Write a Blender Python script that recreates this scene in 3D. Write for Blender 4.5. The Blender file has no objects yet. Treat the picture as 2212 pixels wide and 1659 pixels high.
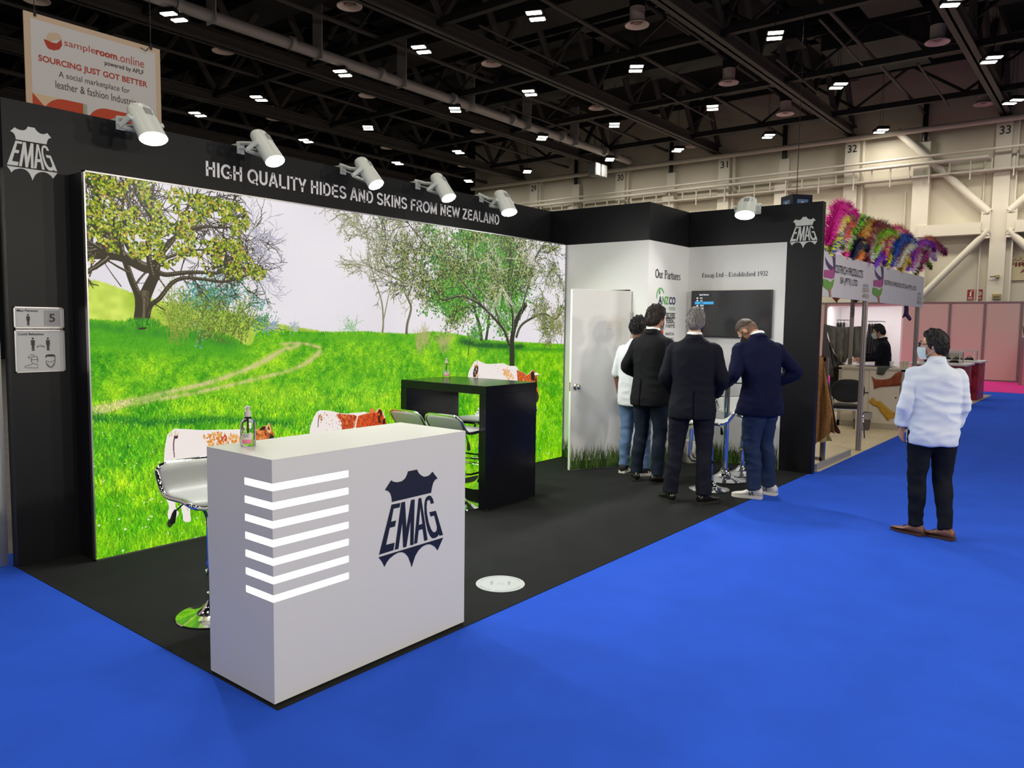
import bpy, math, random
import numpy as np
from mathutils import Vector, Matrix, noise as mnoise

PI = math.pi
SC = bpy.context.scene
COL = SC.collection
random.seed(7)
RNG = np.random.default_rng(11)

# ------------------------------------------------------------------ camera model
CAM_H = 1.65
F_PX, CX, CY = 1658.154, 1106.0, 829.5
YAW, PITCH, ROLL = math.radians(51.4066), math.radians(4.5324), math.radians(0.7472)

def cam_axes():
    cy, sy, cp, sp = math.cos(YAW), math.sin(YAW), math.cos(PITCH), math.sin(PITCH)
    f = Vector((sy * cp, cy * cp, -sp)); r = Vector((cy, -sy, 0)); u = r.cross(f)
    c, s = math.cos(ROLL), math.sin(ROLL)
    return c * r + s * u, -s * r + c * u, f
AX_R, AX_U, AX_F = cam_axes()

# ------------------------------------------------------------------ materials
MATS = {}

def srgb(r, g, b):
    def f(c):
        c /= 255.0
        return c / 12.92 if c <= 0.04045 else ((c + 0.055) / 1.055) ** 2.4
    return (f(r), f(g), f(b), 1.0)

def mat(name, col=(0.8, 0.8, 0.8, 1), rough=0.5, metal=0.0, emit=None, estr=1.0, bump=0.0, bscale=60.0,
        var=0.0, vscale=8.0, trans=0.0, ior=1.45, spec=0.5, alpha=1.0, stretch=None, sheen=0.0, detail=3.0):
    if name in MATS:
        return MATS[name]
    m = bpy.data.materials.new(name)
    m.use_nodes = True
    nt = m.node_tree; b = nt.nodes['Principled BSDF']
    b.inputs['Base Color'].default_value = col
    b.inputs['Roughness'].default_value = rough
    b.inputs['Metallic'].default_value = metal
    b.inputs['IOR'].default_value = ior
    b.inputs['Specular IOR Level'].default_value = spec
    if sheen:
        b.inputs['Sheen Weight'].default_value = sheen
    if trans:
        b.inputs['Transmission Weight'].default_value = trans
    if alpha < 1:
        b.inputs['Alpha'].default_value = alpha
    if emit is not None:
        b.inputs['Emission Color'].default_value = emit
        b.inputs['Emission Strength'].default_value = estr
    if bump or var:
        tc = nt.nodes.new('ShaderNodeTexCoord')
        mp = nt.nodes.new('ShaderNodeMapping')
        nt.links.new(tc.outputs['Object'], mp.inputs['Vector'])
        if stretch:
            mp.inputs['Scale'].default_value = stretch
    if var:
        n = nt.nodes.new('ShaderNodeTexNoise'); n.inputs['Scale'].default_value = vscale
        n.inputs['Detail'].default_value = detail
        nt.links.new(mp.outputs[0], n.inputs['Vector'])
        mr = nt.nodes.new('ShaderNodeMapRange')
        mr.inputs[1].default_value = 0.3; mr.inputs[2].default_value = 0.7
        mr.inputs[3].default_value = 1 - var; mr.inputs[4].default_value = 1 + var
        nt.links.new(n.outputs['Fac'], mr.inputs[0])
        hs = nt.nodes.new('ShaderNodeHueSaturation')
        hs.inputs['Color'].default_value = col
        nt.links.new(mr.outputs[0], hs.inputs['Value'])
        nt.links.new(hs.outputs[0], b.inputs['Base Color'])
    if bump:
        n2 = nt.nodes.new('ShaderNodeTexNoise'); n2.inputs['Scale'].default_value = bscale
        n2.inputs['Detail'].default_value = 4.0
        nt.links.new(mp.outputs[0], n2.inputs['Vector'])
        bp = nt.nodes.new('ShaderNodeBump'); bp.inputs['Strength'].default_value = bump
        bp.inputs['Distance'].default_value = 0.02
        nt.links.new(n2.outputs['Fac'], bp.inputs['Height'])
        nt.links.new(bp.outputs[0], b.inputs['Normal'])
    MATS[name] = m
    return m

def glow(name, col, strength):
    return mat(name, (0.02, 0.02, 0.02, 1), 0.6, emit=col, estr=strength)

# ------------------------------------------------------------------ mesh builder
class MB:
    def __init__(self):
        self.v = []; self.f = []; self.mi = []; self.cur = 0
    def add(self, vs, fs):
        o = len(self.v)
        self.v.extend([tuple(p) for p in vs])
        for q in fs:
            self.f.append(tuple(i + o for i in q)); self.mi.append(self.cur)
        return self
    def m(self, i):
        self.cur = i; return self
    def box(self, x0, x1, y0, y1, z0, z1, bev=0.0):
        if bev > 0:
            bev = min(bev, (x1 - x0) * .45, (y1 - y0) * .45, (z1 - z0) * .45)
            vs = []; idx = {}
            for sx in (0, 1):
                for sy in (0, 1):
                    for sz in (0, 1):
                        for ax in range(3):
                            p = [x1 if sx else x0, y1 if sy else y0, z1 if sz else z0]
                            for k in range(3):
                                if k != ax:
                                    p[k] += (-bev if (sx, sy, sz)[k] else bev)
                            idx[(sx, sy, sz, ax)] = len(vs); vs.append(p)
            fs = []
            for ax in range(3):
                a, b = [k for k in range(3) if k != ax]
                for s in (0, 1):
                    q = []
                    for (i, j) in ((0, 0), (1, 0), (1, 1), (0, 1)):
                        t = [0, 0, 0]; t[ax] = s; t[a] = i; t[b] = j
                        q.append(idx[(t[0], t[1], t[2], ax)])
                    flip = (s == 0) ^ (ax == 1)
                    fs.append(q[::-1] if flip else q)
            # edges
            for ax in range(3):
                a, b = [k for k in range(3) if k != ax]
                for i in (0, 1):
                    for j in (0, 1):
                        t0 = [0, 0, 0]; t1 = [0, 0, 0]
                        t0[a] = t1[a] = i; t0[b] = t1[b] = j; t1[ax] = 1
                        q = [idx[(*t0, a)], idx[(*t1, a)], idx[(*t1, b)], idx[(*t0, b)]]
                        fs.append(q if ((i ^ j) ^ (ax == 1)) else q[::-1])
            for sx in (0, 1):
                for sy in (0, 1):
                    for sz in (0, 1):
                        q = [idx[(sx, sy, sz, 0)], idx[(sx, sy, sz, 1)], idx[(sx, sy, sz, 2)]]
                        fs.append(q if (sx + sy + sz) % 2 == 1 else q[::-1])
            return self.add(vs, fs)
        vs = [(x0, y0, z0), (x1, y0, z0), (x1, y1, z0), (x0, y1, z0), (x0, y0, z1), (x1, y0, z1), (x1, y1, z1), (x0, y1, z1)]
        return self.add(vs, [(0, 3, 2, 1), (4, 5, 6, 7), (0, 1, 5, 4), (1, 2, 6, 5), (2, 3, 7, 6), (3, 0, 4, 7)])
    def tube(self, pts, r, n=10, cap=True, closed=False, ry=None):
        pts = [Vector(p) for p in pts]; k = len(pts)
        rr = r if isinstance(r, (list, tuple)) else [r] * k
        vs = []; prev = None
        for i, p in enumerate(pts):
            if closed:
                t = pts[(i + 1) % k] - pts[i - 1]
            else:
                t = pts[min(i + 1, k - 1)] - pts[max(i - 1, 0)]
            t.normalize()
            if prev is None:
                a = Vector((0, 0, 1)) if abs(t.z) < 0.9 else Vector((1, 0, 0))
                u = (a - t * a.dot(t)).normalized()
            else:
                u = (prev - t * prev.dot(t)).normalized()
            prev = u; w = t.cross(u)
            for j in range(n):
                an = 2 * PI * j / n
                vs.append(p + u * (math.cos(an) * rr[i]) + w * (math.sin(an) * (rr[i] if ry is None else ry * rr[i])))
        fs = []
        for i in range(k if closed else k - 1):
            i2 = (i + 1) % k
            for j in range(n):
                fs.append((i * n + j, i * n + (j + 1) % n, i2 * n + (j + 1) % n, i2 * n + j))
        if cap and not closed:
            fs.append(tuple(range(n))[::-1]); fs.append(tuple((k - 1) * n + j for j in range(n)))
        return self.add(vs, fs)
    def cyl(self, p0, p1, r, n=16):
        return self.tube([p0, p1], r, n)
    def lathe(self, prof, c=(0, 0, 0), n=24, cap=True):
        vs = []
        for (r, z) in prof:
            for j in range(n):
                a = 2 * PI * j / n
                vs.append((c[0] + r * math.cos(a), c[1] + r * math.sin(a), c[2] + z))
        fs = []
        for i in range(len(prof) - 1):
            for j in range(n):
                fs.append((i * n + j, i * n + (j + 1) % n, (i + 1) * n + (j + 1) % n, (i + 1) * n + j))
        if cap:
            fs.append(tuple(range(n))[::-1]); fs.append(tuple((len(prof) - 1) * n + j for j in range(n)))
        return self.add(vs, fs)
    def rings(self, rings, cap=True):
        """loft equal-length rings of points"""
        n = len(rings[0]); vs = [p for r in rings for p in r]; fs = []
        for i in range(len(rings) - 1):
            for j in range(n):
                fs.append((i * n + j, i * n + (j + 1) % n, (i + 1) * n + (j + 1) % n, (i + 1) * n + j))
        if cap:
            fs.append(tuple(range(n))[::-1]); fs.append(tuple((len(rings) - 1) * n + j for j in range(n)))
        return self.add(vs, fs)
    def prism(self, poly, fn, d0, d1):
        """polygon in (a,b) extruded from depth d0 to d1; fn(a,b,d)->xyz"""
        n = len(poly)
        vs = [fn(a, b, d0) for a, b in poly] + [fn(a, b, d1) for a, b in poly]
        fs = [tuple(range(n))[::-1], tuple(range(n, 2 * n))] + [(i, (i + 1) % n, n + (i + 1) % n, n + i) for i in range(n)]
        return self.add(vs, fs)
    def grid(self, fn, nu, nv, closed_u=False):
        vs = [fn(i / (nu if closed_u else nu - 1), j / (nv - 1)) for j in range(nv) for i in range(nu)]
        fs = []
        for j in range(nv - 1):
            for i in range(nu if closed_u else nu - 1):
                i2 = (i + 1) % nu
                fs.append((j * nu + i, j * nu + i2, (j + 1) * nu + i2, (j + 1) * nu + i))
        return self.add(vs, fs)
    def ball(self, c, r, nu=16, nv=10):
        r = r if isinstance(r, (tuple, list)) else (r, r, r)
        return self.grid(lambda u, v: (c[0] + r[0] * math.sin(PI * v) * math.cos(2 * PI * u), c[1] + r[1] * math.sin(PI * v) * math.sin(2 * PI * u),
                                       c[2] - r[2] * math.cos(PI * v)), nu, nv, True)
    def xf(self, M):
        self.v = [tuple(M @ Vector(p)) for p in self.v]; return self
    def mesh(self, name, mats, smooth=False):
        me = bpy.data.meshes.new(name)
        me.from_pydata(self.v, [], self.f)
        mats = mats if isinstance(mats, (list, tuple)) else [mats]
        for mm in mats:
            me.materials.append(mm)
        if len(mats) > 1:
            me.polygons.foreach_set('material_index', self.mi)
        if smooth:
            me.polygons.foreach_set('use_smooth', [True] * len(self.f))
            if smooth != 'all':
                try:
                    me.set_sharp_from_angle(angle=math.radians(40))
                except Exception:
                    pass
        me.update()
        return me
    def obj(self, name, mats, parent=None, smooth=False, fixn=True):
        me = self.mesh(name, mats, smooth)
        if fixn:
            import bmesh
            bm = bmesh.new(); bm.from_mesh(me)
            bmesh.ops.recalc_face_normals(bm, faces=bm.faces)
            bm.to_mesh(me); bm.free()
        return link(name, me, parent)

def link(name, data, parent=None):
    o = bpy.data.objects.new(name, data); COL.objects.link(o)
    if parent is not None:
        o.parent = parent
    return o

def tag(o, label=None, cat=None, group=None, kind=None):
    if label: o['label'] = label
    if cat: o['category'] = cat
    if group: o['group'] = group
    if kind: o['kind'] = kind
    return o

def thing(name, loc, label, cat, group=None, rz=0.0):
    o = link(name, None); o.location = loc; o.rotation_euler = (0, 0, rz)
    o.empty_display_size = 0.1
    return tag(o, label, cat, group)

def struct(o):
    o['kind'] = 'structure'; return o

def copy_tree(o, parent=None):
    c = o.copy(); COL.objects.link(c)
    if parent is not None:
        c.parent = parent
    for ch in list(o.children):
        copy_tree(ch, c)
    return c

# ------------------------------------------------------------------ lettering
def text_polys(s, bold=0.0, spacing=1.0):
    cu = bpy.data.curves.new('lettering', 'FONT')
    cu.body = s; cu.size = 1.0; cu.offset = max(-.004, min(bold, .032))
    cu.space_character = spacing
    cu.resolution_u = 4
    o = bpy.data.objects.new('lettering', cu); COL.objects.link(o)
    dg = bpy.context.evaluated_depsgraph_get(); dg.update()
    me = bpy.data.meshes.new_from_object(o.evaluated_get(dg))
    vs = [tuple(v.co) for v in me.vertices]; fs = [tuple(p.vertices) for p in me.polygons]
    bpy.data.objects.remove(o); bpy.data.curves.remove(cu); bpy.data.meshes.remove(me)
    return vs, fs

def text_into(mb, s, fn, box, bold=0.0, spacing=1.0):
    """fit the text s to box (a0,a1,b0,b1) of plane coordinates; fn(a,b)->xyz"""
    vs, fs = text_polys(s, bold, spacing)
    xs = [v[0] for v in vs]; ys = [v[1] for v in vs]
    x0, x1, y0, y1 = min(xs), max(xs), min(ys), max(ys)
    a0, a1, b0, b1 = box
    P = [fn(a0 + (v[0] - x0) / (x1 - x0) * (a1 - a0), b0 + (v[1] - y0) / (y1 - y0) * (b1 - b0)) for v in vs]
    mb.add(P, fs)

# thin strokes with serifs for the book-face lettering (unit: x-height 0.62, cap height 1)
def arc(cx, cy, rx, ry, a0, a1, n=10):
    return [(cx + rx * math.cos(math.radians(a0 + (a1 - a0) * i / n)), cy + ry * math.sin(math.radians(a0 + (a1 - a0) * i / n))) for i in range(n + 1)]
TH, TN = .17, .085
SERIF = {
 'O': (.86, [(TH, arc(.43, .5, .36, .47, 0, 360, 20))]),
 'P': (.72, [(TH, [(.2, 0), (.2, 1)]), (TN, [(.05, .03), (.38, .03)]), (TN, [(.05, .97), (.4, .97)]), (TH * .8, arc(.38, .72, .26, .25, 90, -90)), (TN, [(.38, .47), (.2, .47)])]),
 'E': (.74, [(TH, [(.18, 0), (.18, 1)]), (TN, [(.04, .03), (.66, .03), (.68, .24)]), (TN, [(.04, .97), (.64, .97), (.65, .78)]), (TN, [(.2, .51), (.45, .51)]), (TN, [(.45, .4), (.45, .62)])]),
 'L': (.68, [(TH, [(.18, 0), (.18, 1)]), (TN, [(.04, .03), (.6, .03), (.63, .26)]), (TN, [(.04, .97), (.34, .97)])]),
 'u': (.66, [(TH * .9, [(.14, .62), (.14, .2)]), (TN, arc(.3, .2, .16, .18, 180, 320)), (TH * .9, [(.5, .62), (.5, 0)]), (TN, [(.02, .6), (.16, .6)]), (TN, [(.38, .6), (.5, .6)]), (TN, [(.5, .02), (.62, .02)])]),
 'r': (.5, [(TH * .9, [(.15, 0), (.15, .62)]), (TN, [(.03, .02), (.3, .02)]), (TN, [(.03, .6), (.15, .6)]), (TN, arc(.3, .42, .14, .19, 170, 60)), (TH, [(.38, .53), (.42, .5)])]),
 'a': (.6, [(TN, arc(.26, .43, .2, .19, 160, 0)), (TH * .9, [(.46, .45), (.46, .06), (.56, .02)]), (TN, arc(.26, .17, .2, .16, 70, 330))]),
 't': (.42, [(TH * .9, [(.18, .82), (.18, .1)]), (TN, [(.04, .6), (.36, .6)]), (TN, arc(.28, .12, .1, .11, 180, 330))]),
 'n': (.68, [(TH * .9, [(.15, 0), (.15, .62)]), (TN, [(.03, .02), (.27, .02)]), (TN, [(.03, .6), (.15, .6)]), (TN, arc(.33, .42, .18, .19, 170, 0)), (TH * .9, [(.51, .44), (.51, 0)]), (TN, [(.4, .02), (.63, .02)])]),
 'e': (.56, [(TH * .7, arc(.28, .31, .22, .3, 0, 310, 16)), (TN, [(.06, .33), (.5, .33)])]),
 's': (.48, [(TN * 1.3, arc(.23, .46, .15, .14, 20, 250)), (TN * 1.3, arc(.24, .16, .16, .14, 80, -170)), ]),
 'm': (1.0, [(TH * .9, [(.15, 0), (.15, .62)]), (TN, [(.03, .02), (.27, .02)]), (TN, [(.03, .6), (.15, .6)]), (TN, arc(.31, .42, .16, .19, 170, 0)), (TH * .9, [(.48, .44), (.48, 0)]), (TN, arc(.65, .42, .17, .19, 170, 0)), (TH * .9, [(.83, .44), (.83, 0)]), (TN, [(.38, .02), (.58, .02)]), (TN, [(.73, .02), (.95, .02)])]),
 'g': (.58, [(TH * .7, arc(.26, .42, .18, .18, 0, 360, 14)), (TN, [(.4, .55), (.54, .6)]), (TN, [(.16, .26), (.12, .14), (.4, .1), (.48, -.02)]), (TH * .6, arc(.27, -.08, .22, .14, 20, -220, 14))]),
 'd': (.66, [(TH * .7, arc(.27, .31, .21, .29, 30, 330, 14)), (TH * .9, [(.5, 1), (.5, 0)]), (TN, [(.38, .98), (.5, .98)]), (TN, [(.5, .02), (.62, .02)])]),
 'b': (.64, [(TH * .9, [(.15, 1), (.15, .02)]), (TN, [(.03, .98), (.15, .98)]), (TH * .7, arc(.36, .31, .21, .29, 150, -150, 14))]),
 'l': (.34, [(TH * .9, [(.17, 1), (.17, 0)]), (TN, [(.04, .98), (.17, .98)]), (TN, [(.03, .02), (.31, .02)])]),
 'i': (.34, [(TH * .9, [(.17, .62), (.17, 0)]), (TN, [(.04, .6), (.17, .6)]), (TN, [(.03, .02), (.31, .02)]), (TH, [(.17, .8), (.17, .92)])]),
 'h': (.68, [(TH * .9, [(.15, 0), (.15, 1)]), (TN, [(.03, .02), (.27, .02)]), (TN, [(.03, .98), (.15, .98)]), (TN, arc(.33, .42, .18, .19, 170, 0)), (TH * .9, [(.51, .44), (.51, 0)]), (TN, [(.4, .02), (.63, .02)])]),
 '-': (.44, [(TN * 1.2, [(.06, .33), (.38, .33)])]),
 '1': (.54, [(TH * .9, [(.28, 1), (.28, 0)]), (TN, [(.12, .86), (.28, .97)]), (TN, [(.12, .02), (.44, .02)])]),
 '9': (.6, [(TH * .75, arc(.3, .7, .21, .27, 0, 360, 16)), (TH * .75, arc(.15, .62, .36, .6, 12, -68))]),
 '3': (.58, [(TH * .7, arc(.26, .75, .2, .22, 150, -90)), (TH * .7, arc(.26, .27, .23, .26, 90, -150))]),
 '2': (.58, [(TH * .7, arc(.27, .72, .21, .25, 160, -30)), (TN * 1.3, [(.46, .6), (.08, .06)]), (TH * .8, [(.07, .05), (.52, .06)])]),
 ' ': (.34, []),
}

# heavy grotesque capitals for the fascia headline (cap height 1): advance, strokes
V_, H_W = .20, .17
GROT = {
 'H': (1.0, [(V_, [(.2, 0), (.2, 1)]), (V_, [(.8, 0), (.8, 1)]), (H_W, [(.2, .54), (.8, .54)])]),
 'I': (.4, [(V_, [(.2, 0), (.2, 1)])]),
 'G': (1.08, [(V_ * .95, arc(.55, .5, .42, .42, 40, 325, 22)), (V_, [(.9, .1), (.9, .5)]), (H_W, [(.58, .44), (1.0, .44)])]),
 'Q': (1.1, [(V_ * .95, arc(.55, .5, .42, .42, 0, 360, 28)), (V_ * .8, [(.62, .28), (1.02, -.06)])]),
 'U': (1.0, [(V_, [(.2, 1), (.2, .36)]), (V_, arc(.5, .37, .3, .28, 180, 360, 14)), (V_, [(.8, 1), (.8, .36)])]),
 'A': (1.0, [(V_, [(.12, 0), (.47, .98)]), (V_, [(.53, .98), (.88, 0)]), (V_ * .9, [(.44, .96), (.56, .96)]), (H_W * .9, [(.26, .3), (.74, .3)])]),
 'L': (.85, [(V_, [(.2, 0), (.2, 1)]), (H_W, [(.1, .085), (.8, .085)])]),
 'T': (.85, [(V_, [(.425, 0), (.425, 1)]), (H_W, [(.03, .915), (.82, .915)])]),
 'Y': (.93, [(V_, [(.465, 0), (.465, .45)]), (V_, [(.465, .36), (.11, .98)]), (V_, [(.465, .36), (.82, .98)])]),
 'D': (1.0, [(V_, [(.2, 0), (.2, 1)]), (H_W, [(.1, .915), (.5, .915)]), (H_W, [(.1, .085), (.5, .085)]), (V_ * .95, arc(.48, .5, .37, .415, 90, -90, 18))]),
 'E': (.93, [(V_, [(.2, 0), (.2, 1)]), (H_W, [(.1, .915), (.83, .915)]), (H_W, [(.1, .085), (.85, .085)]), (H_W, [(.2, .52), (.78, .52)])]),
 'S': (.93, [(V_ * .9, arc(.46, .72, .31, .205, 15, 262, 18)), (V_ * .9, arc(.47, .275, .33, .2, 88, -165, 18))]),
 'N': (1.0, [(V_, [(.2, 0), (.2, 1)]), (V_, [(.8, 0), (.8, 1)]), (V_ * .95, [(.2, .93), (.8, .07)])]),
 'K': (1.0, [(V_, [(.2, 0), (.2, 1)]), (V_, [(.25, .3), (.82, .97)]), (V_, [(.45, .52), (.87, .03)])]),
 'F': (.85, [(V_, [(.2, 0), (.2, 1)]), (H_W, [(.1, .915), (.8, .915)]), (H_W, [(.2, .5), (.72, .5)])]),
 'R': (1.0, [(V_, [(.2, 0), (.2, 1)]), (H_W, [(.1, .915), (.6, .915)]), (H_W, [(.1, .46), (.6, .46)]), (V_ * .95, arc(.58, .69, .23, .228, 90, -90, 14)), (V_, [(.55, .43), (.86, .03)])]),
 'O': (1.08, [(V_ * .95, arc(.54, .5, .42, .42, 0, 360, 28))]),
 'M': (1.16, [(V_, [(.2, 0), (.2, 1)]), (V_, [(.96, 0), (.96, 1)]), (V_ * .9, [(.22, .95), (.58, .06)]), (V_ * .9, [(.94, .95), (.58, .06)])]),
 'W': (1.32, [(V_ * .9, [(.1, .98), (.36, .05)]), (V_ * .9, [(.36, .05), (.66, .95)]), (V_ * .9, [(.66, .95), (.96, .05)]), (V_ * .9, [(.96, .05), (1.22, .98)])]),
 'Z': (.85, [(H_W, [(.06, .915), (.78, .915)]), (H_W, [(.04, .085), (.8, .085)]), (V_, [(.70, .9), (.14, .1)])]),
 ' ': (.4, []),
}
def grot_into(mb, s, fn, box):
    w = sum(GROT[c][0] for c in s) - .2
    a0, a1, b0, b1 = box; sx, sy = (a1 - a0) / w, (b1 - b0); x = -.1
    for ch in s:
        for th, line in GROT[ch][1]:
            q = [(a0 + (x + px) * sx, b0 + py * sy) for px, py in line]
            stroke2d(mb, q, th * ((sx + sy) / 2), fn)
        x += GROT[ch][0]

def serif_into(mb, s, fn, box):
    w = sum(SERIF[c][0] for c in s)
    a0, a1, b0, b1 = box          # b0 baseline, b1 cap height
    sx, sy = (a1 - a0) / w, (b1 - b0)
    x = 0
    for ch in s:
        for th, line in SERIF[ch][1]:
            q = [(a0 + (x + px) * sx, b0 + py * sy) for px, py in line]
            stroke2d(mb, q, th * min(sx, sy) * (1.0), fn)
        x += SERIF[ch][0]

def stroke2d(mb, q, w, fn):
    n = len(q); vs = []
    for i in range(n):
        p = q[max(i - 1, 0)]; r = q[min(i + 1, n - 1)]
        dx, dy = r[0] - p[0], r[1] - p[1]; l = math.hypot(dx, dy) or 1
        nx, ny = -dy / l * w / 2, dx / l * w / 2
        vs.append(fn(q[i][0] + nx, q[i][1] + ny)); vs.append(fn(q[i][0] - nx, q[i][1] - ny))
    mb.add(vs, [(2 * i, 2 * i + 1, 2 * i + 3, 2 * i + 2) for i in range(n - 1)])

def flat_poly(mb, poly, fn):
    n = len(poly)
    mb.add([fn(a, b) for a, b in poly], [tuple(range(n))])

def ell2d(cx, cy, rx, ry, n=24):
    return [(cx + rx * math.cos(2 * PI * i / n), cy + ry * math.sin(2 * PI * i / n)) for i in range(n)]

# ------------------------------------------------------------------ common materials
M_BLACK = mat('black stand panel', srgb(20, 21, 24), 0.42, bump=0.015, bscale=300, spec=0.3)
M_WHITE = mat('white stand panel', srgb(226, 228, 226), 0.35, spec=0.45)
M_CHROME = mat('chrome', (0.86, 0.87, 0.88, 1), 0.07, 1.0)
M_ALU = mat('brushed aluminium', (0.52, 0.52, 0.53, 1), 0.35, 1.0)
M_DARKMETAL = mat('dark metal', (0.03, 0.03, 0.03, 1), 0.4, 0.6)
M_RUBBER = mat('black rubber', (0.015, 0.015, 0.015, 1), 0.7)
# ================================================================== HALL
def ray(x, y):
    return AX_R * ((x - CX) / F_PX) + AX_U * (-(y - CY) / F_PX) + AX_F
def at(x, y, axis, val):
    """point where the sight line of a photograph pixel meets the plane axis=val (used to take measurements)"""
    d = ray(x, y); o = Vector((0, 0, CAM_H)); return o + d * ((val - o[axis]) / d[axis])

def carpet_mat(name, col, var=0.12):
    m = mat(name, col, 0.95, bump=0.25, bscale=420, var=var, vscale=3.0, spec=0.12)
    return m
M_BLUE = carpet_mat('blue carpet', (0.022, 0.092, 0.60, 1), 0.05)
M_CARPBLK = carpet_mat('black carpet', (0.018, 0.0195, 0.0195, 1), 0.10)
M_PINKC = carpet_mat('pink carpet', (0.78, 0.05, 0.30, 1), 0.05)
M_WOOD = mat('pale wood floor', srgb(214, 196, 160), 0.45, var=0.05, vscale=2.0, stretch=(1, 8, 1))
M_GREYF = carpet_mat('grey floor', srgb(160, 150, 138))
M_WALLC = mat('cream hall wall', srgb(206, 198, 178), 0.8, var=0.03, vscale=.6)
M_WALLP = mat('cream wall paint', srgb(212, 205, 188), 0.6)
M_CEIL = mat('black roof deck', (0.006, 0.006, 0.0075, 1), 0.9)
M_BEAM = mat('dark brown steel', (0.06, 0.053, 0.05, 1), 0.7)
M_BEAM2 = mat('black steel', (0.016, 0.015, 0.016, 1), 0.7)
M_DUCT = mat('galvanised duct', (0.42, 0.39, 0.39, 1), 0.5, 0.3)
M_NUM = mat('black number paint', (0.02, 0.02, 0.02, 1), 0.6)

def floor_patch(name, x0, x1, y0, y1, z0, z1, m):
    return struct(MB().box(x0, x1, y0, y1, z0, z1).obj(name, m))
M_NEUT = carpet_mat('grey hall carpet', srgb(128, 124, 118))
floor_patch('floor', -1.6, 31.2, -1.0, 6.0, -0.05, 0.0, M_BLUE)
floor_patch('floor_opposite', -12, 31.2, -16, -1.0, -0.05, 0.0, M_NEUT)
floor_patch('floor_behind', -12, 31.2, 6.0, 34, -0.05, 0.0, M_NEUT)
floor_patch('floor_side', -12, -1.6, -1.0, 6.0, -0.05, 0.0, M_NEUT)
floor_patch('floor_stand', 1.84, 8.95, 2.715, 5.7, 0.0, 0.004, M_CARPBLK)
floor_patch('floor_neighbour', 8.98, 15.6, 2.66, 9.5, 0.0, 0.006, M_WOOD)
floor_patch('floor_red_stand', 15.6, 22.55, 2.56, 9.5, 0.0, 0.006, M_GREYF)
floor_patch('floor_pavilion', 23.75, 28.7, -.5, 8.6, 0.0, 0.005, M_PINKC)

WX = 31.2
def box_struct(name, x0, x1, y0, y1, z0, z1, m, parent=None, bev=0):
    o = MB().box(x0, x1, y0, y1, z0, z1, bev).obj(name, m, parent)
    if parent is None: struct(o)
    return o
box_struct('wall_hall', WX, WX + .2, -16, 27.6, 0, 12, M_WALLC)
box_struct('wall_hall_dark', WX, WX + .2, 27.6, 34, 0, 12, M_CEIL)
box_struct('wall_back', -12, WX, 34, 34.2, 0, 12, M_CEIL)
box_struct('ceiling', -12, WX + .2, -16, 34.2, 11.6, 11.8, M_CEIL)

# columns with bay numbers, pilasters, pipes and braces on the hall wall
fw = lambda a, b: (WX - .312, -a, b)
for num, y in ((29, 23.46), (30, 18.5), (31, 13.53), (32, 8.48), (33, 3.62)):
    w = .24
    mb = MB()
    mb.box(WX - .30, WX, y - w, y + w, 0, 8.75)
    mb.box(WX - .14, WX, y - w - .2, y - w, 0, 8.75)
    mb.box(WX - .30, WX - .26, y - w - .2, y - w - .16, 0, 8.75)
    c = struct(mb.obj('wall_column', M_WALLP))
    t = MB(); text_into(t, str(num), fw, (-y - .16 + .02, -y + .16 + .02, 8.2, 8.48), bold=.012)
    t.obj('bay_number', M_NUM, c)
for y in (6.05, 11.05, 16.0, 21.0):
    mb = MB(); mb.box(WX - .42, WX, y - .27, y + .27, 0, 7.35)
    mb.box(WX - .2, WX, y - .2, y + .2, 7.35, 8.3)
    struct(mb.obj('wall_pilaster', M_WALLP))
    struct(MB().cyl((WX - .2, y, 8.3), (WX - .2, y, 9.6), .09, 10).obj('trim_downpipe', M_DARKMETAL))
def tubestruct(name, pts, r, m, n=10):
    return struct(MB().tube(pts, r, n).obj(name, m, smooth=True))
tubestruct('trim_pipe', [(WX - .5, -14, 8.66), (WX - .5, 27.4, 8.66)], .10, M_WALLP)
tubestruct('trim_rail', [(WX - .6, 1.0, 7.72), (WX - .6, 27.4, 7.58)], .045, M_WALLP)
tubestruct('trim_rail', [(WX - .6, 4.0, 7.46), (WX - .6, 27.4, 7.40)], .06, M_WALLP)
struct(MB().box(WX - .55, WX - .1, 1, 27.4, 7.0, 7.06).obj('trim_cable_tray', M_WALLP))
mb = MB()
for i in range(40):
    y = 2 + i * .63
    mb.box(WX - .58, WX - .54, y - .02, y + .02, 6.75 + .25 * (i % 2), 7.4)
struct(mb.obj('trim_brackets', M_WALLP))
for sgn in (1, -1):
    yc = 3.62
    f = lambda dy: yc + sgn * dy
    tubestruct('trim_brace', [(WX - .35, f(3.3), 8.75), (WX - .35, f(.30), 5.62)], .13, M_WALLP, 14)
    tubestruct('trim_brace', [(WX - .35, f(.30), 5.0), (WX - .35, f(2.9), 2.05)], .12, M_WALLP, 14)
    mb = MB()
    ys = sorted((f(.24), f(.52)))
    mb.box(WX - .42, WX - .2, ys[0], ys[1], 4.75, 5.75)
    ys = sorted((f(.5), f(2.45)))
    mb.box(WX - .5, WX - .05, ys[0], ys[1], 4.9, 5.3)
    for zz in (5.68, 4.95):
        for k in range(4):
            a = PI / 4 + k * PI / 2
            mb.cyl((WX - .45, f(.36) + .1 * math.cos(a), zz + .1 * math.sin(a)), (WX - .4, f(.36) + .1 * math.cos(a), zz + .1 * math.sin(a)), .035, 8)
    struct(mb.obj('trim_brace_bracket', M_WALLP))
tubestruct('trim_conduit', [(WX - .1, 4.15, 0), (WX - .1, 4.15, 7.4)], .03, M_WALLP)
tubestruct('trim_conduit', [(WX - .1, 6.6, 0), (WX - .1, 6.6, 6.6)], .03, M_WALLP)

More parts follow.
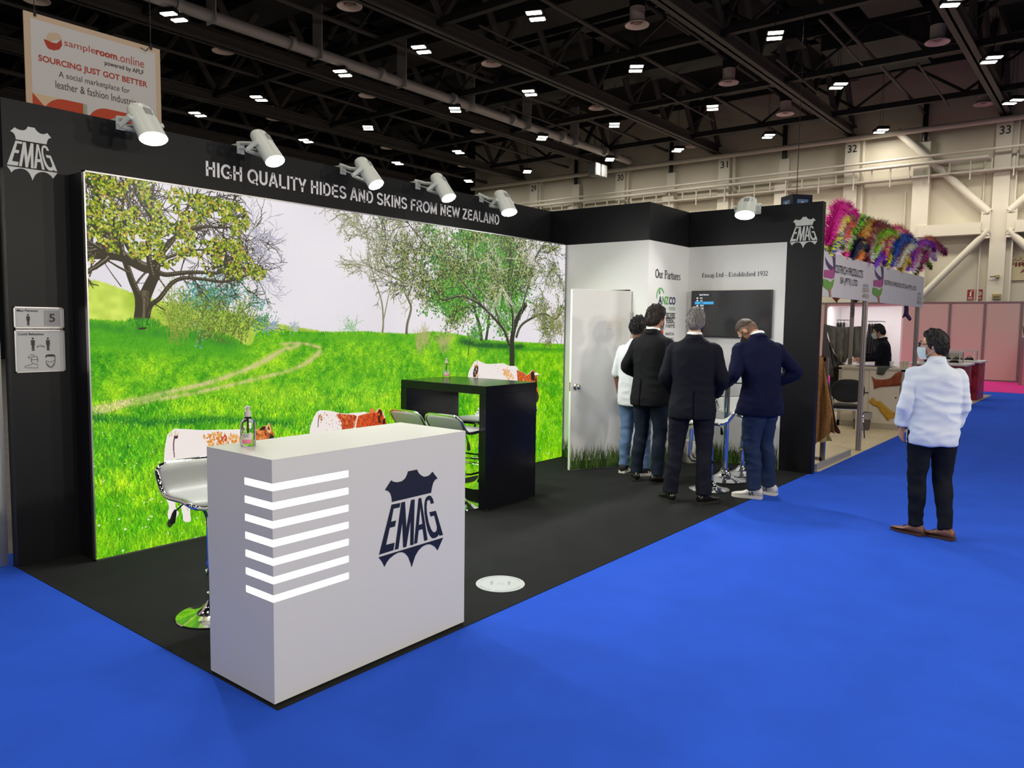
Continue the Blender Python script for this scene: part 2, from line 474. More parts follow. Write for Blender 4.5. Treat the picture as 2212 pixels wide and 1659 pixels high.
# signs on the hall wall
fs = lambda d: (lambda a, b: (WX - d, -a, b))
t = thing('fire_exit_sign', (WX - .02, 2.6, 3.75), 'cream board with red FIRE lettering high on the hall wall, cut by the right edge', 'sign')
def child(mb, name, m, root, smooth=False):
    o = mb.obj(name, m, root, smooth)
    if root is not None:
        o.matrix_parent_inverse = Matrix.Translation(root.location).inverted() if root.rotation_euler[2] == 0 else root.matrix_basis.inverted()
    return o
child(MB().box(WX - .05, WX, 1.75, 3.37, 3.32, 4.13), 'board', mat('sign board cream', srgb(200, 188, 150), .6), t)
mb = MB(); text_into(mb, 'FIRE', fs(.053), (-3.28, -2.62, 3.78, 3.92), bold=.03)
text_into(mb, 'ASSEMBLY', fs(.053), (-2.95, -1.9, 3.56, 3.68), bold=.02)
for pts, w in (([(-3.27, 4.0), (-3.2, 3.985), (-3.12, 4.0), (-3.09, 4.05)], .02), ([(-3.09, 3.99), (-3.0, 3.99), (-2.93, 4.04), (-2.99, 4.06)], .02),
               ([(-2.93, 3.97), (-2.85, 3.96), (-2.78, 4.0), (-2.84, 4.06), (-2.76, 4.07)], .02), ([(-3.24, 4.03), (-3.27, 4.07), (-3.2, 4.08)], .018)):
    stroke2d(mb, pts, w, fs(.053))
for a, b in ((-3.22, 4.105), (-3.19, 4.105), (-3.09, 3.945), (-3.06, 3.945), (-2.96, 4.09)):
    flat_poly(mb, ell2d(a, b, .01, .01, 8), fs(.053))
child(mb, 'lettering', mat('dark red paint', srgb(105, 25, 22), .6), t)
M_SIGNRED = mat('fire sign red', srgb(150, 45, 48), .5)
M_SIGNW = mat('sign white', srgb(225, 215, 210), .5)
for k, (a0, lab) in enumerate(((-4.47, 'small red fire extinguisher sign above the pink wall, beside the hose reel sign'), (-4.21, 'small red hose reel sign above the pink wall, nearest the numbered column'))):
    t = thing('fire_equipment_sign', (WX - .02, -a0 - .1, 2.7), lab, 'sign', 'red fire equipment signs')
    child(MB().box(WX - .02, WX, -a0 - .2, -a0, 2.66, 3.03), 'plate', M_SIGNRED, t)
    mb = MB()
    if k == 0:
        flat_poly(mb, [(a0 + .075, 2.8), (a0 + .125, 2.8), (a0 + .125, 2.93), (a0 + .11, 2.96), (a0 + .09, 2.96), (a0 + .075, 2.93)], fs(.022))
        stroke2d(mb, [(a0 + .1, 2.975), (a0 + .17, 2.99)], .022, fs(.022))
    else:
        for r in (.07, .04):
            stroke2d(mb, ell2d(a0 + .1, 2.89, r, r, 20) + [(a0 + .1 + r, 2.89)], .018, fs(.022))
        flat_poly(mb, ell2d(a0 + .1, 2.89, .015, .015, 10), fs(.022))
    for b in (2.76, 2.73, 2.70):
        stroke2d(mb, [(a0 + .03, b), (a0 + .17, b)], .012, fs(.022))
    child(mb, 'pictogram', M_SIGNW, t)
t = thing('emergency_call_box', (WX - .3, 3.55, 2.7), 'small yellowish call box on the numbered column above the pink wall', 'box')
child(MB().box(WX - .38, WX - .301, 3.42, 3.68, 2.68, 2.86, .01), 'housing', mat('aged ivory plastic', srgb(165, 150, 105), .5), t)
child(MB().box(WX - .39, WX - .38, 3.46, 3.64, 2.73, 2.79), 'front_plate', mat('aged ivory plastic dark', srgb(120, 105, 70), .5), t)
t = thing('wall_floodlight', (WX - .3, 3.62, 3.45), 'small bracket lamp on the numbered column above the call box', 'lamp')
child(MB().box(WX - .42, WX - .301, 3.5, 3.62, 3.4, 3.5, .01), 'housing', mat('aged ivory plastic', srgb(165, 150, 105), .5), t)
child(MB().cyl((WX - .36, 3.62, 3.45), (WX - .36, 3.78, 3.44), .015, 8), 'bracket', M_DARKMETAL, t)

# roof trusses along the hall, cross joists, pipes
for y in (-6.3, -1.4, 3.62, 8.57, 13.93, 19.2, 24.3, 29.4):
    mb = MB()
    mb.box(-12, WX, y - .17, y + .17, 8.85, 8.89); mb.box(-12, WX, y - .17, y + .17, 9.16, 9.2); mb.box(-12, WX, y - .03, y + .03, 8.85, 9.2)
    mb.box(-12, WX, y - .15, y + .15, 10.9, 11.2)
    n = 18; sx = (WX + 12) / n
    for i in range(n):
        x0 = -12 + i * sx; x1 = x0 + sx / 2; x2 = x0 + sx
        mb.tube([(x0, y, 9.2), (x1, y, 10.95)], .10, 6); mb.tube([(x1, y, 10.95), (x2, y, 9.2)], .10, 6)
    struct(mb.obj('ceiling_truss', M_BEAM))
for i, x in enumerate((0.0, 4.8, 9.5, 14.3, 19.1, 23.8, 28.6)):
    mb = MB()
    mb.box(x - .09, x + .09, -16, 34, 9.02, 9.2)
    mb.box(x - .05, x + .05, -16, 34, 10.2, 10.4)
    for k in range(14):
        y = -12 + k * 3.3
        mb.tube([(x, y, 9.2), (x, y + 1.6, 10.3)], .05, 5); mb.tube([(x, y + 1.6, 10.3), (x, y + 3.3, 9.2)], .05, 5)
    struct(mb.obj('ceiling_joist', M_BEAM2))
for i, x in enumerate((2.4, 7.2, 11.9, 16.7, 21.4, 26.2)):
    struct(MB().box(x - .25, x + .25, -16, 34, 10.9, 11.35).obj('ceiling_purlin', M_BEAM2))
for y, z, r, m in ((6.1, 9.3, .05, M_BEAM), (11.2, 9.25, .05, M_BEAM), (16.3, 9.3, .06, M_BEAM), (21.6, 9.2, .05, M_BEAM), (1.1, 9.3, .05, M_BEAM), (10.2, 9.9, .06, M_BEAM2), (26.8, 9.0, .08, M_BEAM)):
    tubestruct('ceiling_pipe', [(-12, y, z), (WX, y, z)], r, m, 8)
mb = MB(); mb.tube([(-4, 17.55, 8.9), (30.4, 17.75, 8.9)], .15, 14)
for x in np.arange(-3, 30, 3.1):
    mb.tube([(x, 17.57, 8.9), (x + .12, 17.57, 8.9)], .175, 14)
    mb.box(x + .9, x + .93, 17.4, 17.8, 8.72, 10.2)
struct(mb.obj('ceiling_duct', M_DUCT, smooth=True))
for (x0, x1, y0, y1, z0, z1) in ((18, 22.5, 4.6, 5.9, 9.9, 10.9), (24, 27, 5.2, 7.6, 9.8, 10.8), (12, 13.2, 8, 22, 10, 10.9), (17, 18.2, 8, 26, 10, 10.9), (23, 24, 8, 26, 10, 10.9)):
    struct(MB().box(x0, x1, y0, y1, z0, z1).obj('ceiling_duct', M_BEAM2))
# hanging conduits (short bright rods under the joists)
for (x, y, l) in ((19.4, 6.2, 4), (24.2, 5.0, 5), (21.5, 8.0, 4), (17.0, 9.0, 3), (14.8, 13, 4), (22.5, 12, 4), (20.5, 17, 4)):
    tubestruct('ceiling_conduit', [(x, y, 9.0), (x + l, y + .05, 9.0)], .03, M_BEAM, 6)

# loudspeakers hung near the far end of the duct
t = thing('line_speaker', (28.9, 18.4, 8.3), 'pale pair of hanging speakers under the far end of the duct', 'speaker')
mb = MB()
for dx in (-.0, .55):
    mb.box(28.2 + dx, 28.6 + dx, 18.1, 18.5, 8.0, 8.55, .03)
child(mb, 'cabinet', mat('speaker grey', (.18, .18, .17, 1), .6), t)
child(MB().tube([(28.4, 18.3, 8.55), (28.4, 18.3, 11)], .015, 5).tube([(28.95, 18.3, 8.55), (28.95, 18.3, 11)], .015, 5), 'hanging_cable', M_DARKMETAL, t)

# ------------------------------------------------------------------ high-bay lamps
LAMPS = [(9.457, 17.746), (14.435, 21.945), (14.271, 25.334), (18.86, 25.513), (14.425, 17.804), (14.439, 10.974), (14.411, 14.636), (18.976, 10.938), (19.022, 14.643),
         (19.045, 17.754), (18.939, 21.954), (23.785, 14.528), (23.847, 17.73), (23.771, 21.961), (23.865, 25.692), (28.642, 22.118), (28.839, 25.943), (28.568, 17.639),
         (19.174, 3.325), (18.834, 7.058), (23.817, 3.176), (23.768, 6.978), (23.766, 10.857), (28.519, 3.157), (28.46, 10.762), (30.02, 7.28), (28.625, 14.502)]
ROWS = [3.2, 7.05, 10.9, 14.6, 17.75, 22.0, 25.6]
ROWN = ['first', 'second', 'third', 'fourth', 'fifth', 'sixth', 'seventh']
ORDN = ['nearest', 'second', 'third', 'fourth', 'fifth', 'sixth']
M_LENS = glow('lamp lens', srgb(255, 250, 235), 14.0)
lamp_house = MB().box(-.30, -.08, -.2, .2, .05, .16, .01).box(.08, .30, -.2, .2, .05, .16, .01).box(-.1, .1, -.03, .03, .1, .14).mesh('housing', M_DARKMETAL)
lamp_lens = MB().box(-.27, -.11, -.17, .17, .03, .05).box(.11, .27, -.17, .17, .03, .05).mesh('lens', M_LENS)
lamp_hang = MB().tube([(-.14, 0, .16), (-.04, 0, 2.3)], .006, 5).tube([(.14, 0, .16), (.04, 0, 2.3)], .006, 5).mesh('hanging_rod', M_DARKMETAL)
lamp_proto = None
rows = {}
for p in LAMPS:
    r = min(range(7), key=lambda k: abs(ROWS[k] - p[1])); rows.setdefault(r, []).append(p)
HALL_LIGHTS = []
for r in sorted(rows):
    for k, (x, y) in enumerate(sorted(rows[r])):
        lab = 'twin ceiling lamp, %s from near end in the %s lamp row counted from the right' % (ROWN[k], ROWN[r])
        if lamp_proto is None:
            t = thing('hanging_lamp', (x, y, 8.6), lab, 'ceiling lamp', 'twin ceiling lamps in rows')
            link('housing', lamp_house, t); link('lens', lamp_lens, t); link('hanging_rod', lamp_hang, t)
            lamp_proto = t
        else:
            t = copy_tree(lamp_proto); t.location = (x, y, 8.6); t['label'] = lab
        t.rotation_euler = (0, 0, random.uniform(-.2, .2) + .6)
        HALL_LIGHTS.append((x, y))
# the same grid goes on behind and beside the viewer
for x in (9.5, 4.75, 0.0, -4.75):
    for y in (-8.2, -4.4, -.6, 3.2, 7.05, 10.9, 14.6):
        HALL_LIGHTS.append((x, y))
for x in (14.3, 19, 23.8, 28.6):
    for y in (-4.4, -.6):
        HALL_LIGHTS.append((x, y))
HALL_W = 30.0
ld = bpy.data.lights.new('high_bay_light', 'AREA'); ld.shape = 'SQUARE'; ld.size = .5; ld.energy = HALL_W; ld.color = (1.0, .95, .87); ld.spread = math.radians(166)
ld2 = ld.copy(); ld2.energy = 52.0; ld2.spread = PI
for (x, y) in HALL_LIGHTS:
    o = link('high_bay_light', ld2 if x > 13 else ld); o.location = (x, y, 8.58)

# wall washers on the cable tray of the hall wall
lw = bpy.data.lights.new('wall_washer', 'AREA'); lw.shape = 'RECTANGLE'; lw.size = .3; lw.size_y = 2.4; lw.energy = 24.0; lw.color = (1, .93, .78); lw.spread = math.radians(120)
for y in (-1.2, 1.2, 6.05, 8.5, 11.05, 13.5, 16.0, 18.5, 21.0, 3.62, 23.5):
    o = link('wall_washer', lw); o.location = (WX - 2.1, y, 7.0)
    o.rotation_euler = (0, math.radians(-32), 0)
# unseen fill lights added behind the viewer to brighten surfaces facing the aisle
FILL_W = 62.0
lo = bpy.data.lights.new('unseen_fill_light', 'AREA'); lo.shape = 'DISK'; lo.size = .3; lo.energy = FILL_W; lo.color = (1, .91, .77); lo.spread = math.radians(150)
for x in (-2.0, .5, 3.0, 5.5, 8.0):
    o = link('unseen_fill_light', lo); o.location = (x, -3.6, 3.05); o.rotation_euler = (math.radians(74), 0, 0)
lo2 = lo.copy(); lo2.energy = 34.0  # weaker unseen fill added at the left to lift the counter's side
for y in (.6, 3.4):
    o = link('unseen_fill_light', lo2); o.location = (-4.8, y, 3.05); o.rotation_euler = (0, math.radians(-72), 0)
# ------------------------------------------------------------------ round ceiling vents
VENTS = [(12.288, 20.391), (17.438, 25.502), (7.682, 20.834), (12.428, 15.069), (17.57, 10.134), (17.59, 14.956), (17.548, 20.362), (23.315, 14.954), (23.323, 20.513),
         (23.221, 25.646), (28.006, 25.503), (23.315, 4.373), (23.353, 10.159), (27.871, 9.969), (30.538, 4.226), (30.593, 14.797)]
M_VENT = mat('vent white', srgb(236, 216, 208), .5)
v_ring = MB().lathe([(.19, .42), (.19, .12), (.23, .06), (.29, .02), (.31, 0), (.30, -.02), (.26, .0), (.2, .04), (.17, .1)], n=28, cap=False).mesh('flared_ring', M_VENT, True)
v_core = MB().lathe([(.0, .06), (.07, .05), (.09, .03), (.09, .09), (.0, .1)], n=16, cap=False).box(-.18, .18, -.012, .012, .06, .09).box(-.012, .012, -.18, .18, .06, .09).mesh('core', mat('vent core', srgb(150, 130, 125), .5), True)
v_duct = MB().lathe([(.2, .42), (.2, 2.4)], n=20).mesh('duct', M_BEAM2, True)
vp = None
VROWS = [4.3, 10.1, 14.95, 20.45, 25.55]
vr = {}
for p in VENTS:
    r = min(range(5), key=lambda k: abs(VROWS[k] - p[1])); vr.setdefault(r, []).append(p)
for r in sorted(vr):
    for k, (x, y) in enumerate(sorted(vr[r])):
        lab = 'flared round ceiling vent, %s from near end in the %s vent row from the right' % (ROWN[k], ROWN[r])
        if vp is None:
            t = thing('ceiling_vent', (x, y, 9.2), lab, 'ceiling vent', 'round ceiling vents')
            link('flared_ring', v_ring, t); link('core', v_core, t); link('duct', v_duct, t); vp = t
        else:
            t = copy_tree(vp); t.location = (x, y, 9.2); t['label'] = lab
        
# ------------------------------------------------------------------ pink pavilion wall
PX = 28.6
M_PINK = mat('pink panel', srgb(222, 204, 190), .6)
M_POST = mat('grey aluminium post', srgb(150, 140, 136), .4, .3)
wp = MB()
y = -1.45
wp.box(PX, PX + .04, -6, 2.6, 0, 2.5); wp.box(PX, PX + .04, 2.6, 5.94, 0, 2.5); wp.box(PX, PX + .04, 8.42, 13, 0, 2.5); wp.box(PX, PX + .04, 5.94, 8.42, 2.44, 2.5)
pw = struct(wp.obj('wall_pavilion', M_PINK))
for k in range(15):
    yy = 2.6 + (k - 5) * .98
    if 6.0 < yy < 8.4: continue
    MB().box(PX - .03, PX + .05, yy - .035, yy + .035, 0, 2.52).obj('post', M_POST, pw)
MB().box(PX - .02, PX + .05, -6, 13, 2.48, 2.53).obj('top_rail', M_POST, pw)
MB().box(PX - .02, PX + .05, -6, 5.94, 0.0, .05).obj('bottom_rail', M_POST, pw)
# lit white alcove with rails
M_LIT = mat('white alcove', srgb(240, 240, 240), .6)
al = MB()
al.box(PX + 1.7, PX + 1.75, 5.94, 8.45, 0, 2.44); al.box(PX + .04, PX + 1.75, 5.90, 5.94, 0, 2.5); al.box(PX + .04, PX + 1.75, 8.42, 8.46, 0, 2.5); al.box(PX + .04, PX + 1.75, 5.94, 8.46, 2.40, 2.44)
al.box(PX + .04, PX + .1, 5.94, 6.0, 0, 2.4)
struct(al.obj('wall_alcove', M_LIT))
alc = bpy.data.lights.new('alcove_strip_light', 'AREA'); alc.shape = 'RECTANGLE'; alc.size = .1; alc.size_y = 2.3; alc.energy = 34; alc.color = (1, .98, .95)
o = link('alcove_strip_light', alc); o.location = (PX + .14, 7.18, 2.36); o.rotation_euler = (0, math.radians(-20), 0)
# ================================================================== STAND
LY = 5.37      # face of the lightbox
BY = 5.611     # face of the black back wall
XR = 8.77      # face of the right wall
XQ = 7.76      # face of the closet side wall
YQ = 4.249     # face of the partners wall
HB, HW = 3.025, 2.602
LX0, LX1 = 2.2278, 7.735

M_LOGOW = mat('vinyl logo grey white', srgb(205, 208, 204), .5)
M_LOGON = mat('vinyl logo navy', srgb(20, 24, 40), .5)
M_LETTERW = mat('white vinyl letters', srgb(235, 235, 240), .45)
M_TEXTG = mat('dark grey vinyl letters', srgb(48, 48, 62), .5)

wb = struct(MB().box(1.845, XQ + .12, BY, BY + .09, 0, HB).obj('wall_stand_back', M_BLACK))
f_back = lambda a, b: (a, BY - .003, b)
t = MB(); grot_into(t, 'HIGH QUALITY HIDES AND SKINS FROM NEW ZEALAND', f_back, (3.219, 6.752, 2.751, 2.864))
t.obj('lettering', M_LETTERW, wb)

LOGO = dict(
 top=[(-.283, .214), (-.287, .261), (-.303, .304), (-.332, .333), (-.374, .351), (-.293, .435), (-.264, .416), (-.211, .402), (-.148, .404), (-.105, .424), (-.079, .457), (-.064, .492), (.062, .492), (.085, .453), (.126, .42), (.164, .402), (.221, .402), (.25, .412), (.287, .437), (.364, .353), (.326, .345), (.297, .314), (.281, .271), (.268, .216)],
 E=[(-.287, .19), (-.166, .186), (-.181, .141), (-.26, .143), (-.293, .018), (-.226, .018), (-.242, -.041), (-.311, -.041), (-.36, -.202), (-.246, -.204), (-.262, -.278), (-.452, -.282)],
 M=[(-.156, .188), (-.105, .188), (-.085, -.092), (-.021, .19), (.03, .188), (.015, -.284), (-.032, -.28), (-.026, -.018), (-.085, -.284), (-.13, -.282), (-.142, -.016), (-.195, -.28), (-.244, -.28)],
 A1=[(.085, .188), (.123, .188), (.219, -.278), (.17, -.278), (.146, -.147), (.12, -.147), (.13, -.09), (.142, -.088), (.111, .094)],
 A2=[(.085, .188), (.111, .094), (.091, -.092), (.13, -.09), (.12, -.147), (.089, -.147), (.068, -.278), (.023, -.278)],
 G=[(.311, .098), (.264, .098), (.256, .131), (.236, .147), (.209, .139), (.201, .078), (.209, .002), (.234, -.094), (.266, -.167), (.299, -.21), (.33, -.218), (.356, -.202), (.358, -.161), (.317, -.037), (.262, -.037), (.244, .014), (.34, .012), (.452, -.273), (.401, -.273), (.387, -.253), (.366, -.273), (.332, -.282), (.289, -.276), (.254, -.241), (.219, -.176), (.191, -.078), (.172, .016), (.17, .108), (.181, .157), (.201, .182), (.23, .192), (.264, .184), (.293, .149)],
 bot=[(-.458, -.304), (.456, -.302), (.37, -.424), (.326, -.373), (.279, -.343), (.244, -.329), (.197, -.324), (.14, -.333), (.085, -.361), (.04, -.408), (.007, -.476), (-.011, -.516), (-.026, -.467), (-.06, -.394), (-.103, -.347), (-.148, -.324), (-.201, -.318), (-.254, -.329), (-.315, -.353), (-.352, -.382), (-.381, -.42), (-.413, -.361)])
def logo(parent, m, fn, a, b, s, sb=None):
    mb = MB()
    for k, P in LOGO.items():
        flat_poly(mb, P, lambda u, v: fn(a + u * s, b + v * (sb or s)))
    return mb.obj('logo', m, parent)
logo(wb, M_LOGOW, f_back, 2.013, 2.706, .325, .336)
# joints of the panels
MB().box(5.3, 5.304, BY - .002, BY, 2.6, HB).box(3.55, 3.554, BY - .002, BY, 2.6, HB).obj('panel_joint', M_RUBBER, wb)

# closet walls and right wall: black bodies with white facings 8 mm proud
def facing(parent, x0, x1, y0, y1, z0=0.0, z1=HW, name='white_facing'):
    return MB().box(x0, x1, y0, y1, z0, z1).obj(name, M_WHITE, parent)
DY0, DY1, DH = 4.475, 5.24, 2.05
mb = MB()
mb.box(XQ + .008, XQ + .08, YQ + .008, DY0, 0, HB); mb.box(XQ + .008, XQ + .08, DY1, BY, 0, HB); mb.box(XQ + .008, XQ + .08, DY0, DY1, DH, HB)
wcs = struct(mb.obj('wall_closet_side', M_BLACK))
mb = MB()
mb.box(XQ, XQ + .008, YQ, DY0, 0, HW); mb.box(XQ, XQ + .008, DY1, BY, 0, HW); mb.box(XQ, XQ + .008, DY0, DY1, DH, HW)
mb.obj('white_facing', M_WHITE, wcs)
wcf = struct(MB().box(XQ + .08, XR, YQ + .008, YQ + .08, 0, HB).obj('wall_closet_front', M_BLACK))
facing(wcf, XQ + .008, XR, YQ, YQ + .008)
wr = struct(MB().box(XR + .008, XR + .1, 2.678, BY + .09, 0, HB).obj('wall_stand_right', M_BLACK))
MB().box(XR, XR + .008, 2.678, 3.054, 0, HB).box(XR, XR + .008, 3.054, YQ, HW, HB).obj('black_facing', M_BLACK, wr)
MB().box(XR - .006, XR + .008, 3.054, YQ, 0, HW).obj('white_facing', M_WHITE, wr)
f_right = lambda a, b: (XR - .008, -a, b)
logo(wr, M_LOGOW, lambda a, b: (XR - .003, -a, b), -2.873, 2.701, .335, .339)
t = MB(); serif_into(t, 'Emag Ltd - Established 1932', f_right, (-4.069, -3.257, 2.232, 2.283))
t.obj('lettering', M_TEXTG, wr)
f_part = lambda a, b: (a, YQ - .003, b)
t = MB(); serif_into(t, 'Our Partners', f_part, (7.922, 8.555, 2.192, 2.287))
t.obj('lettering', M_TEXTG, wcf)
# partner logos
M_PNAVY = mat('partner navy', srgb(38, 36, 84), .5); M_PGREEN = mat('partner green', srgb(98, 170, 92), .5); M_PDARK = mat('partner charcoal', srgb(52, 54, 60), .5)
M_PRED = mat('partner red', srgb(205, 70, 60), .5)
a0, a1, b0, b1 = 8.012, 8.435, 1.893, 1.985
w = (a1 - a0)
t = MB(); text_into(t, 'A', f_part, (a0, a0 + w * .2, b0, b1), bold=.03); text_into(t, 'CO', f_part, (a0 + w * .62, a1, b0, b1), bold=.03)
t.obj('partner_logo', M_PNAVY, wcf)
t = MB(); text_into(t, 'NZ', f_part, (a0 + w * .22, a0 + w * .6, b0, b1), bold=.03)
text_into(t, 'FOODS', f_part, (8.28, 8.435, 1.828, 1.868), bold=.0)
stroke2d(t, arc(8.055, 1.99, .085, .085, 200, 20, 14), .016, f_part); flat_poly(t, ell2d(8.035, 2.03, .02, .03, 14), f_part)
t.obj('partner_logo', M_PGREEN, wcf)
t = MB()
for i, (s, c1) in enumerate((('SILVER', 8.44), ('FERN', 8.40), ('FARMS', 8.44))):
    text_into(t, s, f_part, (8.21, c1, 1.742 - i * .062, 1.79 - i * .062), bold=.012 if i < 2 else 0)
for b in (1.792, 1.739, 1.73, 1.68):
    stroke2d(t, [(8.205, b), (8.445, b)], .006, f_part)
text_into(t, 'WAITOA', f_part, (8.2, 8.425, 1.53, 1.565), bold=.0)
text_into(t, 'TANNERY', f_part, (8.16, 8.43, 1.478, 1.502), bold=.0, spacing=1.4)
text_into(t, 'TARANAKI', f_part, (8.10, 8.43, .905, .935), bold=.01)
t.obj('partner_logo', M_PDARK, wcf)
t = MB(); flat_poly(t, ell2d(8.11, 1.56, .045, .045, 20), f_part); t.obj('partner_logo', M_PRED, wcf)

# printed grass along the foot of the white walls
def grass_mats():
    out = []
    for i, c in enumerate(((40, 66, 28), (58, 92, 36), (82, 116, 46), (118, 138, 66))):
        out.append(mat('printed grass %d' % i, srgb(*c), .4))
    return out
GM = grass_mats()
def grass_print(fn, a0, a1, parent, hmax=.30, dens=330, base=.10, seed=1):
    rnd = random.Random(seed)
    mb = MB(); mb.m(0)
    mb.add([fn(a0, 0.002, 0), fn(a1, 0.002, 0), fn(a1, base, 0), fn(a0, base, 0)], [(0, 1, 2, 3)])
    n = int((a1 - a0) * dens)
    for i in range(n):
        a = rnd.uniform(a0, a1); h = hmax * rnd.triangular(.3, 1.0, .5)
        lean = rnd.gauss(0, .22) * h; w = rnd.uniform(.004, .010)
        mb.m(rnd.choice((0, 0, 1, 1, 2, 2, 3)))
        d = .0001 + i * .0009 / n
        y0 = rnd.uniform(0.0, .06)
        c = lambda q: min(max(q, a0), a1)
        mb.add([fn(c(a - w / 2), y0, d), fn(c(a + w / 2), y0, d), fn(c(a + w * .4 + lean * .35), y0 + h * .55, d), fn(c(a + lean), y0 + h, d), fn(c(a - w * .4 + lean * .35), y0 + h * .55, d)], [(0, 1, 2, 3, 4)])
    return mb.obj('grass_print', GM, parent, fixn=False)
grass_print(lambda a, b, d: (a, YQ - .002 - d, b), XQ, XR - .01, wcf, seed=2)
grass_print(lambda a, b, d: (XR - .0085 - d, -a, b), -YQ, -3.056, wr, seed=3)
grass_print(lambda a, b, d: (XQ - .002 - d, -a, b), -DY0, -YQ, wcs, seed=4)
grass_print(lambda a, b, d: (XQ - .002 - d, -a, b), -LY, -DY1, wcs, seed=5)

# open closet door
hinge = Vector((XQ - .005, DY0 - .01)); tip = Vector((7.085, 4.822))
dd = (tip - hinge); DW = dd.length; ang = math.atan2(dd.y, dd.x)
door = struct(link('door_1', MB().box(0, DW, -.02, .02, .01, 2.035, .002).mesh('door_1', M_WHITE)))
door.location = (hinge.x, hinge.y, 0); door.rotation_euler = (0, 0, ang)
# the leaf's local +y side faces the viewer (direction rotated), print grass on it
g = grass_print(lambda a, b, d: (a, .022 + d, b + .012), .004, DW - .004, None, seed=6); g.parent = door
g = MB().box(DW, DW + .003, -.02, .02, .01, 2.035).obj('edge_band', mat('white edge', srgb(240, 246, 240), .3), door)
k = MB()
k.lathe([(.0, .0), (.034, .0), (.034, .008), (.016, .012), (.014, .035), (.027, .045), (.031, .06), (.026, .074), (.0, .078)], n=20, cap=False)
k.xf(Matrix.Translation((DW - .06, .02, .95)) @ Matrix.Rotation(-PI / 2, 4, 'X'))
k.obj('door_knob', mat('satin steel', (.6, .58, .55, 1), .22, 1.0), door, smooth=True)
MB().box(DW + .003, DW + .005, -.012, .012, .90, 1.0).obj('latch_plate', M_ALU, door)
for z in (.25, 1.0, 1.75):
    MB().cyl((.0, .026, z - .05), (.0, .026, z + .05), .008, 8).obj('hinge', M_ALU, door)
MB().box(.09, .33, .0205, .0212, 1.60, 1.74).obj('paper_notice', mat('paper notice', srgb(232, 230, 222), .6), door)

# television
tv = thing('television', (XR - .03, 3.68, 1.79), 'wide black wall television showing an input source menu', 'television')
child(MB().box(XR - .05, XR - .008, 3.187, 4.178, 1.512, 2.070, .004), 'casing', mat('tv casing', (.008, .008, .009, 1), .3), tv)
child(MB().box(XR - .052, XR - .050, 3.196, 4.169, 1.530, 2.062), 'screen', mat('tv screen', (.012, .012, .013, 1), .12, emit=(.035, .034, .036, 1), estr=.55), tv)
ftv = lambda x, y: (lambda p: (-p[1], p[2]))(at(x, y, 0, XR - .053))
fscr = lambda a, b: (XR - .0535, -a, b)
UIW = glow('menu white', (.9, .9, .95, 1), .9)
mb = MB()
def ui(s, x0, x1, y0, y1, bold=.03):
    A = ftv(x0, y1); B = ftv(x1, y0)
    text_into(mb, s, fscr, (A[0], B[0], A[1], B[1]), bold)
ui('Input Source', 1511, 1531, 634.5, 639.5)
for s, y in (('DTV', 642.5), ('ATV', 647.8), ('HDMI1', 658.6), ('HDMI2', 664.2), ('HDMI3', 669.5)):
    ui(s, 1512, 1520 if len(s) > 3 else 1518, y, y + 3.4)
    a, b = ftv(1506.5, y + 1.7); flat_poly(mb, ell2d(a, b, .012, .009, 12), fscr)
child(mb, 'menu_text', UIW, tv)
A = ftv(1501, 657.5); B = ftv(1541.5, 651.5)
child(MB().box(XR - .0545, XR - .053, -B[0], -A[0], A[1], B[1]), 'menu_highlight', glow('menu blue', srgb(70, 180, 240), .9), tv)
mb = MB()
A = ftv(1512, 656.5); B = ftv(1520, 653)
text_into(mb, 'MEDIA', lambda a, b: (XR - .0555, -a, b), (A[0], B[0], A[1], B[1]), .02)
child(mb, 'menu_text', mat('menu dark', (.01, .06, .12, 1), .5), tv)

# safety notices on the black wall
t = thing('safety_notice', (2.02, BY - .01, 1.5), 'pale framed Max Persons and Covid Behaviour notice on the black wall', 'sign')
f_n = lambda d: (lambda a, b: (a, BY - d, b))
M_NOT = mat('notice paper', srgb(196, 198, 196), .5); M_NG = mat('notice grey', srgb(160, 160, 160), .5); M_ND = mat('notice ink', srgb(64, 60, 60), .6)
def frame_box(z0, z1):
    m = MB()
    for (a, b, c, d) in ((1.868, 2.167, z0, z0 + .008), (1.868, 2.167, z1 - .008, z1), (1.868, 1.876, z0, z1), (2.159, 2.167, z0, z1)):
        m.box(a, b, BY - .014, BY, c, d)
    return m
child(frame_box(1.574, 1.715), 'frame', M_ALU, t); child(frame_box(1.287, 1.567), 'frame', M_ALU, t)
child(MB().box(1.876, 2.159, BY - .008, BY, 1.582, 1.707).box(1.876, 2.159, BY - .008, BY, 1.295, 1.559), 'sheet', M_NOT, t)
child(MB().box(2.045, 2.143, BY - .0095, BY - .008, 1.592, 1.694), 'number_field', M_NG, t)
mb = MB(); F = f_n(.0105)
text_into(mb, '5', F, (2.077, 2.113, 1.617, 1.672), bold=.02)
text_into(mb, 'Max Persons', F, (1.888, 2.01, 1.683, 1.698), bold=.02)
text_into(mb, 'Covid Behaviour', F, (1.89, 2.045, 1.530, 1.546), bold=.02)
def manikin(a, b, h):
    flat_poly(mb, ell2d(a, b + h * .92, h * .075, h * .075, 14), F)
    flat_poly(mb, [(a - .13 * h, b + .80 * h), (a + .13 * h, b + .80 * h), (a + .13 * h, b + .42 * h), (a + .09 * h, b + .42 * h), (a + .085 * h, b + .72 * h), (a + .085 * h, b), (a + .015 * h, b), (a, b + .42 * h), (a - .015 * h, b), (a - .085 * h, b), (a - .085 * h, b + .72 * h), (a - .09 * h, b + .42 * h), (a - .13 * h, b + .42 * h)], F)
manikin(1.952, 1.594, .075); manikin(1.975, 1.428, .088); manikin(2.065, 1.428, .088)
stroke2d(mb, [(2.0, 1.455), (2.04, 1.455)], .002, F)
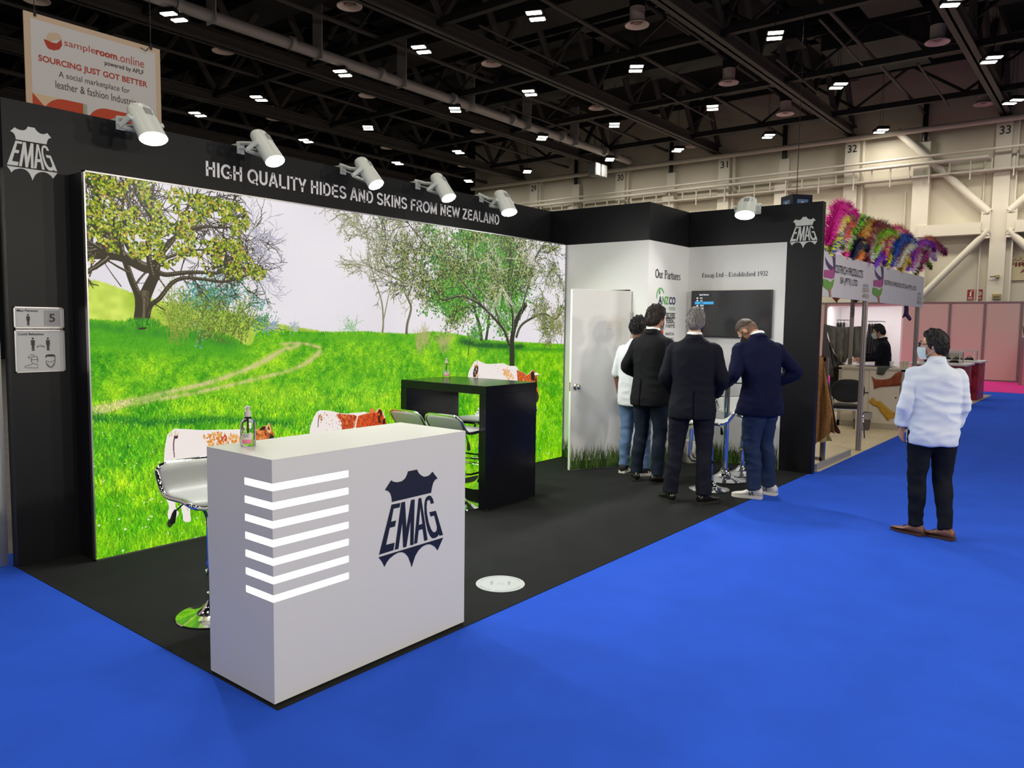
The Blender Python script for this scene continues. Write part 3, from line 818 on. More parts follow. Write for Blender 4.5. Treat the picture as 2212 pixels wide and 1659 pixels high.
flat_poly(mb, [(1.994, 1.455), (2.004, 1.46), (2.004, 1.45)], F); flat_poly(mb, [(2.046, 1.455), (2.036, 1.46), (2.036, 1.45)], F)
text_into(mb, '1.5m', F, (2.006, 2.034, 1.459, 1.467))
stroke2d(mb, [(1.93, 1.318), (2.0, 1.316), (2.0, 1.335), (1.975, 1.345), (1.95, 1.335), (1.925, 1.33), (1.922, 1.32), (1.93, 1.318)], .003, F)
stroke2d(mb, [(1.968, 1.348), (1.962, 1.36), (1.964, 1.385), (1.975, 1.39), (1.997, 1.39), (2.0, 1.38), (2.0, 1.35)], .003, F)
stroke2d(mb, [(1.978, 1.392), (1.978, 1.402), (1.955, 1.402)], .003, F); stroke2d(mb, [(1.962, 1.37), (2.0, 1.37)], .003, F)
stroke2d(mb, ell2d(1.95, 1.385, .006, .006, 10), .0025, F)
stroke2d(mb, arc(2.077, 1.36, .028, .045, 180, 360, 16) + [(2.105, 1.385)], .003, F)
flat_poly(mb, [(2.048, 1.375), (2.047, 1.395), (2.06, 1.403), (2.094, 1.403), (2.107, 1.395), (2.106, 1.375), (2.10, 1.388), (2.054, 1.388)], F)
stroke2d(mb, [(2.05, 1.36), (2.077, 1.352), (2.104, 1.36)], .003, F); stroke2d(mb, arc(2.077, 1.345, .018, .024, 180, 360, 12), .003, F)
child(mb, 'pictograms', M_ND, t)

# round floor sticker
t = thing('floor_sticker', (3.673, 3.005, .004), 'round pale distancing sticker on the black carpet beside the reception counter', 'floor sticker')
sc = (3.673, 3.005)
child(MB().lathe([(.155, .0045), (.155, .0056)], (sc[0], sc[1], 0), 48), 'disc', mat('floor sticker vinyl', srgb(186, 194, 194), .4), t)
mb = MB()
Rr = Matrix.Rotation(math.radians(-52), 2)
F = lambda a, b: (*(Vector(sc) + Rr @ Vector((a, b))), .0062)
for a0_, a1_ in ((20, 65), (75, 160), (200, 245), (255, 340)):
    stroke2d(mb, arc(0, 0, .134, .134, a0_, a1_, 20), .010, F)
keep = MB()
def manikin2(a, b, h):
    flat_poly(mb, ell2d(a, b + h * .92, h * .09, h * .09, 14), F)
    flat_poly(mb, [(a - .14 * h, b + .80 * h), (a + .14 * h, b + .80 * h), (a + .12 * h, b + .4 * h), (a + .09 * h, b + .4 * h), (a + .085 * h, b), (a, b + .05 * h), (a - .085 * h, b), (a - .09 * h, b + .4 * h), (a - .12 * h, b + .4 * h)], F)
manikin2(-.055, -.03, .075); manikin2(.055, -.03, .075)
text_into(mb, '2m', F, (-.02, .02, -.005, .015)); stroke2d(mb, [(-.025, -.02), (.025, -.02)], .004, F)
child(mb, 'print', mat('sticker print grey', srgb(150, 162, 162), .5), t)

# ------------------------------------------------------------------ spotlights on arms over the walls
M_LAMPW = mat('lamp white', srgb(214, 220, 212), .35)
M_LABEL = mat('lamp sticker', srgb(150, 152, 150), .5)
M_FACE = glow('spot face', (1, .98, .95, 1), 60.0)
sp_body = MB().rings([[Vector((x * s, y * s * .62, z)) for x, y in ell2d(0, 0, .105, .105, 24)] for z, s in ((.265, .55), (.262, .7), (.245, .86), (.2, .97), (.1, 1.0), (.015, 1.03), (0, 1.03))]).mesh('body', M_LAMPW, True)
sp_rim = MB().rings([[Vector((x * s, y * s * .62, z)) for x, y in ell2d(0, 0, .105, .105, 24)] for z, s in ((.012, 1.05), (-.004, 1.05), (-.004, .98), (.012, .98))], cap=False).mesh('rim', M_LAMPW, True)
sp_face = MB().rings([[Vector((x * s, y * s * .62, z)) for x, y in ell2d(0, 0, .105, .105, 24)] for z, s in ((-.001, 1.0), (-.006, .96))]).mesh('face', M_FACE)
sp_lab = MB().box(-.03, .03, -.0665, -.063, .155, .205).box(.045, .06, -.055, -.05, .16, .2).mesh('sticker', M_LABEL)
def arm_mesh():
    m = MB()
    m.cyl((-.135, 0, .14), (.135, 0, .14), .014, 10)
    m.box(-.14, -.125, -.015, .10, .125, .155); m.box(.125, .14, -.015, .10, .125, .155); m.box(-.14, .14, .09, .105, .125, .155)
    return m
spots = [(2.609, 5.30, 2.975, 'left end of the fascia, in front of the hanging banner'), (3.546, 5.30, 2.985, 'second from the left above the word HIGH QUALITY'),
         (4.571, 5.30, 2.955, 'middle one of the five, above the word HIDES'), (5.508, 5.30, 2.965, 'fourth from the left above the word SKINS'), (6.473, 5.30, 2.94, 'last of the five, above the word ZEALAND')]
SPOT_W = 18.5
SPOTS = [(x, y, z, lab, Vector((bx0, -.52, -.82)), True) for (x, y, z, lab), bx0 in zip(spots, (.12, .24, .26, .16, -.04))]
SPOTS.append((8.42, 3.40, 2.975, 'alone above the television wall, beside the blue number cube', Vector((-.66, -.12, -.76)), False))
sproto = None
for x, y, z, lab, d, back in SPOTS:
    d = d.normalized()
    t = link('spotlight', None); t.location = (x, y, z); t.empty_display_size = .1
    tag(t, 'white arm spotlight, ' + lab, 'spotlight', 'arm spotlights over the stand walls')
    # local -z looks along d, local x horizontal
    xx = Vector((0, 0, 1)).cross(d).normalized(); zz = -d; yy = zz.cross(xx)
    Mr = Matrix((xx, yy, zz)).transposed().to_4x4()
    for nm, me in (('body', sp_body), ('rim', sp_rim), ('face', sp_face), ('sticker', sp_lab)):
        o = link(nm, me, t); o.matrix_local = Mr @ Matrix.Translation((0, 0, -.13)) 
    c = Vector((x, y, z))
    if back:
        a = MB(); a.tube([c + Vector((-.02, .06, .03)), c + Vector((-.03, .2, .05)), Vector((x - .03, BY + .03, HB + .03))], .016, 10)
        a.box(x - .06, x, BY - .012, BY + .10, HB - .06, HB + .02)
        a.tube([c + Vector((-.06, .05, -.02)), c + Vector((-.05, .16, .0)), Vector((x - .05, BY - .01, HB - .02))], .006, 6)
    else:
        a = MB(); a.tube([c + Vector((.06, 0, .03)), c + Vector((.2, 0, .05)), Vector((XR + .05, y, HB + .03))], .016, 10)
        a.box(XR - .012, XR + .11, y - .03, y + .03, HB - .06, HB + .02)
    o = a.obj('arm', M_LAMPW, t, smooth=True); o.matrix_parent_inverse = Matrix.Translation(t.location).inverted()
    o = link('yoke', arm_mesh().mesh('yoke', M_LAMPW, True), t); o.matrix_local = Mr @ Matrix.Translation((0, 0, -.13))
    l = bpy.data.lights.new('spot_beam', 'AREA'); l.shape = 'DISK'; l.size = .19; l.energy = SPOT_W; l.color = (1.0, .97, .93); l.spread = math.radians(135)
    o = link('spot_beam', l); o.matrix_world = Matrix.Translation(c + d * .145) @ Mr

# hanging banner behind the stand
bn = thing('hanging_banner', (3.7, 8.5, 4.6), 'white sampleroom.online banner with tan border hanging over the stand wall', 'banner')
X0, X1, Z0, Z1 = 3.017, 4.36, 3.30, 4.60
child(MB().box(X0, X1, 8.5, 8.512, Z0, Z1), 'cloth', mat('banner tan', srgb(206, 182, 158), .8), bn)
fb = lambda d: (lambda a, b: (a, 8.5 - d, b))
child(MB().box(X0 + .055, X1 - .055, 8.498, 8.5, Z0 + .02, Z1 - .055), 'white_field', mat('banner white', srgb(208, 206, 208), .8), bn)
M_BRED = mat('banner red', srgb(178, 62, 48), .8); M_BDK = mat('banner ink', srgb(62, 50, 54), .8)
pb = lambda x, y: (lambda p: (p[0], p[2]))(at(x, y, 1, 8.5))
def btext(mb, s, xa, ya, xb, yb, h, bold):
    A = pb(xa, ya); B = pb(xb, yb)
    text_into(mb, s, fb(.004), (A[0], B[0], A[1], A[1] + h), bold)
mb = MB()
btext(mb, 'sample', 139, 103, 206, 117, .085, -.006)
btext(mb, 'room', 207, 118, 253, 132, .05, .03)
btext(mb, '.online', 255, 132, 311, 147, .085, -.006)
child(mb, 'website_lettering', M_BRED, bn); mb = MB()
btext(mb, 'SOURCING JUST GOT BETTER', 83, 135, 318, 191, .078, .02)
child(mb, 'slogan_lettering', M_BRED, bn)
mb = MB()
btext(mb, 'powered by APLF', 226, 143, 310, 161, .06, .012)
child(mb, 'small_lettering', M_BDK, bn); mb = MB()
btext(mb, 'A social marketplace for', 127, 170, 280, 203, .075, -.004)
btext(mb, 'leather & fashion Industries', 120, 190, 300, 226, .075, -.004)
child(mb, 'text_lettering', M_BDK, bn)
mb = MB()
q = [pb(*p) for p in ((94, 84), (104, 88), (112, 92), (122, 94), (132, 86), (134, 98), (128, 107), (116, 109), (104, 105), (98, 95))]
flat_poly(mb, q, fb(.004)); child(mb, 'leather_mark', M_BRED, bn)
mb = MB()
q = [pb(*p) for p in ((100, 80), (104, 71), (114, 70), (126, 72), (131, 80), (134, 88), (124, 86), (114, 88), (108, 92), (100, 86))]
flat_poly(mb, q, fb(.003)); child(mb, 'leather_mark', mat('banner tan', srgb(206, 182, 158), .8), bn)
# triangles and half discs along the bottom
Zb = Z0 + .02; Zt = 3.835
BT = mat('banner cream', srgb(214, 190, 158), .8); BG = mat('banner sage', srgb(160, 172, 150), .8)
child(MB().box(X0 + .055, X0 + .34, 8.4965, 8.498, Zb, Zt), 'pattern', BT, bn)
child(MB().box(X0 + .34, X0 + .56, 8.4965, 8.498, Zb, Zt), 'pattern', BG, bn)
mb = MB(); flat_poly(mb, [(X0 + .055, Zb), (X0 + .055, Zt), (X0 + .34, Zb + .22), (X0 + .34, Zb)], fb(.005))
flat_poly(mb, [(X0 + .45, Zb)] + [(X0 + .56 - .21 + .21 * math.cos(a), Zt - .21 + .21 * math.sin(a)) for a in np.linspace(PI, PI / 2, 10)] + [(X0 + .52, Zt), (X0 + .52, Zb)], fb(.005))
flat_poly(mb, [(X0 + .56, Zb), (X0 + .56, Zt - .2)] + [(X0 + .76 + .2 * math.cos(a), Zt - .2 + .2 * math.sin(a)) for a in np.linspace(PI, PI / 2, 10)] + [(X1 - .055, Zt), (X1 - .055, Zb)], fb(.005))
child(mb, 'pattern', mat('banner rust', srgb(190, 74, 48), .8), bn)
mb = MB()
for x in (X0 + .1, X1 - .1):
    mb.tube([(x, 8.506, Z1), (x, 8.506, 9.1)], .004, 5); mb.box(x - .012, x + .012, 8.495, 8.515, Z1 - .03, Z1 + .03)
mb.tube([(X1 - .1, 8.5, Z1 + .02), (X1 - .16, 8.49, Z1 - .06), (X1 - .22, 8.49, Z1 - .04)], .004, 5)
child(mb, 'hanging_wire', M_DARKMETAL, bn)

# blue number cube behind the right wall
cb = thing('number_cube', (12.5, 5.0, 3.3), 'dark blue hanging cube with light blue number 3 panels above the stand wall', 'sign')
NB = mat('cube navy', srgb(24, 26, 52), .5); NL = mat('cube light blue', srgb(112, 160, 205), .5)
c0 = at(1713, 419, 0, 16.5)          # near vertical edge of the cube, at its top
CS = .46
cb.location = (c0.x, c0.y, c0.z); cb.rotation_euler = (0, 0, math.radians(-39.7))
MB().box(0, CS, 0, CS, -.6, 0).obj('shell', NB, cb)
for fn in ((lambda d: (lambda a, b: (a, -d, b))), (lambda d: (lambda a, b: (-d, CS - a, b)))):
    mb = MB(); flat_poly(mb, [(CS * .22, -.42), (CS * .78, -.42), (CS * .78, -.1), (CS * .22, -.1)], fn(.004)); mb.obj('number_panel', NL, cb)
    mb = MB(); text_into(mb, '3', fn(.008), (CS * .4, CS * .6, -.37, -.14), .02); mb.obj('number', M_LETTERW, cb)
MB().tube([(CS / 2, CS / 2, 0), (CS / 2, CS / 2, 9.1 - c0.z)], .008, 6).obj('hanging_wire', M_DARKMETAL, cb)

# stand of the neighbour at the far left
struct(MB().box(-.2, 1.70, 6.3, 6.36, 0, 2.5).obj('wall_neighbour_left', mat('cream panel', srgb(214, 200, 176), .5)))
struct(MB().box(1.76, 1.825, 5.72, 5.79, 0, 2.6).obj('trim_post', M_ALU))
# ================================================================== LIGHTBOX PRINT (painted into a picture made here)
AW, AH = 2400, 1128
IMG = np.zeros((AH, AW, 3), np.float32)
def uv(x, y):
    p = at(x, y, 1, LY); return ((p.x - LX0) / (LX1 - LX0) * AW, (HW - p.z) / HW * AH)
PS = AW / (LX1 - LX0)
rg = np.random.default_rng(5); rr = random.Random(5)
YY, XX = np.mgrid[0:AH, 0:AW].astype(np.float32)
def c8(*c): return np.array(c, np.float32)
def vnoise(w, h, cell, seed):
    g = np.random.default_rng(seed).random((int(h / cell) + 3, int(w / cell) + 3)).astype(np.float32)
    y = np.arange(h, dtype=np.float32) / cell; x = np.arange(w, dtype=np.float32) / cell
    yi = y.astype(int); xi = x.astype(int); fy = (y - yi)[:, None]; fx = (x - xi)[None]
    fy = fy * fy * (3 - 2 * fy); fx = fx * fx * (3 - 2 * fx)
    a = g[yi][:, xi]; b = g[yi][:, xi + 1]; c = g[yi + 1][:, xi]; d = g[yi + 1][:, xi + 1]
    return a * (1 - fy) * (1 - fx) + b * (1 - fy) * fx + c * fy * (1 - fx) + d * fy * fx
def polymask(P):
    P = np.array(P, np.float32); x0 = max(int(P[:, 0].min()), 0); x1 = min(int(P[:, 0].max()) + 2, AW); y0 = max(int(P[:, 1].min()), 0); y1 = min(int(P[:, 1].max()) + 2, AH)
    if x1 <= x0 or y1 <= y0: return None
    xs = np.arange(x0, x1, dtype=np.float32)[None] + .5; ys = np.arange(y0, y1, dtype=np.float32)[:, None] + .5
    m = np.zeros((y1 - y0, x1 - x0), bool); n = len(P)
    for i in range(n):
        ax, ay = P[i]; bx, by = P[(i + 1) % n]
        if ay == by: continue
        c = (ay > ys) != (by > ys)
        m ^= c & (xs < (bx - ax) * (ys - ay) / (by - ay) + ax)
    return m, x0, x1, y0, y1
def fill(P, col, alpha=1.0):
    r = polymask(P)
    if r is None: return
    m, x0, x1, y0, y1 = r; s = IMG[y0:y1, x0:x1]
    if alpha >= 1: s[m] = col
    else: s[m] = s[m] * (1 - alpha) + np.asarray(col, np.float32) * alpha
def blob(x, y, r, col, a=1.0, ry=None):
    ry = ry or r; x0 = max(int(x - r), 0); x1 = min(int(x + r) + 2, AW); y0 = max(int(y - ry), 0); y1 = min(int(y + ry) + 2, AH)
    if x1 <= x0 or y1 <= y0: return
    d = ((XX[y0:y1, x0:x1] - x) / r) ** 2 + ((YY[y0:y1, x0:x1] - y) / ry) ** 2
    w = (np.clip((1 - d) * max(r, 1.5), 0, 1) * a)[..., None]
    IMG[y0:y1, x0:x1] = IMG[y0:y1, x0:x1] * (1 - w) + col * w
def seg(a, b, w0, w1, col, alpha=1.0):
    dx, dy = b[0] - a[0], b[1] - a[1]; l = math.hypot(dx, dy) or 1; nx, ny = -dy / l, dx / l
    w0 = max(w0, 1.1); w1 = max(w1, 1.0)
    fill([(a[0] + nx * w0 / 2, a[1] + ny * w0 / 2), (b[0] + nx * w1 / 2, b[1] + ny * w1 / 2), (b[0] - nx * w1 / 2, b[1] - ny * w1 / 2), (a[0] - nx * w0 / 2, a[1] - ny * w0 / 2)], col, alpha)
def line(pts, w0, w1, col, alpha=1.0, light=None):
    n = len(pts) - 1
    for i in range(n):
        wa = w0 + (w1 - w0) * i / n; wb_ = w0 + (w1 - w0) * (i + 1) / n
        seg(pts[i], pts[i + 1], wa, wb_, col, alpha)
        if wa > 5: blob(pts[i + 1][0], pts[i + 1][1], wb_ / 2, np.asarray(col, np.float32))
        if light is not None and wa > 4:
            o = wa * .22
            seg((pts[i][0] + o, pts[i][1] - o), (pts[i + 1][0] + o, pts[i + 1][1] - o), wa * .25, wb_ * .25, light, .7)
def smooth(pts, n=6):
    out = []; k = len(pts)
    for i in range(k - 1):
        p0, p1, p2, p3 = [np.array(pts[min(max(j, 0), k - 1)], np.float32) for j in (i - 1, i, i + 1, i + 2)]
        for t in np.linspace(0, 1, n, endpoint=False):
            out.append(tuple(.5 * ((2 * p1) + (p2 - p0) * t + (2 * p0 - 5 * p1 + 4 * p2 - p3) * t * t + (3 * p1 - p0 - 3 * p2 + p3) * t ** 3)))
    out.append(tuple(pts[-1])); return out
U = lambda *P: [uv(*p) for p in P]

# sky
IMG[:] = c8(227, 222, 227)
IMG += ((vnoise(AW, AH, 160, 1) - .5) * 8)[..., None] * c8(1, 1, .9)
# ---- ground
def ground(edge, ramp):
    e = smooth(U(*edge), 8); ex = np.array([p[0] for p in e]); ey = np.array([p[1] for p in e])
    o = np.argsort(ex); yl = np.interp(np.arange(AW), ex[o], ey[o]).astype(np.float32)
    jag = (np.random.default_rng(3).random(AW) - .5) * 7
    m = YY > (yl + jag)[None]
    return m, YY - yl[None]
GN = vnoise(AW, AH, 70, 2); GN2 = vnoise(AW, AH, 18, 3); GN3 = vnoise(AW, AH, 6, 4)
m, d = ground([(180, 607), (205, 606), (232, 613), (285, 632), (350, 650), (430, 663), (500, 676), (560, 692), (610, 702), (700, 716), (760, 720), (1240, 745)], 0)
hill = c8(178, 204, 72) + (GN[..., None] - .5) * c8(50, 36, 40) + (GN2[..., None] - .5) * c8(30, 24, 20)
IMG[m] = hill[m]
m, d = ground([(180, 688), (197, 690), (286, 696), (367, 705), (446, 711), (502, 728), (530, 745), (545, 742), (557, 718), (600, 715), (692, 718), (780, 716), (877, 721), (940, 717), (1004, 725), (1029, 732), (1130, 740), (1226, 744)], 0)
gr = c8(104, 180, 12) + (GN[..., None] - .5) * c8(70, 46, 10) + (GN2[..., None] - .5) * c8(60, 40, 10)
gr = gr * (.86 + .28 * vnoise(AW, AH, 3, 41))[..., None] + ((GN3 - .5) * 34)[..., None] * c8(1, .9, .2)
IMG[m] = gr[m]
GM_ = m.copy()
def tint(pts, col, a, soft=26):
    """wide soft strokes over the grass"""
    pts = smooth(U(*pts), 10); acc = np.zeros((AH, AW), np.float32)
    for x, y in pts:
        x0 = max(int(x - 3 * soft), 0); x1 = min(int(x + 3 * soft), AW); y0 = max(int(y - 2 * soft), 0); y1 = min(int(y + 2 * soft), AH)
        if x1 <= x0 or y1 <= y0: continue
        w = np.exp(-((XX[y0:y1, x0:x1] - x) / (soft * 1.3)) ** 2 - ((YY[y0:y1, x0:x1] - y) / (soft * .55)) ** 2)
        acc[y0:y1, x0:x1] = np.maximum(acc[y0:y1, x0:x1], w)
    acc = acc * a * GM_; acc *= (.55 + .9 * GN2).clip(0, 1.2)
    acc = acc.clip(0, 1)[..., None]
    IMG[:] = IMG * (1 - acc) + c8(*col) * acc
DARKG = (50, 138, 30)
tint([(200, 705), (260, 712), (330, 720), (420, 728), (500, 745)], DARKG, .9, 40)
tint([(200, 735), (300, 745), (400, 750), (500, 765)], (70, 160, 20), .7, 50)
tint([(640, 728), (760, 730), (900, 732)], (84, 170, 16), .75, 26)
tint([(1000, 738), (1030, 745), (1080, 748), (1125, 750)], (26, 92, 30), 1.0, 26)
tint([(1135, 755), (1180, 756), (1226, 757)], (60, 150, 24), .9, 20)
tint([(205, 905), (260, 909), (320, 916), (400, 913), (470, 910), (560, 914), (620, 918)], (34, 120, 26), 1.0, 22)
tint([(205, 965), (260, 990), (330, 960)], (70, 160, 14), .6, 60)
tint([(720, 830), (800, 842), (900, 835), (980, 850)], (120, 196, 30), .7, 40)
tint([(1100, 800), (1160, 830), (1216, 845)], (70, 160, 26), .7, 30)
tint([(1150, 880), (1190, 930), (1212, 960)], (140, 208, 30), .6, 50)
tint([(210, 1110), (300, 1140), (420, 1120)], (84, 170, 10), .6, 60)
tint([(540, 850), (640, 860), (760, 870), (860, 860)], (150, 206, 34), .6, 60)
TRK = (200, 196, 130)
tint([(640, 747), (605, 760), (575, 778), (530, 800), (450, 828), (350, 852), (270, 870), (205, 885)], TRK, .95, 15)
tint([(690, 760), (672, 778), (630, 800), (560, 818), (470, 840), (380, 858), (300, 872), (215, 893)], TRK, .9, 13)
tint([(612, 744), (640, 742), (668, 745), (690, 752)], (206, 190, 140), .8, 10)
# ---- grass blades, painted from back to front
NB_ = 52000
bx = rg.random(NB_) * AW; by = np.sort(rg.random(NB_) ** .75) * (AH * .66) + AH * .42
keepb = GM_[np.minimum(by.astype(int), AH - 1), bx.astype(int)]
bx, by = bx[keepb], by[keepb]
depth = ((by - AH * .45) / (AH * .55)).clip(0, 1)
ln = 4 + 26 * depth ** 1.3 * (.5 + rg.random(len(bx))); lean = rg.normal(0, .35, len(bx)) * ln
base = IMG[np.minimum(by.astype(int), AH - 1), bx.astype(int)]
k = rg.random(len(bx))[:, None]
bc = base * (.78 + .5 * rg.random((len(bx), 1))) + np.where(k > .72, c8(55, 45, 6), c8(0, 0, 0)) + np.where(k < .25, c8(-40, -30, -8), c8(0, 0, 0))
for s in range(14):
    t = s / 13
    px = bx + lean * t * t; py = by - ln * t
    on = ln > s * .8
    for wv in (0, 1, 2):
        ok = on & (px + wv >= 0) & (px + wv < AW) & (py >= 0) & (py < AH) & ((wv == 0) | (depth > .25 * wv) & (t < .8))
        yi = py[ok].astype(int); xi = (px[ok] + wv).astype(int); gm = GM_[yi, xi]
        IMG[yi[gm], xi[gm]] = bc[ok][gm] * (.92 + .16 * t)
# ---- daisies
for i in range(520):
    y = AH * (.47 + .53 * rr.random() ** .9); x = rr.random() * AW
    if not GM_[min(int(y), AH - 1), int(x)]: continue
    s = (1.2 + 5.5 * max(0, (y / AH - .45)) ** 1.2 * rr.uniform(.5, 1.2))
    blob(x, y, s * 1.15, c8(236, 240, 220), .95, s * .85)

BARK = c8(46, 44, 30); BARKL = c8(150, 140, 110)
def branch(p, ang, ln_, w, lev, col, light, leaves, droop=0.0, spread=.55):
    n = 5; pts = [p]; a = ang
    for i in range(n):
        a += rr.gauss(0, .16) + droop * math.cos(a) * .12
        pts.append((pts[-1][0] + math.cos(a) * ln_ / n, pts[-1][1] + math.sin(a) * ln_ / n))
    line(pts, max(w, 2.0), max(w * .55, 1.4), col, 1.0, light)
    leaves.append((pts[-1], lev)); leaves.append((pts[3], lev))
    if lev > 0:
        for k in range(rr.choice((2, 3, 3))):
            q = pts[rr.choice((2, 3, 4, 5))]
            branch(q, a + rr.gauss(0, spread), ln_ * rr.uniform(.55, .85), w * .58, lev - 1, col, light, leaves, droop, spread)
def leafcloud(pts, cols, n, spread, size, clip=None):
    for (p, lev) in pts:
        for i in range(n):
            x = p[0] + rr.gauss(0, spread); y = p[1] + rr.gauss(0, spread * .8)
            if clip and not clip(x, y): continue
            s = size * rr.uniform(.5, 1.35); a = rr.random() * PI; c, q = math.cos(a), math.sin(a)
            fill([(x + c * s, y + q * s), (x - q * s * .6, y + c * s * .6), (x - c * s, y - q * s), (x + q * s * .6, y - c * s * .6)], cols[rr.randrange(len(cols))])
# ---- blue-green shrub behind the big tree, low dry shrubs
lv = []
for i in range(12):
    b = uv(445 + rr.uniform(-8, 60), 712 + rr.uniform(-6, 18)); branch(b, -PI / 2 + rr.gauss(.05, .22), 105 * rr.uniform(.7, 1.1), 4, 3, c8(60, 84, 60), None, lv, spread=.4)
leafcloud(lv, [c8(60, 140, 120), c8(90, 165, 160), c8(110, 170, 180), c8(60, 120, 70)], 2, 14, 4)
lv = []
for i in range(34):
    b = uv(420 + rr.uniform(-10, 125), 722 + rr.uniform(-14, 26)); branch(b, -PI / 2 + rr.gauss(.1, .35), 70 * rr.uniform(.6, 1.2), 2.5, 2, c8(88, 104, 40), None, lv, spread=.5)
for i in range(22):
    b = uv(365 + rr.uniform(0, 45), 735 + rr.uniform(-10, 14)); branch(b, -PI / 2 + rr.gauss(.1, .25), 80 * rr.uniform(.6, 1.2), 2.2, 2, c8(140, 150, 60), None, lv, spread=.5)
leafcloud(lv, [c8(110, 150, 40), c8(140, 176, 60), c8(80, 120, 30), c8(170, 180, 80)], 2, 8, 3)
lv = []
for (x, y, s, c) in ((577, 702, 26, c8(90, 140, 90)), (640, 712, 16, c8(170, 180, 190)), (763, 712, 30, c8(130, 180, 120)), (590, 706, 14, c8(150, 160, 200))):
    for i in range(8):
        branch(uv(x + rr.uniform(-4, 4), y + 6), -PI / 2 + rr.gauss(0, .6), s * 1.3, 2, 1, c, None, lv)
    leafcloud(lv[-20:], [c, c * .8, c * 1.1], 3, 9, 3)
# ---- big tree at the left
lv = []
TR = c8(58, 52, 36); TRL = c8(160, 148, 120)
def limb(P, w0, w1, sub=0, ln_=110, lev=3, col=TR, light=TRL, droop=0, out=lv):
    q = smooth(U(*P), 7); line(q, w0, w1, col, 1.0, light)
    for i in range(sub):
        j = rr.randrange(int(len(q) * .3), len(q)); k = min(j + 1, len(q) - 1)
        a = math.atan2(q[k][1] - q[k - 1][1], q[k][0] - q[k - 1][0])
        branch(q[j], a + rr.choice((-1, 1)) * rr.uniform(.3, 1.2), ln_ * rr.uniform(.6, 1.1), max(w1 * .6, 3), lev, col, light, out, droop)
limb([(306, 700), (308, 670), (312, 645), (326, 612), (336, 590), (334, 570)], 46, 26)
for i in range(70):
    x = rr.uniform(-13, 15); p = U((306 + x * 1.15, 702), (306 + x, 660), (312 + x * .7, 628)); line(p, rr.uniform(2, 6), 2, [c8(30, 26, 18), c8(90, 82, 58), c8(120, 108, 80), c8(50, 46, 30)][rr.randrange(4)], .75)
limb([(296, 698), (300, 668), (298, 640), (284, 605), (272, 570), (258, 535), (240, 505), (228, 490)], 26, 12, 3)
limb([(318, 690), (325, 662), (345, 645), (372, 612), (400, 601), (440, 604), (480, 609), (510, 604), (545, 590)], 16, 7, 9, 80, 2)
limb([(334, 580), (312, 578), (280, 562), (255, 552), (220, 548), (186, 548)], 30, 34, 7, 120)
limb([(338, 588), (360, 594), (395, 590), (430, 589), (470, 590), (500, 580), (530, 580)], 16, 7, 9, 90, 3)
limb([(330, 600), (322, 560), (322, 510), (328, 470), (330, 420), (332, 395)], 20, 6, 12, 120, 3)
limb([(336, 585), (360, 530), (400, 500), (440, 490), (480, 492), (510, 490)], 16, 5, 12, 100, 3)
limb([(300, 570), (270, 520), (262, 470), (270, 420), (280, 395)], 16, 5, 12, 110, 3)
limb([(340, 560), (380, 510), (400, 460), (420, 430), (450, 425)], 14, 4, 12, 100, 3)
limb([(230, 548), (215, 500), (205, 460), (212, 420)], 14, 4, 10, 100, 3)
limb([(350, 560), (400, 545), (440, 540), (480, 548), (505, 560)], 9, 3, 8, 80, 3)
limb([(262, 620), (240, 590), (224, 566)], 3, 2, 0); limb([(310, 640), (330, 655), (358, 672)], 5, 3, 0)
wisp = []
for i in range(22):
    branch(uv(540 + rr.uniform(-30, 25), 560 + rr.uniform(-80, 60)), rr.gauss(.1, .6), 62, 1.4, 2, c8(168, 166, 182), None, wisp, spread=.5)
for i in range(420):
    x = 305 + rr.gauss(0, 16); p = uv(x, 705 + rr.uniform(-4, 4)); seg(p, (p[0] + rr.gauss(0, 4), p[1] - rr.uniform(8, 24)), 2.4, 1, [c8(60, 150, 30), c8(90, 170, 30), c8(40, 120, 24)][rr.randrange(3)])
CROWN = np.array(smooth(U((186, 372), (260, 380), (340, 396), (430, 420), (500, 436), (530, 452), (538, 490), (520, 520), (540, 560), (575, 585), (560, 606), (500, 604), (450, 598), (430, 560), (395, 556), (370, 580), (345, 575), (330, 560), (300, 560), (260, 552), (240, 548), (215, 566), (188, 575)), 4))
CM = np.zeros((AH, AW), bool); r_ = polymask(CROWN); CM[r_[3]:r_[4], r_[1]:r_[2]] = r_[0]
CL = vnoise(AW, AH, 34, 21) * .6 + vnoise(AW, AH, 13, 22) * .4
def incrown(th):
    return lambda x, y: 0 <= x < AW and 0 <= y < AH and CM[int(y), int(x)] and CL[int(y), int(x)] > th
DLEAF = [c8(52, 68, 20), c8(78, 98, 24), c8(40, 48, 22), c8(100, 120, 34)]
LEAF = [c8(156, 170, 30), c8(196, 198, 54), c8(126, 150, 24), c8(172, 182, 40), c8(176, 160, 50), c8(150, 166, 30), c8(110, 130, 24), c8(214, 212, 110), c8(196, 150, 60), c8(160, 180, 50), c8(90, 112, 24)]
def scatter(n, th, cols, size):
    c = incrown(th)
    for i in range(n):
        x = rr.uniform(0, AW * .36); y = rr.uniform(0, AH * .56)
        if not c(x, y): continue
        s = size * rr.uniform(.5, 1.35); a = rr.random() * PI; ca, q = math.cos(a), math.sin(a)
        fill([(x + ca * s, y + q * s), (x - q * s * .6, y + ca * s * .6), (x - ca * s, y - q * s), (x + q * s * .6, y - ca * s * .6)], cols[rr.randrange(len(cols))])
scatter(15000, .44, DLEAF, 6)
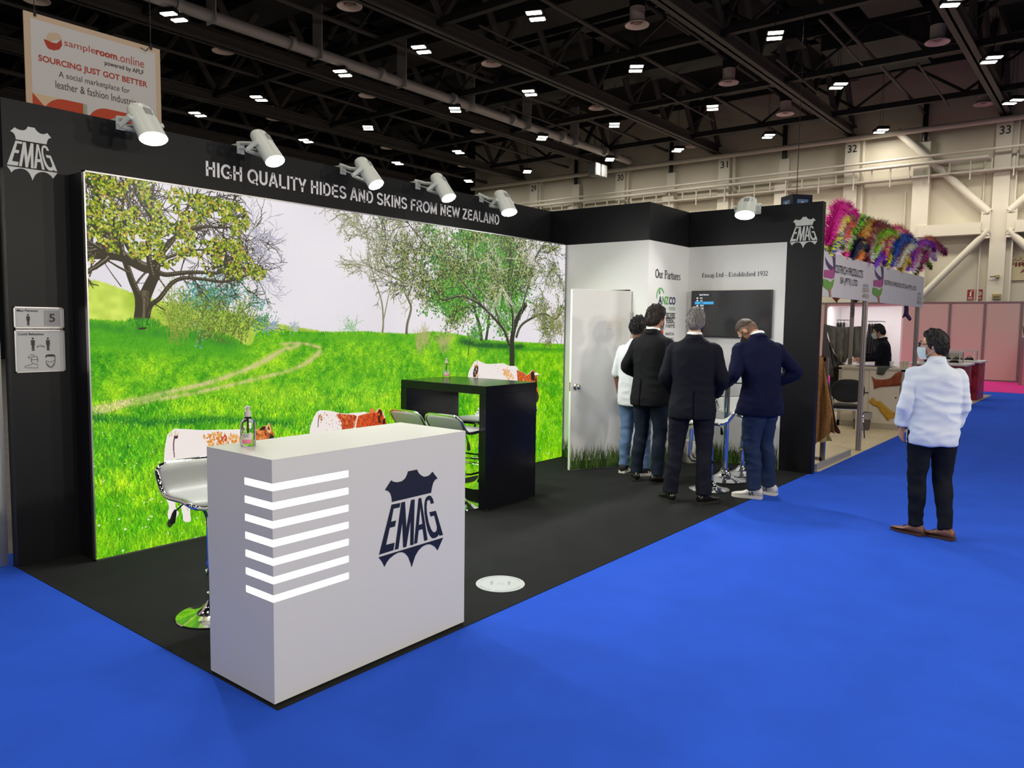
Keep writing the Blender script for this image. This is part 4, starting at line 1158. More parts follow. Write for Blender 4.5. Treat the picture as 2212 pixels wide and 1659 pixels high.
for P, w0, w1 in (([(330, 600), (322, 560), (322, 510), (328, 470), (330, 420)], 18, 5), ([(336, 585), (360, 530), (400, 500), (440, 490), (480, 492)], 15, 5), ([(300, 570), (270, 520), (262, 470), (270, 420)], 14, 4), ([(340, 560), (380, 510), (400, 460), (420, 430)], 12, 4)):
    line(smooth(U(*P), 7), w0, w1, TR, 1.0, TRL)
scatter(14000, .45, LEAF, 5.2)
leafcloud([(uv(rr.uniform(200, 530), rr.uniform(385, 590)), 0) for _ in range(120)], LEAF, 5, 12, 5, incrown(.35))
# ---- thin bare trees in the middle
mv = []
GRB = c8(92, 88, 66); GRL = c8(200, 196, 176)
limb([(826, 720), (828, 695), (824, 650), (808, 600), (800, 560), (790, 500), (782, 470)], 10, 2, 14, 90, 3, c8(120, 116, 84), GRL, 0, mv)
limb([(829, 690), (838, 645), (846, 600), (840, 540), (836, 480)], 6, 2, 12, 90, 3, c8(140, 138, 100), None, 0, mv)
limb([(878, 722), (880, 700), (888, 665), (878, 640), (868, 610), (850, 600), (815, 585), (808, 570)], 14, 3, 10, 80, 3, GRB, GRL, 0, mv)
limb([(882, 640), (892, 605), (888, 575), (868, 560), (840, 510), (815, 490)], 7, 2, 12, 80, 3, GRB, None, 0, mv)
limb([(892, 605), (900, 560), (890, 530), (905, 500)], 5, 2, 10, 70, 3, GRB, None, 0, mv)
leafcloud(mv, [c8(170, 176, 120), c8(150, 160, 90), c8(196, 196, 176), c8(140, 150, 130)], 1, 9, 3.2)
# ---- green tree behind, right
gv = []
limb([(1040, 735), (1036, 705), (1026, 670), (1020, 620), (1030, 560), (1040, 500)], 22, 8, 26, 130, 3, c8(50, 60, 34), None, .4, gv)
limb([(1050, 735), (1055, 700), (1060, 640), (1070, 560)], 18, 8, 20, 130, 3, c8(50, 60, 34), None, .4, gv)
for i in range(60):
    branch(uv(rr.uniform(930, 1110), rr.uniform(520, 680)), rr.uniform(0, 6.28), 70, 3, 2, c8(60, 80, 40), None, gv, .5)
leafcloud(gv, [c8(70, 140, 30), c8(96, 166, 40), c8(120, 186, 50), c8(50, 110, 30), c8(70, 140, 50), c8(40, 96, 50)], 5, 20, 6)
# ---- big gnarled tree at the right
tv_ = []
DK = c8(44, 46, 32); DKL = c8(190, 184, 160)
limb([(1106, 792), (1106, 760), (1106, 735), (1112, 705), (1122, 680), (1135, 660)], 40, 26, 0, col=DK)
limb([(1100, 745), (1090, 715), (1070, 690), (1045, 665), (1020, 648), (990, 640), (955, 648), (940, 625), (920, 600), (905, 585)], 20, 5, 16, 110, 3, DK, DKL, 0, tv_)
limb([(1115, 730), (1125, 705), (1145, 690), (1175, 678), (1200, 690), (1216, 672)], 16, 5, 12, 80, 3, DK, DKL, 0, tv_)
limb([(1108, 720), (1108, 680), (1100, 640), (1100, 590), (1104, 540), (1106, 500)], 22, 8, 24, 120, 3, DK, DKL, 0, tv_)
limb([(1122, 690), (1135, 640), (1150, 590), (1160, 550), (1180, 530), (1200, 545)], 14, 4, 20, 110, 3, DK, DKL, 0, tv_)
limb([(1045, 665), (1000, 610), (970, 570), (935, 545), (905, 510), (880, 480)], 11, 4, 18, 100, 3, DK, DKL, 0, tv_)
limb([(1080, 700), (1060, 640), (1030, 590), (1010, 560)], 10, 4, 14, 100, 3, DK, DKL, 0, tv_)
pale = []
for i in range(26):
    branch(uv(rr.uniform(1010, 1150), rr.uniform(510, 620)), rr.uniform(0, 6.28), 95, 5, 2, c8(196, 190, 168), None, pale, 0, .7)
for i in range(14):
    branch(uv(1085, 618), rr.uniform(2.0, 3.6) if i % 2 else rr.uniform(.4, 2.0), 90, 4, 1, c8(214, 208, 190), None, pale, 0, .5)
leafcloud(tv_, [c8(130, 150, 50), c8(86, 106, 36), c8(160, 176, 76), c8(50, 64, 26), c8(190, 190, 130), c8(36, 46, 26), c8(90, 120, 70)], 2, 12, 4.2)
sv = []
for i in range(10):
    branch(uv(1190 + rr.uniform(-10, 25), 742), -PI / 2 + rr.gauss(0, .4), 90, 3, 3, c8(110, 104, 70), None, sv)
leafcloud(sv, [c8(150, 160, 80), c8(120, 130, 60)], 2, 10, 3)
for (x, y, h) in ((1011, 770, 90),):
    lv2 = []; branch(uv(x, y), -PI / 2, h, 6, 3, c8(40, 70, 30), None, lv2); leafcloud(lv2, [c8(50, 120, 40), c8(70, 150, 40), c8(90, 160, 60)], 5, 14, 4)
for i in range(60):
    x = rr.choice((905, 918, 960, 965)) + rr.gauss(0, 7); y = 750 + rr.uniform(-12, 18)
    branch(uv(x, y), -PI / 2 + rr.gauss(0, .2), 50, 2, 1, c8(176, 168, 110), None, [], 0, .3)
# ---- cows
def patch(P, cols, n, size, seed):
    r = polymask(smooth(U(*P), 5))
    if r is None: return
    m, x0, x1, y0, y1 = r; q = random.Random(seed); ys, xs = np.nonzero(m)
    for i in range(n):
        j = q.randrange(len(xs)); x = x0 + xs[j]; y = y0 + ys[j]; s = size * q.uniform(.4, 1.2)
        a = q.gauss(1.4, .4); c, sn = math.cos(a), math.sin(a)
        fill([(x + c * s, y + sn * s), (x - sn * s * .5, y + c * s * .5), (x - c * s, y - sn * s), (x + sn * s * .5, y - c * s * .5)], cols[q.randrange(len(cols))])
CW = c8(236, 226, 222)
def cow(P, col=CW):
    q = smooth(U(*P), 6); fill([(x - 2, y - 2) for x, y in q], c8(246, 240, 238)); fill(q, col)
# left cow
cow([(378, 929), (400, 930), (440, 932), (500, 931), (530, 933), (540, 960), (530, 1010), (480, 1040), (410, 1055), (374, 1050), (357, 1010), (358, 970), (363, 942)])
cow([(352, 1040), (372, 1045), (378, 1075), (380, 1100), (386, 1110), (380, 1122), (366, 1125), (364, 1112), (366, 1095), (352, 1066)])
cow([(386, 1045), (418, 1050), (412, 1080), (411, 1110), (412, 1128), (398, 1129), (396, 1115), (390, 1085)])
blob(*uv(367, 1133), 9, c8(30, 30, 20), .9, 14)
line(smooth(U((380, 944), (376, 952), (375, 970), (377, 990))), 5, 3, c8(110, 70, 80))
blob(*uv(380, 945), 7, c8(80, 30, 50))
patch([(440, 945), (470, 936), (500, 940), (520, 950), (510, 975), (460, 972), (446, 960)], [c8(222, 150, 70), c8(206, 120, 50), c8(230, 180, 110), c8(236, 226, 222)], 260, 9, 1)
patch([(470, 948), (490, 944), (486, 958)], [c8(190, 70, 36)], 12, 7, 2)
patch([(370, 935), (385, 932), (384, 942), (366, 944)], [c8(214, 200, 170)], 20, 5, 3)
patch([(392, 1085), (410, 1080), (408, 1110)], [c8(214, 190, 160), c8(190, 160, 120)], 30, 4, 4)
cow([(548, 930), (560, 932), (578, 922), (582, 916), (588, 930), (592, 944), (586, 960), (548, 960)], c8(200, 112, 48))
patch([(548, 930), (580, 924), (590, 945), (548, 955)], [c8(216, 120, 50), c8(180, 84, 34), c8(230, 150, 80), c8(120, 60, 30)], 120, 8, 5)
fill(smooth(U((575, 930), (580, 917), (586, 930), (582, 938))), c8(236, 190, 130)); fill(U((577, 930), (580, 920), (584, 931)), c8(110, 60, 30))
fill(smooth(U((560, 932), (566, 924), (574, 924), (570, 931))), c8(40, 26, 24)); fill(U((586, 940), (592, 944), (590, 952), (580, 950)), c8(40, 36, 26))
# middle cow
cow([(686, 892), (694, 889), (712, 890), (728, 893), (745, 896), (775, 894), (795, 897), (800, 950), (680, 950), (678, 905)])
fill(smooth(U((727, 896), (745, 897), (770, 900), (765, 915), (760, 940), (742, 940), (738, 915))), c8(190, 72, 28))
cow([(774, 900), (792, 895), (812, 893), (818, 885), (826, 890), (832, 905), (832, 930), (775, 935), (770, 915)], c8(206, 76, 26))
fill(smooth(U((798, 895), (800, 884), (806, 885), (812, 893))), c8(226, 120, 60))
fill(U((816, 894), (820, 885), (825, 890), (824, 916), (816, 914)), c8(60, 30, 16)); fill(U((826, 890), (828, 891), (832, 904), (830, 905)), c8(246, 240, 238))
fill(U((827, 908), (832, 906), (832, 930), (826, 930)), c8(40, 26, 20))
patch([(728, 896), (768, 900), (762, 938), (742, 938)], [c8(170, 52, 20), c8(206, 92, 34), c8(226, 130, 70), c8(150, 44, 20)], 120, 7, 6)
patch([(774, 902), (820, 895), (822, 925), (776, 930)], [c8(176, 56, 20), c8(216, 96, 36), c8(150, 44, 20)], 110, 7, 7)
patch([(690, 895), (735, 895), (740, 930), (690, 930)], [c8(180, 90, 70), c8(160, 110, 90), c8(190, 120, 60)], 34, 4, 8)
line(smooth(U((692, 898), (688, 906), (687, 925))), 4, 3, c8(70, 60, 70)); patch([(684, 895), (694, 894), (696, 912), (688, 912)], [c8(170, 110, 60), c8(206, 140, 70)], 18, 5, 9)
# right cow
cow([(1024, 785), (1032, 780), (1040, 784), (1052, 788), (1066, 788), (1088, 787), (1100, 792), (1116, 794), (1122, 810), (1126, 850), (1016, 850), (1012, 812), (1018, 796)])
cow([(1116, 800), (1130, 806), (1138, 812), (1146, 806), (1150, 801), (1155, 803), (1160, 815), (1161, 840), (1164, 858), (1160, 870), (1152, 868), (1140, 850), (1120, 845)], c8(196, 84, 40))
patch([(1118, 803), (1140, 812), (1145, 840), (1122, 835)], [c8(216, 110, 50), c8(176, 70, 30), c8(230, 150, 80)], 90, 7, 10)
fill(smooth(U((1147, 806), (1152, 804), (1155, 812), (1154, 824), (1147, 820))), c8(36, 32, 26))
fill(smooth(U((1154, 807), (1160, 806), (1166, 813), (1160, 811), (1155, 812))), c8(246, 240, 232)); line(U((1162, 811), (1166, 814)), 4, 2, c8(40, 34, 30))
fill(smooth(U((1154, 845), (1161, 848), (1164, 860), (1160, 870), (1152, 868))), c8(44, 44, 40)); fill(U((1158, 815), (1161, 835), (1158, 840), (1156, 820)), c8(50, 26, 22))
fill(smooth(U((1022, 806), (1026, 792), (1032, 790), (1033, 800), (1028, 815), (1022, 815))), c8(56, 40, 30)); patch([(1024, 783), (1034, 782), (1034, 815), (1026, 815)], [c8(206, 150, 80), c8(180, 100, 50), c8(236, 220, 200)], 30, 6, 11)
patch([(1085, 800), (1098, 800), (1110, 815), (1104, 826), (1092, 822)], [c8(232, 168, 70), c8(222, 150, 60)], 60, 7, 12); patch([(1050, 788), (1085, 788), (1110, 800), (1080, 815)], [c8(206, 130, 80), c8(214, 150, 90)], 16, 4, 13)
# ---- soft darker rim where the fabric meets the frame
edge = np.minimum(np.minimum(XX, AW - 1 - XX), np.minimum(YY, AH - 1 - YY))
# write the picture
out = np.ones((AH, AW, 4), np.float32)
out[..., :3] = (IMG.clip(0, 255) / 255.0)[::-1]
img = bpy.data.images.new('meadow_print', AW, AH, alpha=False)
img.colorspace_settings.name = 'sRGB'
img.pixels.foreach_set(out.ravel()); img.update(); img.pack()

lb = thing('lightbox', (LX0 + 2.75, LY + .12, 0), 'large glowing lightbox print of cows in a green meadow on the black back wall', 'lightbox')
child(MB().box(LX0, LX1, LY + .006, BY - .001, .006, HW), 'casing', M_BLACK, lb)
fr = MB()
for (a, b, c, d) in ((LX0 - .004, LX1 + .004, HW - .004, HW + .006), (LX0 - .004, LX1 + .004, 0.004, .014), (LX0 - .004, LX0 + .005, .004, HW + .006), (LX1 - .005, LX1 + .004, .004, HW + .006)):
    fr.box(a, b, LY - .004, LY + .03, c, d)
child(fr, 'frame', M_ALU, lb)
pm = bpy.data.materials.new('meadow print'); pm.use_nodes = True
nt = pm.node_tree; bs = nt.nodes['Principled BSDF']
bs.inputs['Base Color'].default_value = (.02, .02, .02, 1); bs.inputs['Roughness'].default_value = .55; bs.inputs['Specular IOR Level'].default_value = .04
ti = nt.nodes.new('ShaderNodeTexImage'); ti.image = img; ti.extension = 'EXTEND'; ti.interpolation = 'Linear'
nt.links.new(ti.outputs['Color'], bs.inputs['Emission Color'])
bs.inputs['Emission Strength'].default_value = 1.0
PRINT_BS = bs
me = bpy.data.meshes.new('print'); me.from_pydata([(LX0, LY, .01), (LX1, LY, .01), (LX1, LY, HW), (LX0, LY, HW)], [], [(0, 1, 2, 3)])
ul = me.uv_layers.new(name='UVMap')
for i, c in enumerate(((0, 0), (1, 0), (1, 1), (0, 1))): ul.data[i].uv = c
me.materials.append(pm)
o = link('print', me, lb); o.matrix_parent_inverse = Matrix.Translation(lb.location).inverted()
# ================================================================== FURNITURE OF THE STAND
# ---- white reception counter with glowing corner slots
CX0, CX1, CY0, CY1, CZ = 1.846, 3.045, 2.7456, 3.253, 1.0697
M_COUNTER = mat('counter laminate', srgb(212, 212, 206), .32, spec=.4)
M_SLOT = glow('counter strip light', (1, 1, 1, 1), 3.2)
rc = thing('reception_counter', ((CX0 + CX1) / 2, (CY0 + CY1) / 2, 0), 'white reception counter with seven glowing corner slots and a dark hide logo', 'counter')
SL = [(.969 - i * .0796, .0315) for i in range(7)]
XS, YS, DPT = 2.249, 2.951, .022
mb = MB()
z = .015
mb.box(CX0, CX1, CY0, CY1, z, CZ)
# body: full block set back by the slot depth at the corner, bands between the slots
body = MB()
body.box(XS, CX1, CY0, CY1, z, CZ)                     # part beyond the slots (front)
body.box(CX0, XS, YS, CY1, z, CZ)                      # part beyond the slots (side)
body.box(CX0 + DPT, XS - .002, CY0 + DPT, YS - .002, z + .005, CZ - .004)          # recessed core
tops = [CZ] + [s[0] - s[1] for s in SL]; bots = [s[0] for s in SL] + [z]
for a, b in zip(bots, tops):
    body.box(CX0, XS, CY0, YS, a, b)
child(body, 'body', M_COUNTER, rc)
sl = MB()
for zt, h in SL:
    sl.box(CX0 + .004, CX0 + DPT - .001, CY0 + .004, YS - .001, zt - h + .001, zt - .001)
    sl.box(CX0 + .004, XS - .001, CY0 + .004, CY0 + DPT - .001, zt - h + .001, zt - .001)
    child(sl, 'light_slot', M_SLOT, rc); sl = MB()
lg = logo(None, M_LOGON, lambda a, b: (a, CY0 - .002, b), 2.6525, .67, .49)
lg.parent = rc; lg.matrix_parent_inverse = Matrix.Translation(rc.location).inverted()
child(MB().box(CX0 + .03, CX1 - .03, CY0 + .02, CY1 - .03, .004, .016), 'plinth', M_RUBBER, rc)

# ---- hand sanitiser bottles
M_GEL = mat('clear gel bottle', (.97, .985, .98, 1), .02, trans=1.0, ior=1.36)
M_PUMP = mat('pump grey', srgb(196, 194, 188), .4)
def bottle(loc, label, s=1.0, full=True):
    t = thing('sanitiser_bottle', loc, label, 'bottle', 'hand sanitiser bottles')
    b = MB().lathe([(.0, 0), (.034, 0), (.0385, .006), (.0385, .105), (.037, .118), (.031, .13), (.02, .14), (.0155, .146), (.0155, .152), (0, .152)], n=32, cap=False)
    b.obj('bottle_body', M_GEL, t, smooth=True)
    p = MB().lathe([(.0, .15), (.0165, .15), (.0165, .176), (.013, .177), (.009, .178), (.009, .193), (.012, .194), (.016, .199), (.016, .202), (0, .203)], n=24, cap=False)
    p.tube([(0, 0, .198), (-.02, -.012, .198), (-.03, -.018, .192)], .004, 8)
    p.obj('pump', M_PUMP, t, smooth=True)
    MB().tube([(0, 0, .012), (0, 0, .15)], .0032, 8).obj('dip_tube', mat('tube white', (.8, .8, .8, 1), .4), t)
    lab = MB()
    def ringpatch(z0, z1, a0, a1, r):
        m = MB(); n = 12
        vs = []
        for i in range(n + 1):
            a = math.radians(a0 + (a1 - a0) * i / n); vs += [(r * math.cos(a), r * math.sin(a), z0), (r * math.cos(a), r * math.sin(a), z1)]
        m.add(vs, [(2 * i, 2 * i + 2, 2 * i + 3, 2 * i + 1) for i in range(n)]); return m
    ringpatch(.035, .068, 190, 268, .0389).obj('label_sheet', mat('bottle label', srgb(205, 203, 200), .5), t)
    ringpatch(.014, .035, 190, 268, .0389).obj('label_sheet', mat('bottle label pink', srgb(214, 126, 150) if full else srgb(200, 200, 205), .5), t)
    m = ringpatch(.052, .055, 200, 240, .0392)
    for z0 in (.047, .058, .063):
        q = ringpatch(z0, z0 + .0016, 196, 250, .0392); m.add(q.v, q.f)
    m.obj('label_print', mat('label ink', srgb(90, 92, 110), .5), t)
    m = ringpatch(.085, .093, 205, 214, .0388); q = ringpatch(.088, .096, 262, 272, .0388); m.add(q.v, q.f)
    m.obj('emblem', mat('emblem navy', srgb(40, 48, 100), .5), t)
    t.scale = (s, s, s)
    return t
bottle((1.99, 3.145, CZ + .001), 'clear sanitiser pump bottle with pink label on the white counter', .9)
bottle((5.545, 5.26, 1.106), 'clear sanitiser pump bottle on the black bar table', .93, False)

# ---- black bar table (upside-down U)
M_TBL = mat('black gloss laminate', (.006, .006, .009, 1), .2, spec=.35)
bt = thing('bar_table', (5.36, 4.8, 0), 'glossy black bar table with two end panels standing against the lightbox', 'table')
TX0, TX1, TY0, TY1, TZ = 5.0, 5.725, 4.275, 5.335, 1.105
child(MB().box(TX0, TX1, TY0, TY1, TZ - .075, TZ, .002), 'tabletop', M_TBL, bt)
child(MB().box(TX0, TX1, TY0, TY0 + .075, .025, TZ - .075), 'end_panel', M_TBL, bt)
child(MB().box(TX0, TX1, TY1 - .075, TY1, .025, TZ - .075), 'end_panel', M_TBL, bt)
for x in (TX0 + .05, TX1 - .05):
    for y in (TY0 + .037, TY1 - .037):
        child(MB().cyl((x, y, .004), (x, y, .026), .02, 10), 'foot', M_RUBBER, bt)

# ---- chrome bar stools
M_SEAT = mat('light grey leatherette', srgb(192, 196, 194), .4, bump=.03, bscale=250)
M_BASECH = M_CHROME
def seat_prof(t):
    """t 0..1 from the front edge to the top of the back lip: y, z"""
    P = [(.20, .666), (.17, .686), (.09, .694), (0.0, .690), (-.08, .687), (-.13, .695), (-.17, .722), (-.20, .762), (-.225, .806), (-.245, .845)]
    k = t * (len(P) - 1); i = min(int(k), len(P) - 2); f = k - i
    p0, p1, p2, p3 = [Vector(P[min(max(j, 0), len(P) - 1)]) for j in (i - 1, i, i + 1, i + 2)]
    return .5 * ((2 * p1) + (p2 - p0) * f + (2 * p0 - 5 * p1 + 4 * p2 - p3) * f * f + (3 * p1 - p0 - 3 * p2 + p3) * f ** 3)
def seat_half(t):
    w = .205
    e = min(t, 1 - t)
    return w * (1 - .30 * max(0, 1 - e / .13) ** 2.2)
def make_stool(label):
    t = thing('bar_stool', (0, 0, 0), label, 'bar stool', 'chrome bar stools with pale curved seats')
    MB().lathe([(.0, 0), (.2, 0), (.203, .004), (.2, .009), (.16, .018), (.11, .032), (.07, .052), (.045, .08), (.036, .1), (.036, .12), (.0, .12)], n=48, cap=False).obj('base', M_BASECH, t, smooth=True)
    MB().lathe([(.038, .1), (.038, .135), (.028, .137), (.028, .43), (.0, .43)], n=24, cap=False).obj('pole', M_BASECH, t, smooth=True)
    MB().lathe([(.019, .43), (.019, .645), (.05, .65), (.06, .668), (.0, .675)], n=24, cap=False).obj('gas_lift', M_CHROME, t, smooth=True)
    r = MB()
    for s in (-1, 1):
        r.tube([(s * .12, .12, .675), (s * .12, .19, .61), (s * .12, .2, .34), (s * .115, .17, .30), (s * .07, .06, .285), (0, .03, .285)], .0095, 8)
    r.tube([(-.12, .2, .36), (.12, .2, .36)], .0095, 8)
    r.tube([(-.03, 0, .285), (.03, 0, .285)], .032, 12)
    r.obj('footrest', M_CHROME, t, smooth=True)
    l = MB().tube([(.03, -.02, .68), (.12, -.06, .655), (.17, -.09, .60)], .004, 6); l.obj('lever', M_DARKMETAL, t)
    MB().tube([(.166, -.088, .612), (.172, -.091, .59), (.182, -.096, .545), (.184, -.097, .535)], [.006, .012, .016, .008], 10).obj('lever_knob', M_RUBBER, t, smooth=True)
    rings = []; N = 30
    for i in range(N + 1):
        q = i / N; c = seat_prof(q); d = (seat_prof(min(q + .01, 1)) - seat_prof(max(q - .01, 0))).normalized(); nrm = Vector((d.y, -d.x)) if False else Vector((-d.y, d.x))
        nrm = -nrm if nrm.y < 0 and q < .6 else nrm
        # normal pointing to the sitter
        nrm = Vector((-d[1], d[0]))
        if q < .5 and nrm[1] < 0: nrm = -nrm
        if q >= .5 and nrm[0] < 0: nrm = -nrm
        h = seat_half(q) - .008; th = .017 if 0 < i < N else .006
        ring = []
        for a in range(20):
            an = 2 * PI * a / 20; ca, sa = math.cos(an), math.sin(an)
            x = h * math.copysign(abs(ca) ** .35, ca); o = th * math.copysign(abs(sa) ** .7, sa)
            ring.append((x, c[0] + nrm[0] * o, c[1] + nrm[1] * o))
        rings.append(ring)
    MB().rings(rings).obj('seat', M_SEAT, t, smooth='all')
    edge = [(seat_half(i / 24), *seat_prof(i / 24)) for i in range(25)] + [(-seat_half(i / 24), *seat_prof(i / 24)) for i in range(24, -1, -1)]
    MB().tube(edge, .0135, 10, closed=True).obj('rim', M_CHROME, t, smooth=True)
    return t
st0 = make_stool('pale bar stool standing behind the left end of the white reception counter')
st0.location = (2.23, 3.88, .004); st0.rotation_euler = (0, 0, math.radians(176))
for x, y, rz, lab in ((5.03, 4.60, -88, 'nearer bar stool on the open left side of the black bar table'), (5.02, 5.04, -93, 'farther bar stool on the left of the bar table, closest to the lightbox'),
                      (5.80, 5.0, 92, 'bar stool behind the bar table, its back seen through the table opening'), (5.80, 4.70, 94, 'bar stool on the right of the bar table with only its seat corner peeking out'),
                      (7.22, 3.20, 20, 'bar stool beside the glass table, base seen behind the grey haired man'), (8.22, 3.27, 150, 'bar stool behind the glass table against the television wall')):
    c = copy_tree(st0); c.location = (x, y, .004); c.rotation_euler = (0, 0, math.radians(rz)); c['label'] = lab

# ---- glass poseur table
gt = thing('glass_table', (7.80, 3.29, .004), 'round glass top bar table with chrome pole between the men', 'table')
MB().lathe([(.0, 0), (.24, 0), (.243, .004), (.24, .009), (.19, .02), (.12, .04), (.08, .06), (.05, .09), (.042, .11), (.042, .12), (0, .12)], n=48, cap=False).obj('base', M_CHROME, gt, smooth=True)
MB().lathe([(.032, .1), (.032, 1.04), (.06, 1.045), (.06, 1.056), (0, 1.056)], n=28, cap=False).obj('pole', M_CHROME, gt, smooth=True)
MB().lathe([(0, 1.056), (.296, 1.056), (.30, 1.06), (.30, 1.064), (.296, 1.068), (0, 1.068)], n=56, cap=False).obj('glass_top', mat('table glass', (.86, .96, .93, 1), .02, trans=1.0, ior=1.45), gt, smooth=True)
MB().lathe([(.0, 1.0685), (.028, 1.0685), (.028, 1.075), (0, 1.076)], n=20, cap=False).obj('cap_disc', M_CHROME, gt, smooth=True)

# ---- waste bin with liner by the closet wall
wbn = thing('waste_bin', (8.52, 4.05, .004), 'small white waste bin with a bag liner in the corner under the partner logos', 'waste bin')
MB().lathe([(.0, 0), (.085, 0), (.092, .01), (.108, .26), (.112, .262), (.104, .262), (.09, .02), (0, .02)], n=32, cap=False).obj('bucket', mat('bin ivory', srgb(206, 202, 188), .5), wbn, smooth=True)
rb = random.Random(4); prof = []
def linerpt(u, v):
    a = 2 * PI * u; r = .112 + .008 * math.sin(9 * a + v * 3) * v + .012 * v * (1 - v); return (r * math.cos(a), r * math.sin(a), .265 - .14 * v + .012 * math.sin(5 * a))
MB().grid(linerpt, 60, 8, True).obj('liner', mat('bag liner', srgb(222, 222, 216), .3, alpha=.9), wbn, smooth='all')

# ================================================================== OSTRICH LEATHER STAND NEXT DOOR
YO = 2.70
def postmesh(z1):
    m = MB()
    for k in range(8):
        a = 2 * PI * k / 8
        m.cyl((.026 * math.cos(a), .026 * math.sin(a), 0), (.026 * math.cos(a), .026 * math.sin(a), z1), .010, 6)
    m.cyl((0, 0, 0), (0, 0, z1), .026, 8)
    return m
for x, y, z1 in ((10.89, 2.73, 2.02), (14.15, 2.73, 2.5), (14.15, 3.75, 2.5)):
    o = struct(postmesh(z1).obj('trim_post', M_POST)); o.location = (x, y, .006)
fb2 = thing('fascia_board', (10.0, YO, 2.25), 'left white fascia board reading OSTRICH PRODUCTS SA (PTY) LTD in two lines', 'sign', 'fascia boards of the ostrich stand')
fb3 = thing('fascia_board', (12.6, YO, 2.25), 'right white fascia board reading OSTRICH PRODUCTS SA (PTY) LTD in one line', 'sign', 'fascia boards of the ostrich stand')
M_BOARD = mat('fascia white print', srgb(214, 211, 214), .55, var=.04, vscale=2.2, stretch=(9, 1, .4))
M_BINK = mat('fascia ink', srgb(48, 44, 48), .6); M_BOL = mat('fascia olive ink', srgb(150, 146, 96), .6)
PURP = mat('print purple', srgb(86, 64, 110), .6); PNK = mat('print pink', srgb(176, 84, 140), .6); GRN = mat('print green', srgb(112, 160, 76), .6); TAN = mat('print tan', srgb(170, 130, 100), .6)
zb, zt = 1.998, 2.497
yb_ = lambda x, y: (lambda p: (p[0], p[2]))(at(x, y, 1, YO - .012))
for root, x0, x1, sh in ((fb2, 8.90, 11.03, 0), (fb3, 11.04, 14.32, 1)):
    child(MB().box(x0, x1, YO - .01, YO + .01, zb, zt), 'board', M_BOARD, root)
    F = lambda d: (lambda a, b: (a, YO - .01 - d, b))
    # feather emblem
    ax = 9.12 if sh == 0 else 11.32
    w = .62 if sh == 0 else .78
    def shape(P, d, m, nm='feather_emblem'):
        mm = MB(); flat_poly(mm, [(ax + u * w, zb + v * (zt - zb)) for u, v in P], F(d)); child(mm, nm, m, root)
    q = smooth([(-.28, .88), (-.12, .80), (.02, .74), (.2, .70), (.26, .66), (.2, .60), (0, .62), (-.2, .72)], 4) + []
    shape(q, .002, PURP)
    shape(smooth([(.12, 1.0), (.2, .85), (.28, .6), (.3, .42), (.36, .6), (.36, .85), (.32, 1.0)], 4), .003, PURP)
    shape(smooth([(-.3, .58), (-.1, .6), (.1, .6), (.26, .66), (.3, .5), (.2, .42), (0, .42), (-.3, .42)], 4), .004, PNK)
    shape(smooth([(-.34, .38), (-.1, .38), (.12, .34), (.3, .42), (.28, .28), (.14, .16), (-.1, .16), (-.34, .22)], 4), .005, GRN)
    shape(smooth([(-.02, .16), (.12, .18), (.16, .08), (.18, .0), (.1, .0), (.06, .08)], 4), .006, TAN)
def ltext(root, rowsx, m, bold=.0):
    mm = MB()
    for s, xa, ya, xb, yb2, h in rowsx:
        A = yb_(xa, ya); B = yb_(xb, yb2); text_into(mm, s, lambda a, b: (a, YO - .019, b), (A[0], B[0], (A[1] + B[1]) / 2, (A[1] + B[1]) / 2 + h), bold)
    child(mm, 'lettering', m, root)
ltext(fb2, [('OSTRICH PRODUCTS', 1803, 590, 1863, 600, .095), ('SA (PTY) LTD', 1814, 617, 1851, 622, .10)], M_BINK, .006)
ltext(fb3, [('OSTRICH PRODUCTS SA (PTY) LTD', 1909, 619, 1978, 629, .085)], M_BINK, .006)
ltext(fb2, [('H3-P15', 1864, 620, 1875, 621, .04)], M_BINK, .0); ltext(fb2, [('SOUTH', 1863, 631, 1876, 632, .055), ('AFRICA', 1862, 643, 1876, 645, .055)], M_BOL, .01)
ltext(fb3, [('H3-P15', 1982, 637, 1989, 638, .04)], M_BINK, .0); ltext(fb3, [('SOUTH', 1981, 647, 1990, 648, .05), ('AFRICA', 1980, 656, 1990, 657, .05)], M_BOL, .01)

